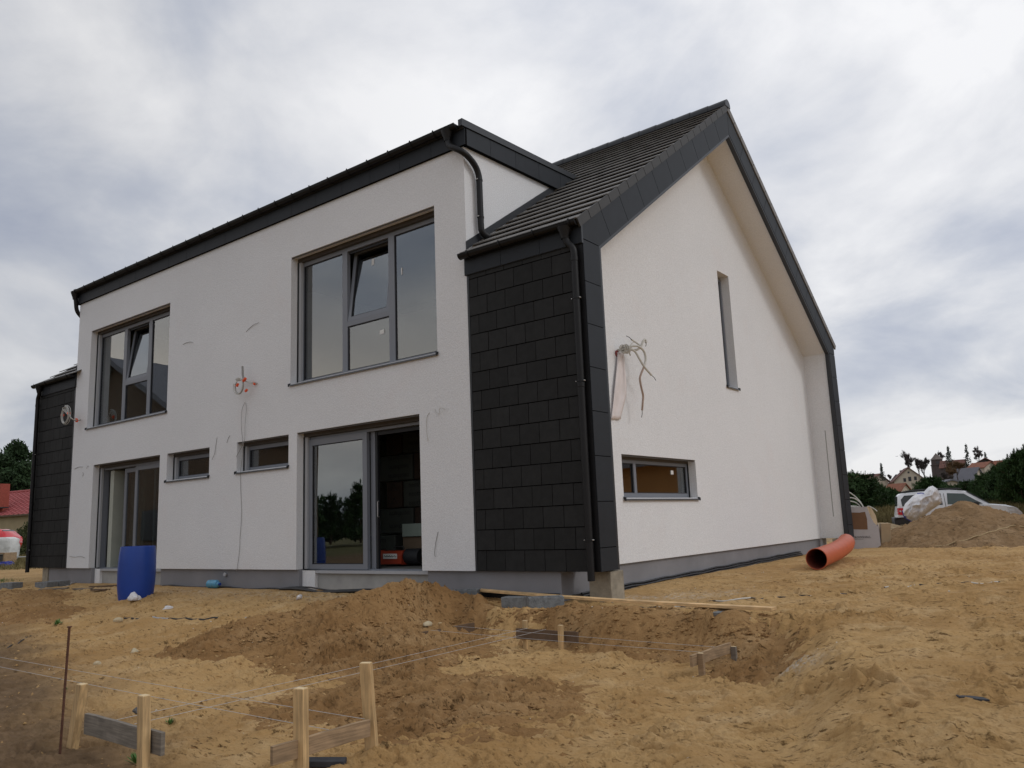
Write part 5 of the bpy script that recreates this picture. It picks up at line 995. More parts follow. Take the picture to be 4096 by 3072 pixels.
for pts, lb in (([(732, 1378), (745, 1371), (760, 1368), (773, 1370)], 'short stub of thin cable left of the two upper stubs'), ([(985, 1326), (1003, 1308), (1020, 1296), (1036, 1290)], 'curved thin cable stub high between the big windows'), ([(868, 1750), (862, 1790), (858, 1815), (848, 1838)], 'thin cable end hanging beside the narrow window'), ([(920, 1742), (912, 1755), (907, 1772)], 'tiny cable end above the gap between the small windows'),
    ([(1740, 1636), (1742, 1645), (1752, 1655), (1757, 1652), (1757, 1640), (1762, 1632), (1772, 1632), (1780, 1638)], 'curled white cable stub over the sliding door corner'), ([(1718, 1650), (1708, 1668), (1705, 1710), (1711, 1765)], 'white cable hanging beside the sliding door'), ([(1752, 2128), (1744, 2165), (1739, 2200), (1738, 2220), (1742, 2226)], 'bent grey cable end low beside the slate bay'),
    ([(298, 1876), (315, 1868), (330, 1867)], 'thin cable stub beside the far door head'), ([(346, 1874), (350, 1866), (355, 1864)], 'tiny cable stub at the far door head'), ([(330, 1905), (333, 1897), (331, 1889)], 'small cable hook low beside the far door head'), ([(278, 2225), (300, 2228), (322, 2225), (338, 2231)], 'thin cable stub low on the narrow wall strip')):
    wall_cable('cable_stub', lb, [fw(u, v, -0.004-0.02*(i/3)) for i, (u, v) in enumerate(pts)], 0.0045, cable_w if 'white' in lb else cable_g, 5)
# gable bundle
gp = lambda u, v, x=0.05: at(u, v, x=G+x)
gb = thing('conduit_bundle', 'bundle of white insulated pipes with bare ends poking out of the gable wall', 'conduits', gp(2470, 1412, 0)[:])
S_ = 250/626.0; zo = lambda a, b, x: at(2430+a*S_, 1320+b*S_, x=G+x)
for k, (pts, rr0, mm) in enumerate([([(100, 200, 0.0), (150, 195, 0.10), (210, 175, 0.2), (270, 158, 0.26), (320, 170, 0.28), (365, 215, 0.28), (382, 290, 0.28), (365, 370, 0.27)], 0.019, cable_w), ([(365, 370, 0.27), (340, 430, 0.26), (325, 490, 0.25), (340, 580, 0.24), (357, 660, 0.23), (352, 740, 0.22), (347, 805, 0.2)], 0.017, cable_b), ([(100, 205, 0.0), (160, 205, 0.10), (220, 190, 0.2), (275, 215, 0.24), (320, 290, 0.26), (370, 370, 0.28), (440, 452, 0.3)], 0.018, cable_w), ([(100, 210, 0.0), (180, 185, 0.15), (250, 200, 0.2), (300, 195, 0.25), (335, 165, 0.28), (355, 115, 0.3), (372, 95, 0.31), (385, 110, 0.32), (384, 128, 0.32)], 0.018, cable_w), ([(330, 160, 0.25), (300, 135, 0.26), (270, 115, 0.27), (240, 96, 0.28)], 0.014, cable_w), ([(205, 160, 0.15), (212, 200, 0.16), (222, 235, 0.17), (230, 255, 0.17)], 0.010, cable_w), ([(225, 155, 0.15), (245, 135, 0.16), (262, 122, 0.17)], 0.009, cable_w)]):
    mb = MB(); mb.tube(spline([zo(*p) for p in pts], 5), rr0, 9); mb.build('insulated_pipe', mm, gb, smooth=True)
for a, b in (((240, 96, 0.28), (190, 60, 0.30)), ((440, 452, 0.30), (484, 505, 0.31)), ((347, 805, 0.20), (341, 876, 0.19)), ((384, 128, 0.32), (383, 164, 0.32))):
    mb = MB(); mb.tube([zo(*a), zo((a[0]+b[0])/2+4, (a[1]+b[1])/2-4, a[2]), zo(*b)], 0.0055, 6); mb.build('bare_tube_end', cable_k, gb)
for k in range(7):
    c = zo(150+k*9, 190+random.uniform(-6, 6), 0.12+0.012*k); mb = MB(); R1 = 0.062+random.uniform(-0.008, 0.008); a1 = Vector((0.3+random.uniform(-.2, .2), 0.9, 0.15)).normalized(); u1 = a1.orthogonal().normalized(); u2 = a1.cross(u1)
    mb.tube([c + (u1*cos(i*pi/8)+u2*sin(i*pi/8))*R1 for i in range(16)], 0.008, 5, closed=True); mb.build('wrapped_cable', cable_w, gb, smooth=True)
mb = MB(); c = gp(2467, 1414, 0.004); mb.lathe([(0.0, 0.0), (0.052, 0.0), (0.052, 0.012), (0.0, 0.014)], c, 14, axis=Vector((1, 0, 0))); mb.build('red_sleeve', mat('dull_red_sleeve', (0.25, 0.07, 0.07), 0.7, noise=(9, 0.2)), gb)
# long sheet of foam sleeve film hanging flat on the gable wall
mb = MB(); cols = 7; rows = 16; pv = []
for r in range(rows+1):
    tt = r/rows; L0 = Vector((100-62*tt**1.2, 225+670*tt, 0)); R0x = (165 + 25*min(1, tt*2.0)) if tt < 0.62 else 190-62*(tt-0.62)/0.38
    for k in range(cols+1):
        u = k/cols; a = L0.x + (R0x-L0.x)*u; pv.append(zo(a, L0.y, 0.012+0.035*(0.5+0.5*sin(u*7+tt*2))*(0.4+0.6*sin(pi*min(1, tt*1.1)))+0.05*(1-tt)*u))
mb.add(pv, [(r*(cols+1)+k, r*(cols+1)+k+1, (r+1)*(cols+1)+k+1, (r+1)*(cols+1)+k) for r in range(rows) for k in range(cols)])
o = mb.build('hanging_film', pinkfilm, None, smooth=True, pivot=gp(2465, 1420, 0)[:]); md = o.modifiers.new('t', 'SOLIDIFY'); md.thickness = 0.004; tag(o, 'long limp whitish film strip hanging below the pipe bundle on the gable', 'film')
a, b = at(3300, 1722, y=D-0.44), at(3334, 2066, y=D-0.44); mb = MB(); mb.obox((a+b)/2, (1, 0, 0), (0, 1, 0), b-a, 0.010, 0.002, (b-a).length/2); o = mb.build('wall_crack', cable_g, None, pivot=((a+b)/2)[:]); tag(o, 'thin grey vertical seam strip on the far white fin', 'strip')

# ================================================================== THINGS SEEN THROUGH THE OPEN DOOR
def pack(x0, x1, z0, z1, kind, label, flip=False, y=1.62, lines=3):
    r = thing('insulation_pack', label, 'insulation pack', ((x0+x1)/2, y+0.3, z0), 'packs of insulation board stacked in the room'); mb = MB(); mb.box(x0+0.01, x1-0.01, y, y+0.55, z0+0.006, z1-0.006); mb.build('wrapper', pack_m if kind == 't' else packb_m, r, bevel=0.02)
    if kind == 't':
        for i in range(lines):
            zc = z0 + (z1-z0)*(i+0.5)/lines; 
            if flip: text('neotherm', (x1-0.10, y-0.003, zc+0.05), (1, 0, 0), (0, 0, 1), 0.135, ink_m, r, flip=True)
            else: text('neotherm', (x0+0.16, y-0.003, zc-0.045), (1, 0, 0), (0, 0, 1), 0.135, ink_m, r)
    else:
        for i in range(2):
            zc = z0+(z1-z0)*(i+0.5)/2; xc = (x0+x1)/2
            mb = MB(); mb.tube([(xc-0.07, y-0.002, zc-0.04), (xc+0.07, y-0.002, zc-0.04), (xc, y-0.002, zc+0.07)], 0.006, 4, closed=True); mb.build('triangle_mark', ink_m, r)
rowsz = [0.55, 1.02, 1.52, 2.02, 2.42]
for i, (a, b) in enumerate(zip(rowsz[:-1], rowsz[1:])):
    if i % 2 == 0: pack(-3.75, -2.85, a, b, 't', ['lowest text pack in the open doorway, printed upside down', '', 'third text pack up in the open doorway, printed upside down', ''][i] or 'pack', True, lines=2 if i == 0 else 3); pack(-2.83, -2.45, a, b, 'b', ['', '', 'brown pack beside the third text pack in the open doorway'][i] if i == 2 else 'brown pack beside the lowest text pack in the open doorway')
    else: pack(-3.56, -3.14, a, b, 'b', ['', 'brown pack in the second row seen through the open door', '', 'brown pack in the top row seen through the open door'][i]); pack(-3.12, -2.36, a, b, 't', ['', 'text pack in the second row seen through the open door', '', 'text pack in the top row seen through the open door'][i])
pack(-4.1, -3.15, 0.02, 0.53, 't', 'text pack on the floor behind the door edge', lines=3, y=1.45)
hz = thing('gas_heater', 'orange gas heater with a scribbled plate just inside the open door', 'heater', (-2.35, 0.9, 0.02))
mb = MB(); mb.prism([(0.74, 0.05), (0.74, 0.20), (0.80, 0.27), (1.0, 0.27), (1.06, 0.20), (1.06, 0.05)], 0, -2.95, -2.28); mb.build('housing', orange_m, hz, bevel=0.01)
mb = MB(); mb.tube([(-2.29, 0.9, 0.17), (-1.95, 0.9, 0.17)], 0.13, 20); mb.build('burner_tube', gasket_m, hz, smooth=True); mb = MB(); mb.prism([(0.735, 0.14), (0.730, 0.14), (0.730, 0.225), (0.735, 0.225)], 0, -2.72, -2.38); mb.build('name_plate', sticker_m, hz)
mb = MB(); P = [(-2.69+0.3*i/30, 0.726, 0.182+0.020*sin(i*1.55)*cos(i*0.47)) for i in range(31)]; mb.tube(P, 0.004, 4); mb.build('scribble', ink_m, hz); mb = MB(); mb.tube(spline([(-2.62, 0.9, 0.27), (-2.60, 0.9, 0.33), (-2.40, 0.9, 0.33), (-2.38, 0.9, 0.27)], 5), 0.010, 6); mb.build('carry_handle', plastic_k, hz)
fb = thing('foam_board_stack', 'pale green foam board block on a brown crate inside the open door', 'foam board', (-2.2, 1.25, 0.45)); mb = MB(); mb.box(-2.62, -1.5, 1.1, 1.6, 0.50, 0.72); mb.build('board', foam_m, fb, bevel=0.005)
card_d = mat('dim_crate_board', (0.14, 0.10, 0.065), 0.85, noise=(6, 0.1)); cr = thing('crate', 'brown crate under the pale green foam board inside the door', 'crate', (-2.2, 1.3, 0.02)); mb = MB(); mb.box(-2.66, -1.5, 1.15, 1.62, 0.02, 0.49); mb.build('body', card_d, cr, bevel=0.01)  # crate colour darkened likewise for the dim room
lump('rag', 'small white rag on top of the pale green foam board', 'rag', (-2.1, 1.22, 0.745), 0.05, film_m, 12, crinkle=0.8)

# ================================================================== CARS AND THE WRAPPED LOAD
def car(name, label, base, fwd, scale, paint, st, zs=1.0):
    """st: stations (x, z_bottom, z_belt, z_roof, half width at belt, half width at roof)"""
    root = thing(name, label, 'car', base[:]); fwd = Vector(fwd).normalized(); left = Vector((-fwd.y, fwd.x, 0)); T = lambda x, y, z: Vector(base) + fwd*x*scale + left*y*scale + Vector((0, 0, z*scale*zs))
    mb = MB(); V = []; ns = len(st); prof = 12
    for x, zb, zl, zr, wb, wr in st:
        ring = [(-wb*0.90, zb), (-wb*0.99, zb+0.12), (-wb, (zb+zl)/2), (-wb*0.985, zl), (-wr*1.0, zr-0.06 if zr > zl+0.1 else zl+0.001), (-wr*0.86, zr), (wr*0.86, zr), (wr*1.0, zr-0.06 if zr > zl+0.1 else zl+0.001), (wb*0.985, zl), (wb, (zb+zl)/2), (wb*0.99, zb+0.12), (wb*0.90, zb)]
        V += [T(x, y, z) for y, z in ring]
    F = [(i*prof+k, i*prof+(k+1) % prof, (i+1)*prof+(k+1) % prof, (i+1)*prof+k) for i in range(ns-1) for k in range(prof)] + [tuple(reversed(range(prof))), tuple((ns-1)*prof+k for k in range(prof))]
    mb.add(V, F); mb.build('body', paint, root, smooth=True, bevel=0)
    return root, T
def wheel(root, T, x, y, r, sgn):
    mb = MB(); c = T(x, y, r); ax = (T(0, 1, 0)-T(0, 0, 0)).normalized(); mb.lathe([(r*0.62, 0.10), (r*0.95, 0.11), (r, 0.07), (r, -0.07), (r*0.95, -0.11), (r*0.62, -0.10)], c, 26, axis=ax); w = mb.build('wheel', tyre_m, root, smooth=True)
    mb = MB(); mb.lathe([(0.0, 0.085*sgn), (r*0.15, 0.09*sgn), (r*0.6, 0.07*sgn), (r*0.64, 0.1*sgn)], c, 26, axis=ax); mb.build('rim', rim_m, w, smooth=True)
def patch(root, T, name, pts, m, th=0.006):
    a = [T(*p) for p in pts]; n = len(a); nv = (a[1]-a[0]).cross(a[2]-a[0]).normalized(); mb = MB(); mb.add([q+nv*th for q in a]+[q-nv*th for q in a], [tuple(range(n)), tuple(reversed(range(n, 2*n)))] + [(i, (i+1) % n, n+(i+1) % n, n+i) for i in range(n)]); return mb.build(name, m, root)
dcar = 27.6; c0 = at(3588, 2112, d=dcar+0.4); c1 = at(4078, 2078, d=dcar-0.9); zc = float(gz((c0.x+c1.x)/2, (c0.y+c1.y)/2)); c0.z = c1.z = zc; fw_ = (c1-c0); LENc = fw_.length; fw_.normalize(); print('CAR len', LENc, zc, at(3610, 2106, d=dcar).z)
zcar = at(3640, 2108, d=dcar).z; base = c0.copy(); base.z = zcar-0.14; sc_ = LENc/4.22
st = [(0.0, 0.42, 0.70, 0.72, 0.76, 0.74), (0.06, 0.30, 0.98, 1.0, 0.86, 0.80), (0.10, 0.28, 1.02, 1.50, 0.88, 0.66), (0.22, 0.27, 1.03, 1.62, 0.89, 0.66), (0.9, 0.26, 1.04, 1.67, 0.895, 0.66), (1.9, 0.26, 1.03, 1.69, 0.895, 0.66), (2.45, 0.26, 1.01, 1.62, 0.895, 0.63), (2.9, 0.26, 1.0, 1.30, 0.895, 0.66), (3.22, 0.27, 1.0, 1.04, 0.89, 0.74), (3.7, 0.28, 0.92, 0.98, 0.87, 0.76), (4.05, 0.30, 0.80, 0.86, 0.82, 0.72), (4.22, 0.38, 0.62, 0.66, 0.70, 0.64)]
suv, T = car('parked_car', 'white boxy estate car with black roof rails parked behind the brown mound', base, fw_, sc_, carwhite, st, 0.90)
for x in (0.78, 3.42):
    for y, sgn in ((-0.78, -1), (0.78, 1)): wheel(suv, T, x, y, 0.33, sgn)
def sidey(z, x=1.5): # side surface y at height z (right-hand side faces the camera)
    tq = max(0, min(1, (z-1.03)/(1.62-1.03))); return -(0.882 - tq*(0.882-0.66)) - 0.004
for nm, pts, m in (('rear_quarter_window', [(0.22, 1.07), (1.0, 1.07), (1.0, 1.54), (0.34, 1.52), (0.20, 1.35)], carglass), ('rear_door_window', [(1.06, 1.07), (1.62, 1.07), (1.60, 1.55), (1.06, 1.55)], carglass), ('front_door_window', [(1.78, 1.08), (2.95, 1.06), (2.72, 1.22), (2.38, 1.50), (1.82, 1.55)], carglass2)): patch(suv, T, nm, [(x, sidey(z), z) for x, z in pts], m)
patch(suv, T, 'windscreen', [(2.50, -0.60, 1.60), (2.50, 0.60, 1.60), (3.20, 0.70, 1.06), (3.20, -0.70, 1.06)], carglass, 0.012); patch(suv, T, 'rear_window', [(0.075, -0.6, 1.08), (0.10, -0.55, 1.5), (0.10, 0.55, 1.5), (0.075, 0.6, 1.08)], carglass, 0.02)
mb = MB(); mb.prism([(0, 0), (1, 0)], 0, 0, 0) if False else None
patch(suv, T, 'tail_lamp', [(0.04, -0.885, 0.72), (0.20, -0.90, 0.70), (0.30, -0.90, 0.86), (0.32, -0.90, 1.0), (0.06, -0.885, 1.0)], lamp_r, 0.015); patch(suv, T, 'tail_lamp', [(0.045, -0.82, 0.72), (0.035, -0.60, 0.72), (0.06, -0.60, 1.0), (0.06, -0.82, 1.0)], lamp_r, 0.02); patch(suv, T, 'reversing_lamp', [(0.10, -0.915, 0.83), (0.16, -0.915, 0.83), (0.16, -0.915, 0.90), (0.10, -0.915, 0.90)], lamp_w, 0.004)
patch(suv, T, 'rear_bumper', [(-0.06, -0.86, 0.30), (-0.08, -0.86, 0.48), (0.02, -0.92, 0.60), (0.42, -0.91, 0.62), (0.50, -0.91, 0.30)], plastic_k, 0.02); mb = MB(); mb.obox(T(-0.02, 0, 0.44), fw_, (-fw_.y, fw_.x, 0), (0, 0, 1), 0.09*sc_, 0.84*sc_, 0.15*sc_); mb.build('rear_bumper_bar', plastic_k, suv, bevel=0.03)
for sgn in (-1, 1):
    mb = MB(); mb.tube(spline([T(0.35, sgn*0.60, 1.64), T(0.45, sgn*0.60, 1.70), T(1.4, sgn*0.60, 1.745), T(2.2, sgn*0.60, 1.72), T(2.35, sgn*0.59, 1.66)], 5), 0.024, 7); mb.build('roof_rail', plastic_k, suv, smooth=True)
mb = MB(); mb.obox(T(2.72, -0.98, 1.06), fw_, (-fw_.y, fw_.x, 0), (0, 0, 1), 0.07, 0.09, 0.065); mb.build('wing_mirror', plastic_k, suv, bevel=0.02); patch(suv, T, 'headlight', [(3.78, -0.865, 0.70), (4.06, -0.82, 0.66), (4.08, -0.80, 0.80), (3.90, -0.85, 0.88), (3.72, -0.87, 0.88)], lamp_w, 0.012); mb = MB(); mb.obox(T(4.17, 0, 0.40), fw_, (-fw_.y, fw_.x, 0), (0, 0, 1), 0.11, 0.78, 0.10); mb.build('front_bumper', plastic_k, suv, bevel=0.03)
mb = MB(); mb.tube([T(1.70, sidey(1.5)-0.002, 1.55), T(1.71, -0.892, 1.05), T(1.72, -0.902, 0.7), T(1.70, -0.896, 0.35)], 0.006, 4); mb.tube([T(2.95, -0.896, 1.0), T(2.94, -0.90, 0.6)], 0.006, 4); mb.build('door_gap', gasket_m, suv)
patch(suv, T, 'sill_cladding', [(0.5, -0.905, 0.25), (4.0, -0.89, 0.27), (4.0, -0.89, 0.42), (0.5, -0.915, 0.42)], plastic_k, 0.01)
# load wrapped in white film in front of the car
def wrapped():
    root = thing('wrapped_load', 'tall crumpled load wrapped in white film with blue cord, between mound and white car', 'wrapped load', at(3700, 2090, d=25.0)[:]); S = 696/2212.0
    prof = [(665, 1130), (672, 1060), (700, 1000), (740, 960), (800, 900), (860, 872), (930, 862), (1000, 785), (1050, 770), (1110, 810), (1140, 870), (1165, 940), (1170, 990), (1100, 1040), (1000, 1110), (900, 1180), (820, 1235), (740, 1200), (690, 1165)]
    PX = np.array([p[0] for p in prof], float); PY = np.array([p[1] for p in prof], float); n = len(prof); d0 = 25.2
    gx_, gy_ = np.meshgrid(np.linspace(655, 1180, 76), np.linspace(765, 1245, 70)); x, y = gx_.ravel(), gy_.ravel(); ins = np.zeros(len(x), bool); dist = np.full(len(x), 1e9)
    for a in range(n):
        x0, y0, x1, y1 = PX[a], PY[a], PX[(a+1) % n], PY[(a+1) % n]; cr_ = ((y0 > y) != (y1 > y)) & (x < (x1-x0)*(y-y0)/(y1-y0+1e-9)+x0); ins ^= cr_
        tt = np.clip(((x-x0)*(x1-x0)+(y-y0)*(y1-y0))/((x1-x0)**2+(y1-y0)**2), 0, 1); dist = np.minimum(dist, np.hypot(x-x0-tt*(x1-x0), y-y0-tt*(y1-y0)))
    k = np.clip(dist/110, 0, 1); u_ = x*0.8+y*0.6; v_ = -x*0.6+y*0.8; crz = (0.5-np.abs(perlin(u_*0.010+0.6*perlin(x*.012, y*.012), v_*0.004)))*0.32 + (0.5-np.abs(perlin(u_*0.026, v_*0.010+3)))*0.11 + 0.02*perlin(x*0.05, y*0.05)
    th = 0.55*np.sqrt(1-(1-k)**2) + crz*np.clip(k*3, 0, 1); V = []; idm = {}; FF = []
    for sgn in (1, -1):
        for i_, (a, b) in enumerate(zip(x, y)): V.append(at(3400+a*S, 1700+b*S, d=d0-sgn*max(th[i_], 0.002) if ins[i_] else d0)[:])
    nx_, N_ = 76, len(x)
    for sgn in (0, 1):
        for r in range(69):
            for c in range(75):
                q = [r*76+c, r*76+c+1, (r+1)*76+c+1, (r+1)*76+c]
                if sum(ins[w] for w in q) >= 3: q = [w+sgn*N_ for w in q]; FF.append(q if sgn else q[::-1])
    me = bpy.data.meshes.new('film_cover'); me.from_pydata(V, [], FF)
    for v in me.vertices: v.co -= root.location
    me.materials.append(film_m); me.polygons.foreach_set('use_smooth', [True]*len(me.polygons)); o = bpy.data.objects.new('film_cover', me); COL.objects.link(o); o.parent = root
    for pts in ([(665, 1090), (690, 1165), (760, 1215), (825, 1240)], [(855, 872), (920, 868), (985, 895), (1040, 940)], [(690, 1160), (720, 1170), (760, 1162)]):
        mb = MB(); mb.tube(spline([at(3400+a*S, 1700+b*S, d=24.85) for a, b in pts], 5), 0.014, 5); mb.build('blue_cord', bluehose, root)
wrapped()
# red hatchback and bulk bags beyond the far corner
db = 42.0; bb = at(20, 2238, d=db)
rcar, T2 = car('parked_car', 'red hatchback half hidden behind the white bulk bags', at(58, 2212, d=46.5), (-0.80, -0.60, 0), 0.95, carred, [(0.0, 0.45, 0.75, 0.78, 0.72, 0.70), (0.12, 0.3, 0.95, 1.0, 0.84, 0.72), (0.35, 0.28, 1.0, 1.30, 0.87, 0.62), (0.8, 0.26, 1.0, 1.46, 0.88, 0.60), (1.8, 0.26, 0.98, 1.50, 0.88, 0.60), (2.5, 0.26, 0.96, 1.25, 0.88, 0.62), (3.0, 0.27, 0.95, 0.98, 0.87, 0.7), (3.9, 0.35, 0.7, 0.74, 0.74, 0.66)])
for x in (0.75, 3.2):
    for y, sgn in ((-0.76, -1), (0.76, 1)): wheel(rcar, T2, x, y, 0.31, sgn)
for sg in (1, -1): patch(rcar, T2, 'side_window', [(0.85, sg*0.82, 1.04), (2.5, sg*0.82, 1.02), (2.2, sg*0.66, 1.32), (1.0, sg*0.64, 1.40)], carglass, 0.05); patch(rcar, T2, 'tail_lamp', [(0.06, sg*0.80, 0.76), (0.22, sg*0.86, 0.76), (0.36, sg*0.86, 0.98), (0.10, sg*0.74, 0.98)], lamp_r, 0.03)
patch(rcar, T2, 'rear_window', [(0.20, -0.6, 1.05), (0.20, 0.6, 1.05), (0.52, 0.52, 1.38), (0.52, -0.52, 1.38)], carglass, 0.03)
def bigbag(c, w, h, label, seed):
    bm = bmesh.new(); bmesh.ops.create_cube(bm, size=1.0); bmesh.ops.subdivide_edges(bm, edges=bm.edges, cuts=5, use_grid_fill=True); rs = random.Random(seed)
    for v in bm.verts:
        p = v.co; rr_ = 1+0.10*cos(pi*p.z)*1.0; n = Vector((p.x*rr_, p.y*rr_, p.z)); f = 1+0.05*sin(p.z*22+p.x*5+seed)+0.04*sin(p.x*15+p.y*13)+rs.uniform(-0.015, 0.015); v.co = Vector((n.x*w*f, n.y*w*f, (p.z+0.5)*h*(1-0.10*abs(p.x*2)**3)))
    me = bpy.data.meshes.new('bulk_bag'); bm.to_mesh(me); bm.free(); me.materials.append(bag_m); me.polygons.foreach_set('use_smooth', [True]*len(me.polygons)); o = bpy.data.objects.new('bulk_bag', me); COL.objects.link(o); o.location = c; o.rotation_euler = (0, 0, 0.7); tag(o, label, 'bulk bag', 'white bulk bags')
zb = at(25, 2238, d=db); bigbag(at(18, 2238, d=42), 0.85, 1.15, 'tall creased white bulk bag in front of the red car', 1); bigbag(at(-45, 2236, d=42.4), 0.85, 1.1, 'white bulk bag cut by the frame edge', 2)
c = at(0, 2254, d=38.5); pr = thing('pallet', 'wooden pallet crate with grey stones in front of the bulk bag', 'pallet', c[:]); mb = MB(); mb.obox(c+Vector((0, 0, 0.22)), (0.8, 0.6, 0), (-0.6, 0.8, 0), (0, 0, 1), 0.42, 0.42, 0.20); mb.build('stones', stone_d, pr, bevel=0.03)
for i in range(4): mb = MB(); mb.obox(c+Vector((0, 0, 0.47 if i == 0 else 0.02)) + Vector((0.8, 0.6, 0))*(0.46*(1 if i == 1 else -1 if i == 2 else 0)) + Vector((0, 0, 0.24 if i in (1, 2) else 0)), (0.8, 0.6, 0), (-0.6, 0.8, 0), (0, 0, 1), 0.48 if i in (0, 3) else 0.03, 0.48, 0.03 if i in (0, 3) else 0.22); mb.build('slat', wood_old2, pr)
ch = at(15, 2272, d=34.5); mb = MB(); rs = random.Random(3)
for k in range(4): mb.tube([ch+Vector((0.36*cos(i*pi/9)*(1-0.05*k), 0.30*sin(i*pi/9)+0.02*k, 0.05+0.05*k+0.05*sin(i*0.7+k))) for i in range(18)], 0.028, 6, closed=True)
o = mb.build('hose_coil', bluehose, None, smooth=True, pivot=ch[:]); tag(o, 'blue hose coiled on the sand in front of the pallet', 'hose')
mb = MB(); a, b = at(55, 2228, d=40), at(125, 2226, d=41); mb.obox((a+b)/2, b-a, (-(b-a).y, (b-a).x, 0), (0, 0, 1), (b-a).length/2, 0.05, 0.02); o = mb.build('pale_lath', guide_m, None, pivot=((a+b)/2)[:]); tag(o, 'long pale lath lying on the grass beside the bulk bag', 'lath')

# ================================================================== TREES, SHRUBS, FAR VILLAGE
def tri_leaves(mb, c, n, R, s, rs, up=0.3, flat=1.0):
    for _ in range(n):
        d = Vector((rs.gauss(0, 1), rs.gauss(0, 1), rs.gauss(0, 1)*flat)); d = d.normalized()*R*rs.random()**0.5; p = c + d; a = Vector((rs.gauss(0, 1), rs.gauss(0, 1), rs.gauss(0, 1)+up)).normalized(); b = a.orthogonal().normalized(); ss = s*rs.uniform(0.6, 1.4)
        mb.add([p-b*ss*0.35, p+b*ss*0.35, p+a*ss], [(0, 1, 2)])
def young_pine(seed, h, w):
    rs = random.Random(seed); cm = MB(); tm = MB(); tm.tube([(0, 0, 0), (0.03, 0, h*0.5), (0, 0, h*0.95)], [0.05, 0.035, 0.01], 6); whorls = int(h/0.32)
    for k in range(whorls):
        z = 0.12+h*0.92*k/whorls; Rw = w*0.5*(1-(k/whorls)**1.5*0.85)*rs.uniform(0.8, 1.15); nb = 9 if k < whorls-2 else 5
        for j in range(nb):
            a = j*6.28/nb + rs.uniform(-.4, .4) + k; L_ = Rw*rs.uniform(0.65, 1.15); tip = Vector((cos(a)*L_, sin(a)*L_, z+L_*0.35)); base_ = Vector((0, 0, z)); tm.tube([base_, base_.lerp(tip, 0.6)+Vector((0, 0, -0.03)), tip], [0.015, 0.01, 0.004], 3, caps=False)
            for q in range(5): tri_leaves(cm, base_.lerp(tip, 0.35+0.15*q), 13, 0.13, 0.12, rs, 0.5)
            for q in range(3):  # upright candle-like shoots
                t0 = tip + Vector((rs.uniform(-.12, .12), rs.uniform(-.12, .12), rs.uniform(-0.02, 0.05))); 
                for _ in range(11): dd = Vector((rs.gauss(0, .28), rs.gauss(0, .28), 1)).normalized(); b = dd.orthogonal().normalized(); p = t0+Vector((0, 0, rs.uniform(0, .14))); cm.add([p-b*0.014, p+b*0.014, p+dd*0.11], [(0, 1, 2)])
    top = Vector((0, 0, h*0.93))
    for _ in range(40): dd = Vector((rs.gauss(0, .4), rs.gauss(0, .4), 1)).normalized(); b = dd.orthogonal().normalized(); p = top+Vector((0, 0, rs.uniform(-0.2, .2))); cm.add([p-b*0.02, p+b*0.02, p+dd*0.14], [(0, 1, 2)])
    return cm, tm
def make_tree(name, label, cat, loc, cm, tm, lm, bm_, group=None):
    root = thing(name, label, cat, (0, 0, 0), group); cm.build('crown', lm, root); tm.build('trunk', bm_, root); root.location = loc; return root
def gz_far(p): return gz(p.x, p.y)
pines = []
G_YP = 'young pines along the field edge'
specs = [(3398, 47, 2.9, 0), (3425, 45, 2.9, 1), (3452, 46.5, 2.55, 2), (3477, 45, 2.75, 0), (3500, 46, 2.3, 1), (3527, 48, 2.1, 2), (3552, 50, 2.15, 1), (3580, 48, 1.75, 0), (3606, 50, 1.95, 2), (3632, 52, 1.7, 1), (3660, 50, 2.0, 0), (3690, 49, 2.3, 2), (3716, 47, 2.55, 1), (3738, 47, 2.75, 0), (3762, 48, 2.6, 2), (3788, 46, 2.3, 1), (3815, 47, 2.2, 0), (3842, 44, 2.35, 2), (3868, 43, 2.5, 1), (3893, 43, 2.55, 0), (3915, 41, 2.55, 2), (3940, 40, 2.8, 1), (3965, 40, 3.05, 0), (3990, 39, 3.35, 2), (4015, 38, 3.2, 1), (4040, 38, 3.45, 0), (4068, 36.5, 3.75, 2), (4097, 35, 3.9, 1), (4130, 35, 4.0, 0), (4165, 36, 4.1, 2)]
VT = np.array([(3398, 1897), (3425, 1882), (3477, 1886), (3510, 1918), (3552, 1932), (3600, 1962), (3650, 1956), (3700, 1905), (3730, 1895), (3770, 1908), (3810, 1935), (3850, 1925), (3900, 1908), (3940, 1892), (3970, 1870), (4000, 1852), (4050, 1828), (4096, 1792), (4170, 1770)], float)
def pine_h(u, d, p, lower=0): return max(0.8, at(u, float(np.interp(u, VT[:, 0], VT[:, 1]))+lower, d=d).z - gz(p.x, p.y) + 0.1)
protos = [None]*3
lab3 = ['rounded dark green young pine in the row at the field edge', 'young pine with upright pale shoots in the row at the field edge', 'loose broad young pine in the row at the field edge']
for i, (u, d, h, k) in enumerate(specs):
    p = at(u, 2030, d=d); z = gz(p.x, p.y)-0.1
    h = pine_h(u, d, p, random.Random(i).uniform(-6, 14))
    if protos[k] is None:
        cm, tm = young_pine(20+k, 3.0, 2.6); protos[k] = make_tree('young_pine', lab3[k], 'young pine', (p.x, p.y, z), cm, tm, pine_m, bark_m, G_YP); protos[k].scale = (h/3,)*3
    else: copy_thing(protos[k], (p.x, p.y, z), rz=i*1.3, sc=h/3)
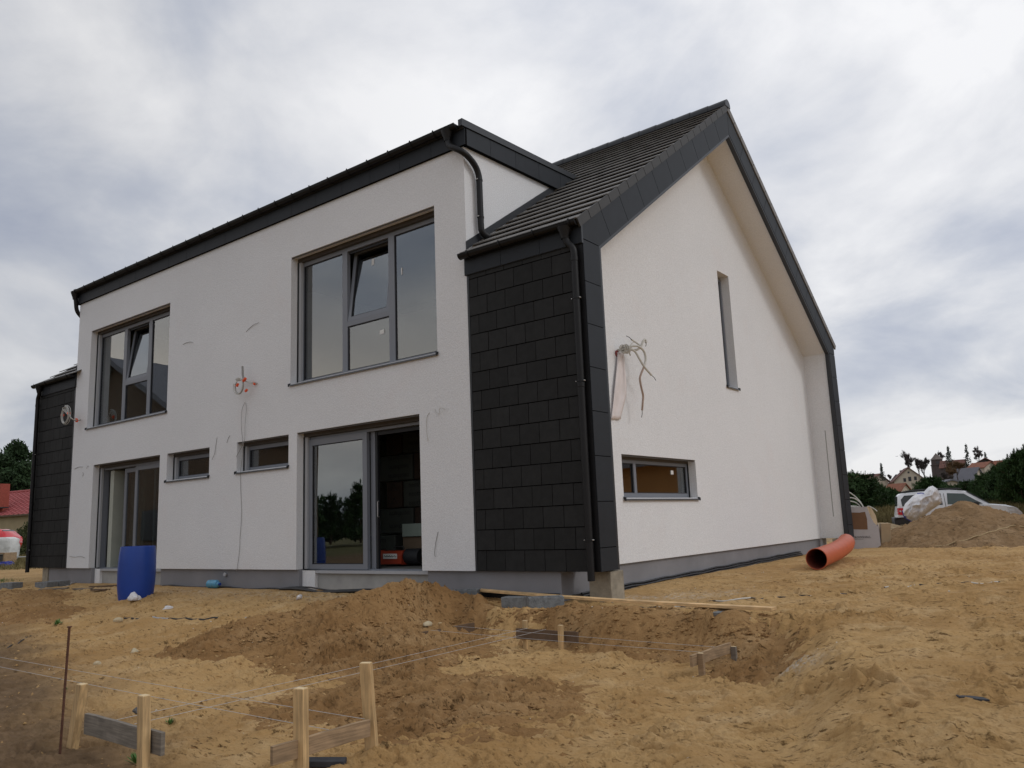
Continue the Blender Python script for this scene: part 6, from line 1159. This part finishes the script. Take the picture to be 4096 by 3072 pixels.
for i, (u, d, h, k) in enumerate([(3410, 60, 3.2, 0), (3490, 62, 2.6, 1), (3560, 66, 2.7, 2), (3660, 66, 2.6, 0), (3720, 62, 3.5, 1), (3790, 60, 3.6, 2), (3850, 58, 3.7, 0), (3905, 56, 3.9, 1), (3960, 54, 4.1, 2), (4010, 52, 4.6, 0), (4060, 50, 4.7, 1), (4110, 48, 4.9, 2)]):
    p = at(u, 2030, d=d); h = pine_h(u, d, p, 10); copy_thing(protos[k], (p.x, p.y, gz(p.x, p.y)-0.1), rz=i*0.9+0.4, sc=h/3)
def bare_tree(seed, h, lean=0.0, spread=0.5, depth=5):
    rs = random.Random(seed); cm = MB(); tm = MB()
    def br(p, d, L_, r, k):
        q = p + d*L_; r = max(r, 0.035 if h < 30 else 0.05); (tm if k >= depth-1 else cm).tube([p, p.lerp(q, .5)+Vector((rs.gauss(0, .04), rs.gauss(0, .04), 0))*L_, q], [r, r*0.8, r*0.6], 4 if k >= depth-1 else 3, caps=False)
        if k <= 1:
            for _ in range(6):
                a_ = p.lerp(q, rs.random()); e_ = (d+Vector((rs.gauss(0, .6), rs.gauss(0, .6), rs.gauss(0.1, .5)))).normalized(); b_ = e_.orthogonal().normalized()*0.035; cm.add([a_-b_, a_+b_, a_+e_*L_*rs.uniform(0.6, 1.1)], [(0, 1, 2)])
        if k == 0: return
        for _ in range(rs.choice((3, 4)) if k > 1 else 4):
            nd_ = (d + Vector((rs.gauss(0, spread), rs.gauss(0, spread), rs.gauss(0.42, spread*0.4)))).normalized(); br(p.lerp(q, rs.uniform(0.45, 1.0)), nd_, L_*rs.uniform(0.55, 0.82), r*0.55, k-1)
    br(Vector((0, 0, 0)), Vector((lean, 0, 1)).normalized(), h*0.33, h*0.022, depth); return cm, tm
def far_tree(u, vt, vb, d, kind, label, seed=1, group=None, spread=0.45):
    p = at(u, vb, d=d); tp = at(u, vt, d=d); h = tp.z-p.z
    if kind == 'bare': cm, tm = bare_tree(seed, h*1.05, spread=spread); lm = bare_m; nm = 'bare_tree'
    elif kind == 'russet': cm, tm = bare_tree(seed, h*1.05, spread=0.55); lm = bare_or; nm = 'bare_tree'
    else:
        rs = random.Random(seed); cm = MB(); tm = MB(); tm.tube([(0, 0, 0), (0, 0, h)], [h*0.02, h*0.004], 5); lay = 15; nm = 'spruce_tree'; lm = spruce_m; wd = {'spruce': 0.26, 'thin': 0.17, 'cone': 0.20}[kind]
        for k in range(lay):
            z = h*(0.08+0.9*k/lay); R_ = h*wd*(1-k/lay)*rs.uniform(0.7, 1.15)+h*0.012
            for j in range(9):
                a = rs.uniform(0, 6.28); tri_leaves(cm, Vector((cos(a)*R_*0.55, sin(a)*R_*0.55, z-R_*0.15)), 7 if kind != 'thin' else 4, R_*0.45, h*0.045, rs, 0.0, 0.4)
    return make_tree(nm, label, 'tree', (p.x, p.y, p.z), cm, tm, lm, bark_m if kind not in ('bare', 'russet') else bare_m, group)
GB = 'bare trees of the far village'
far_tree(3532, 1848, 1925, 190, 'cone', 'pale slim conical tree alone on the skyline', 3)
far_tree(3560, 1892, 1930, 200, 'bare', 'very small bare tree right of the slim conical tree', 4, GB); far_tree(3495, 1886, 1925, 210, 'bare', 'tiny bare crown above the far red roofs', 5, GB)
far_tree(3642, 1806, 1920, 240, 'bare', 'tall broad bare tree directly behind the cream gabled house', 6, GB, 0.42); far_tree(3610, 1866, 1915, 240, 'bare', 'low bare tree at the side of the tall broad bare tree', 7, GB)
far_tree(3680, 1812, 1925, 235, 'bare', 'second tall bare tree, denser, between gabled house and tower', 8, GB, 0.34); far_tree(3700, 1822, 1925, 238, 'bare', 'narrow bare tree leaning against the second tall one', 18, GB, 0.36)
far_tree(3767, 1797, 1870, 330, 'bare', 'small bare crown beside the tower spire', 9, GB); far_tree(3803, 1779, 1880, 260, 'spruce', 'large dark spruce rising beside the tower', 10)
far_tree(3833, 1815, 1925, 200, 'russet', 'russet bushy bare tree before the long red roof', 11, GB); far_tree(3815, 1850, 1940, 190, 'russet', 'lower russet thicket before the tower', 31, GB); far_tree(3790, 1870, 1960, 185, 'bare', 'grey brushy thicket below the large spruce', 32, GB); far_tree(3876, 1770, 1880, 270, 'thin', 'thin ragged spruce with open branches on the skyline', 12)
far_tree(3918, 1788, 1870, 260, 'bare', 'slender bare tree between thin spruce and brown chimney house', 13, GB); far_tree(3948, 1804, 1870, 260, 'spruce', 'squat dark pine above the brown chimney house', 14); far_tree(4062, 1795, 1860, 250, 'bare', 'bare tree crown behind the pines at the frame edge', 15, GB); far_tree(4035, 1812, 1865, 250, 'spruce', 'dark round pine behind the young pines', 16); far_tree(4085, 1788, 1860, 250, 'bare', 'last bare tree crown at the frame edge', 17, GB)
roof_far = mat('hazed_red_roof', (0.15, 0.07, 0.055), 0.85, noise=(1, 0.2)); roof_far2 = mat('hazed_orange_roof', (0.25, 0.10, 0.06), 0.85, noise=(1, 0.2))  # reds muted in the colour to paint in distance haze
def far_house(name, label, u, vb, d, w, dep, hw, hr, wallm, roofm, yaw=0.0, win=(), cat='house', chim=False):
    """gable faces the photographer when yaw = 0"""
    p = at(u, vb, d=d); r = (p-CAM); r.z = 0; r.normalize(); right = Vector((r.y, -r.x, 0)); ex = right*cos(yaw)+r*sin(yaw); ey = Vector((-ex.y, ex.x, 0)); root = thing(name, label, cat, p[:]); T = lambda x, y, z: p + ex*x + ey*y + Vector((0, 0, z)); zb = -6
    mb = MB(); mb.add([T(-w/2, 0, zb), T(w/2, 0, zb), T(w/2, 0, hw), T(0, 0, hw+hr), T(-w/2, 0, hw), T(-w/2, dep, zb), T(w/2, dep, zb), T(w/2, dep, hw), T(0, dep, hw+hr), T(-w/2, dep, hw)], [(0,1,2,3,4), (9,8,7,6,5), (1,6,7,2), (0,4,9,5)]); mb.build('wall', wallm, root)
    mb = MB(); ov = 0.4; sl = hr/(w/2)
    for s_ in (-1, 1):
        a = [T(0, -ov, hw+hr+0.12), T(s_*(w/2+ov), -ov, hw-sl*ov+0.12), T(s_*(w/2+ov), dep+ov, hw-sl*ov+0.12), T(0, dep+ov, hw+hr+0.12)]; b = [q-Vector((0, 0, 0.22)) for q in a]; mb.add(a+b, [(0,1,2,3), (7,6,5,4), (0,4,5,1), (1,5,6,2), (2,6,7,3)])
    rf = mb.build('roof', roofm, root)
    for (x, z, ww, hh) in win: mb = MB(); mb.add([T(x-ww/2, -0.05, z), T(x+ww/2, -0.05, z), T(x+ww/2, -0.05, z+hh), T(x-ww/2, -0.05, z+hh), T(x-ww/2, 0.1, z), T(x+ww/2, 0.1, z), T(x+ww/2, 0.1, z+hh), T(x-ww/2, 0.1, z+hh)], [(0,1,2,3), (0,4,5,1), (1,5,6,2), (2,6,7,3), (3,7,4,0)]); mb.build('window', win_dark, root)
    if chim: mb = MB(); q = T(w*0.12, dep*0.5, hw+hr*0.7); mb.obox(q+Vector((0, 0, 1.0)), ex, ey, (0, 0, 1), 0.4, 0.4, 1.2); mb.build('chimney', chim_m, rf)
    return root
far_house('village_house', 'cream house with steep red gable and small windows in the far village', 3641, 1945, 205, 7.2, 9, 1.6, 3.2, wall_cream, roof_far, 0.12, [(-1.1, 1.2, 0.6, 0.9), (0.1, 1.3, 0.7, 1.1), (1.4, 1.5, 0.6, 0.9), (0, 3.3, 0.45, 0.45)])
far_house('village_house', 'low house with bright orange roof in front of the cream gabled house', 3622, 1964, 180, 3.2, 4, 0.2, 1.5, wall_cream, roof_far2, 0.9)
far_house('village_house', 'grey roofed annex beside the cream gabled house', 3592, 1950, 215, 5.0, 8, 1.0, 2.4, wall_cream, roof_grey, -0.5)
far_house('village_house', 'low red roof at the gable corner above the pines', 3432, 1925, 220, 4, 7, 0.3, 1.6, wall_cream, roof_far2, 1.4); far_house('village_house', 'second low red roof, next to the slim conical tree', 3492, 1925, 230, 4, 6, 0.4, 1.6, wall_cream, roof_far, 1.3); far_house('village_house', 'dull red roof just right of the slim conical tree', 3520, 1930, 215, 5, 6, 0.4, 1.9, wall_cream, roof_far, 0.6)
far_house('village_house', 'long red roof behind the russet tree and thin spruce', 3862, 1868, 300, 5, 8, 0.4, 2.4, wall_brown, roof_far, 1.35); far_house('village_house', 'brown chimney house between slender bare tree and squat pine', 3944, 1872, 260, 4.5, 6, 2.0, 1.2, wall_brown, chim_m, 0.0)
far_house('village_house', 'white walled house with orange roof among the dark pines', 3963, 1875, 230, 4.4, 6, 0.6, 1.4, wall_cream, roof_far2, 0.8); far_house('village_house', 'grey steep roofed house behind the young pines', 3918, 1925, 210, 5.5, 6, 0.2, 3.4, wall_cream, roof_grey, 1.0); far_house('village_house', 'red roof showing above the tallest young pines', 4057, 1868, 240, 4, 5, 0.4, 1.8, wall_cream, roof_far2, 1.2)
far_house('garden_shed', 'small white shed glimpsed between the young pines', 3690+118, 1945, 120, 1.8, 2.0, 0.7, 0.25, wall_cream, roof_grey, 0.4, cat='shed')
# round-ish brown tower with pyramid spire
p = at(3754, 1900, d=330); tw = thing('tower', 'old dark brown tower with pointed spire on the skyline', 'tower', p[:]); Z_ = lambda v: at(3754, v, d=330).z
mb = MB(); mb.lathe([(2.35, -8), (2.35, Z_(1862)-p.z)], p, 8); mb.build('lower_wall', wall_brown, tw); mb = MB(); mb.lathe([(2.55, Z_(1862)-p.z), (2.6, Z_(1858)-p.z), (2.2, Z_(1857)-p.z), (2.15, Z_(1838)-p.z)], p, 8); mb.build('upper_wall', wall_brown, tw); mb = MB(); mb.lathe([(2.5, Z_(1838)-p.z), (1.5, Z_(1828)-p.z), (0.05, Z_(1811)-p.z)], p, 8); mb.build('spire', spire_m, tw); mb = MB(); q = at(3754, 1811, d=330); mb.tube([q, q+Vector((0, 0, 1.0))], 0.08, 5); mb.build('finial', ink_m, tw)
for k in range(3): q = at(3748+k*6, 1850, d=327.7); mb = MB(); mb.obox(q, RV, (0, 0, 1), FV, 0.22, 0.4, 0.1); mb.build('window_slit', win_dark, tw)
# small bird
p = at(3587, 1826, d=120); mb = MB(); mb.add([p, p+Vector((-0.22, 0, 0.10)), p+Vector((-0.05, 0, -0.03)), p+Vector((0.22, 0.05, 0.12)), p+Vector((0.06, 0, -0.03)), p+Vector((0, -0.12, 0.02))], [(0, 1, 2), (0, 4, 3), (0, 2, 5, 4)]); o = mb.build('bird', ink_m, None, pivot=p[:]); tag(o, 'tiny dark bird flying above the far village', 'bird')
# left side: tall pines, red roofed house, shrubs
def big_pine(seed, h):
    rs = random.Random(seed); cm = MB(); tm = MB(); tm.tube([(0, 0, 0), (h*0.01, 0, h*0.5), (0, 0, h*0.95)], [h*0.022, h*0.016, h*0.004], 7)
    for k in range(60):
        z = h*rs.uniform(0.22, 1.0); Rm_ = h*0.30*(1.02-((z/h-0.22)/0.78)**1.7); a = rs.uniform(0, 6.28); r = Rm_*rs.uniform(0.35, 1.0); c = Vector((cos(a)*r, sin(a)*r, z-0.0)); tm.tube([(0, 0, z-r*0.3), c.lerp(Vector((0, 0, z)), .4)-Vector((0, 0, .1)), c], [h*0.007, h*0.004, h*0.002], 3, caps=False); tri_leaves(cm, c, 150, h*0.075, h*0.032, rs, 0.2, 0.55)
    return cm, tm
cm, tm = big_pine(3, 15.0)
p = at(47, 2150, d=112); bp1 = make_tree('pine_tree', 'tallest dark pine beside the far slate bay', 'tree', (p.x, p.y, gz_far(p)), cm, tm, pine_d, bark_m, 'tall pines beyond the red roof'); bp1.scale = (0.93, 0.93, 0.97)
for i, (u, d, sc_t, lb) in enumerate(((100, 105, 0.74, 'shorter dark pine half hidden by the far slate bay'), (-15, 104, 0.82, 'dark pine cut by the frame edge behind the brick chimney'), (20, 125, 0.85, 'dark pine farther back between the taller ones'), (78, 130, 0.9, 'deep green pine filling the gap behind the shorter one'), (150, 120, 0.9, 'dark pine hidden behind the far slate bay'))):
    p = at(u, 2150, d=d); copy_thing(bp1, (p.x, p.y, gz_far(p)), rz=i*1.7+1, sc=sc_t, label=lb)
p = at(120, 2150, d=100); cm, tm = bare_tree(44, 10.0, spread=0.5); make_tree('bare_tree', 'thin bare tree mixed into the pines above the red roof', 'tree', (p.x, p.y, gz_far(p)), cm, tm, bare_m, bare_m)
# red roofed bungalow
hd = 88.0; A0 = at(-260, 2072, d=hd+6); A1 = at(150, 2066, d=hd-4); B0 = at(-250, 1976, d=hd+12); B1 = at(140, 1970, d=hd+2); zE = (A0.z+A1.z)/2; A0.z = A1.z = zE; zR = (B0.z+B1.z)/2; nb = (A1-A0).normalized(); back = Vector((-nb.y, nb.x, 0)); run = 5.2
A1 = A1 + nb*6; bh = thing('red_roof_house', 'bungalow with red tiled roof and beige wall behind the red car', 'house', (A0.x, A0.y, -0.35))
mb = MB(); R0, R1 = A0+back*run, A1+back*run; R0.z = R1.z = zR; rows = 17; cols = 0; W_ = (A1-A0).length; NC = 120
V = []; 
for r in range(rows):
    for e_ in (0, 1):
        k = (r+e_)/rows
        for c in range(NC+1):
            q = A0.lerp(A1, c/NC).lerp(R0.lerp(R1, c/NC), k); V.append(q + Vector((0, 0, (0.075 if e_ == 0 else 0.0) + 0.030*sin(c*pi/2))))
F = [((2*r+e_)*(NC+1)+c, (2*r+e_)*(NC+1)+c+1, (2*r+e_+1)*(NC+1)+c+1, (2*r+e_+1)*(NC+1)+c) for r in range(rows) for e_ in (0, 1) if not (r == rows-1 and e_ == 1) for c in range(NC)]
mb.add(V, F); rf = mb.build('roof', roof_red, bh); mb = MB(); mb.tube([R0+Vector((0, 0, 0.05)), R1+Vector((0, 0, 0.05))], 0.14, 8); mb.build('ridge', roof_red, rf); mb = MB(); Bk0, Bk1 = A0+back*run*2, A1+back*run*2; mb.quad(R0, R1, Bk1, Bk0); mb.build('rear_slope', roof_red, rf)
mb = MB(); w0, w1 = A0+back*0.5+nb*0.5, A1+back*0.5-nb*0.5; w2, w3 = w1+back*9.4, w0+back*9.4; zt = zE+0.15; ringv = [w0, w1, w2, w3]; mb.add([Vector((q.x, q.y, -0.6)) for q in ringv]+[Vector((q.x, q.y, zt)) for q in ringv], [(0,1,5,4), (1,2,6,5), (2,3,7,6), (3,0,4,7)]); mb.build('wall', wall_beige, bh)
mb = MB(); a, b = A0+Vector((0, 0, -0.02)), A1+Vector((0, 0, -0.02)); mb.obox((a+b)/2, nb, back, (0, 0, 1), W_/2+3, 0.06, 0.09); mb.build('eaves_board', wood_dark, bh)
q = at(6, 2010, d=hd+1.5); mb = MB(); mb.obox(q+Vector((0, 0, 0.3)), nb, back, (0, 0, 1), 0.52, 0.52, 1.75); mb.build('chimney', chim_m, bh); mb = MB(); mb.obox(at(8, 2031, d=hd+0.6), nb, back, (0, 0, 1), 0.75, 0.3, 0.06); mb.build('chimney_flashing', gasket_m, bh)
def shrub(label, u, d, h, w, m, seed, n=60, vb=2180):
    rs = random.Random(seed); cm = MB(); tm = MB(); p = at(u, vb, d=d)
    for k in range(n): a = rs.uniform(0, 6.28); r = w*0.5*rs.random()**0.6; z = h*rs.uniform(0.05, 0.9)*(1-0.5*(r/(w*0.5))**2); c = Vector((cos(a)*r, sin(a)*r, z)); tm.tube([(r*0.2*cos(a), r*0.2*sin(a), 0), c], 0.012, 3, caps=False); tri_leaves(cm, c, 60, 0.28, 0.13, rs, 0.3)
    return make_tree('shrub', label, 'shrub', (p.x, p.y, gz_far(p)-0.05), cm, tm, m, bark_m)
shrub('dense dark shrub beside the far slate bay in front of the beige wall', 88, 60, 2.6, 3.0, bush_m, 1); shrub('russet shrub in front of the beige wall behind the red car', 40, 64, 2.0, 3.2, bush_m, 2); shrub('low dark shrub touching the far downpipe', 125, 57, 2.4, 2.6, bush_m, 3); shrub('small shrub at the frame edge by the beige wall', -20, 66, 2.2, 3.0, bush_m, 4)
# grass stuff
def grass_patch(label, n, area, hmin, hmax, m, wd=0.012):
    rs = np.random.RandomState(9); P = np.array([area(rs) for _ in range(n)]); x, y = P[:, 0], P[:, 1]; z = low_z(x, y)-0.02; h = hmin+(hmax-hmin)*rs.rand(n)**1.5; a = rs.rand(n)*6.28; lx = rs.normal(0, 0.35, n)*h; ly = rs.normal(0, 0.35, n)*h; w = wd*(0.6+0.8*rs.rand(n))
    V = np.stack([np.stack([x-np.cos(a)*w, y-np.sin(a)*w, z], 1), np.stack([x+np.cos(a)*w, y+np.sin(a)*w, z], 1), np.stack([x+lx, y+ly, z+h], 1)], 1).reshape(-1, 3); F = np.arange(3*n).reshape(n, 3)
    mb = MB(); mb.v = V.tolist(); mb.f = F.tolist(); mb.m = [0]; o = mb.build('grass', m); tag(o, label, 'grass', kind='stuff'); return o
def areaR(rs):
    u = rs.uniform(3380, 4150); d = 31+26*rs.rand()**1.3 if rs.rand() < 0.8 else 28+5*rs.rand(); p = at(u, 2040, d=d); return (p.x, p.y)
grass_patch('dry brownish grass of the field between mound and pines', 26000, areaR, 0.08, 0.38, grass_m, 0.02)
def areaL(rs):
    u = rs.uniform(-60, 190); d = 30+38*rs.rand(); p = at(u, 2200, d=d); return (p.x, p.y)
grass_patch('rough grass around the bulk bags and red car', 9000, areaL, 0.05, 0.25, grass_m, 0.02)
def areaL2(rs): return (rs.normal(-17.5, 0.8), rs.normal(-0.5, 0.35))
grass_patch('patch of fresh green grass by the far pier', 2500, areaL2, 0.03, 0.10, weed_m, 0.008)
def areaS(rs): return (rs.uniform(0.2, 4.2), rs.normal(-7.0, 0.25))
grass_patch('sparse dead grass stems on the dark soil near the rebar', 260, areaS, 0.02, 0.09, grass_m, 0.002)
# far wood behind the village, reads as one mass
rs_ = random.Random(8); mb = MB()
for i in range(420):
    u = rs_.uniform(3360, 4300); d = rs_.uniform(200, 330); p = at(u, 2000, d=d); z = gz(p.x, p.y)+rs_.uniform(0.3, 3.2); tri_leaves(mb, Vector((p.x, p.y, z)), 36, 2.4, 0.9, rs_, 0.2, 0.7)
for i in range(300):
    u = rs_.uniform(-300, 200); d = rs_.uniform(130, 190); p = at(u, 2150, d=d); tri_leaves(mb, Vector((p.x, p.y, gz(p.x, p.y)+rs_.uniform(0.5, 6))), 36, 2.4, 0.8, rs_, 0.2, 0.7)
o = mb.build('distant_wood', pine_d); tag(o, 'dark wooded band behind the village and the red roof', 'wood', kind='stuff')

# ---- what the windows mirror: neighbour house and trees behind the photographer's side
def neighbour(label, c, ex, w, dep, hw, hr, wm, rm, wins):
    root = thing('neighbour_house', label, 'house', c); c = Vector(c); ex = Vector(ex).normalized(); ey = Vector((-ex.y, ex.x, 0)); T = lambda x, y, z: c + ex*x + ey*y + Vector((0, 0, z)); mb = MB()
    mb.add([T(-w/2, 0, 0), T(w/2, 0, 0), T(w/2, 0, hw), T(0, 0, hw+hr), T(-w/2, 0, hw), T(-w/2, dep, 0), T(w/2, dep, 0), T(w/2, dep, hw), T(0, dep, hw+hr), T(-w/2, dep, hw)], [(0,1,2,3,4), (9,8,7,6,5), (1,6,7,2), (0,4,9,5)]); mb.build('wall', wm, root); mb = MB(); sl = hr/(w/2)
    for s_ in (-1, 1): a = [T(0, -.6, hw+hr+.2), T(s_*(w/2+.5), -.6, hw-sl*.5+.2), T(s_*(w/2+.5), dep+.6, hw-sl*.5+.2), T(0, dep+.6, hw+hr+.2)]; b = [q-Vector((0, 0, .3)) for q in a]; mb.add(a+b, [(0,1,2,3), (7,6,5,4), (0,4,5,1), (1,5,6,2), (2,6,7,3), (3,7,4,0)])
    mb.build('roof', rm, root)
    for x, z, ww, hh in wins:
        for yy in (-0.04, dep+0.04): mb = MB(); mb.obox(T(x, yy, z+hh/2), ex, ey, (0, 0, 1), ww/2, 0.06, hh/2); mb.build('window', win_dark, root)
neighbour('dark roofed neighbour house mirrored in the far upper window', (-33.5, -10.5, -0.5), (-1, 0, 0), 17, 6.3, 5.8, 4.4, wood_dark, roof_grey, [(-4, 1, 1.6, 1.4), (4, 1, 1.6, 1.4), (0, 4.6, 1.6, 1.4)])
neighbour('ochre neighbour house mirrored in the low gable window', (15.5, 26, -0.2), (-0.15, 1, 0), 12, 9, 3.2, 3.6, wall_ochre, roof_grey, [(-3, 1, 1.5, 1.4), (2, 1, 1.5, 1.4)])
for i in range(46):
    k = i % 23; x = -42+0.64*(k-11)*2.2+random.uniform(-.5, .5)-(4 if i > 22 else 0); y = -32-0.77*(k-11)*2.2-(3 if i > 22 else 0); copy_thing(protos[i % 3], (x, y, -0.5), rz=i*1.1, sc=1.45+0.20*sin(i*2.7)+0.1*cos(i*5.1), label='dark pine of the row mirrored in the sliding door glass')
for o in list(bpy.data.objects):
    if o.get('label') == 'dark pine of the row mirrored in the sliding door glass': o['group'] = 'pines mirrored in the sliding door'
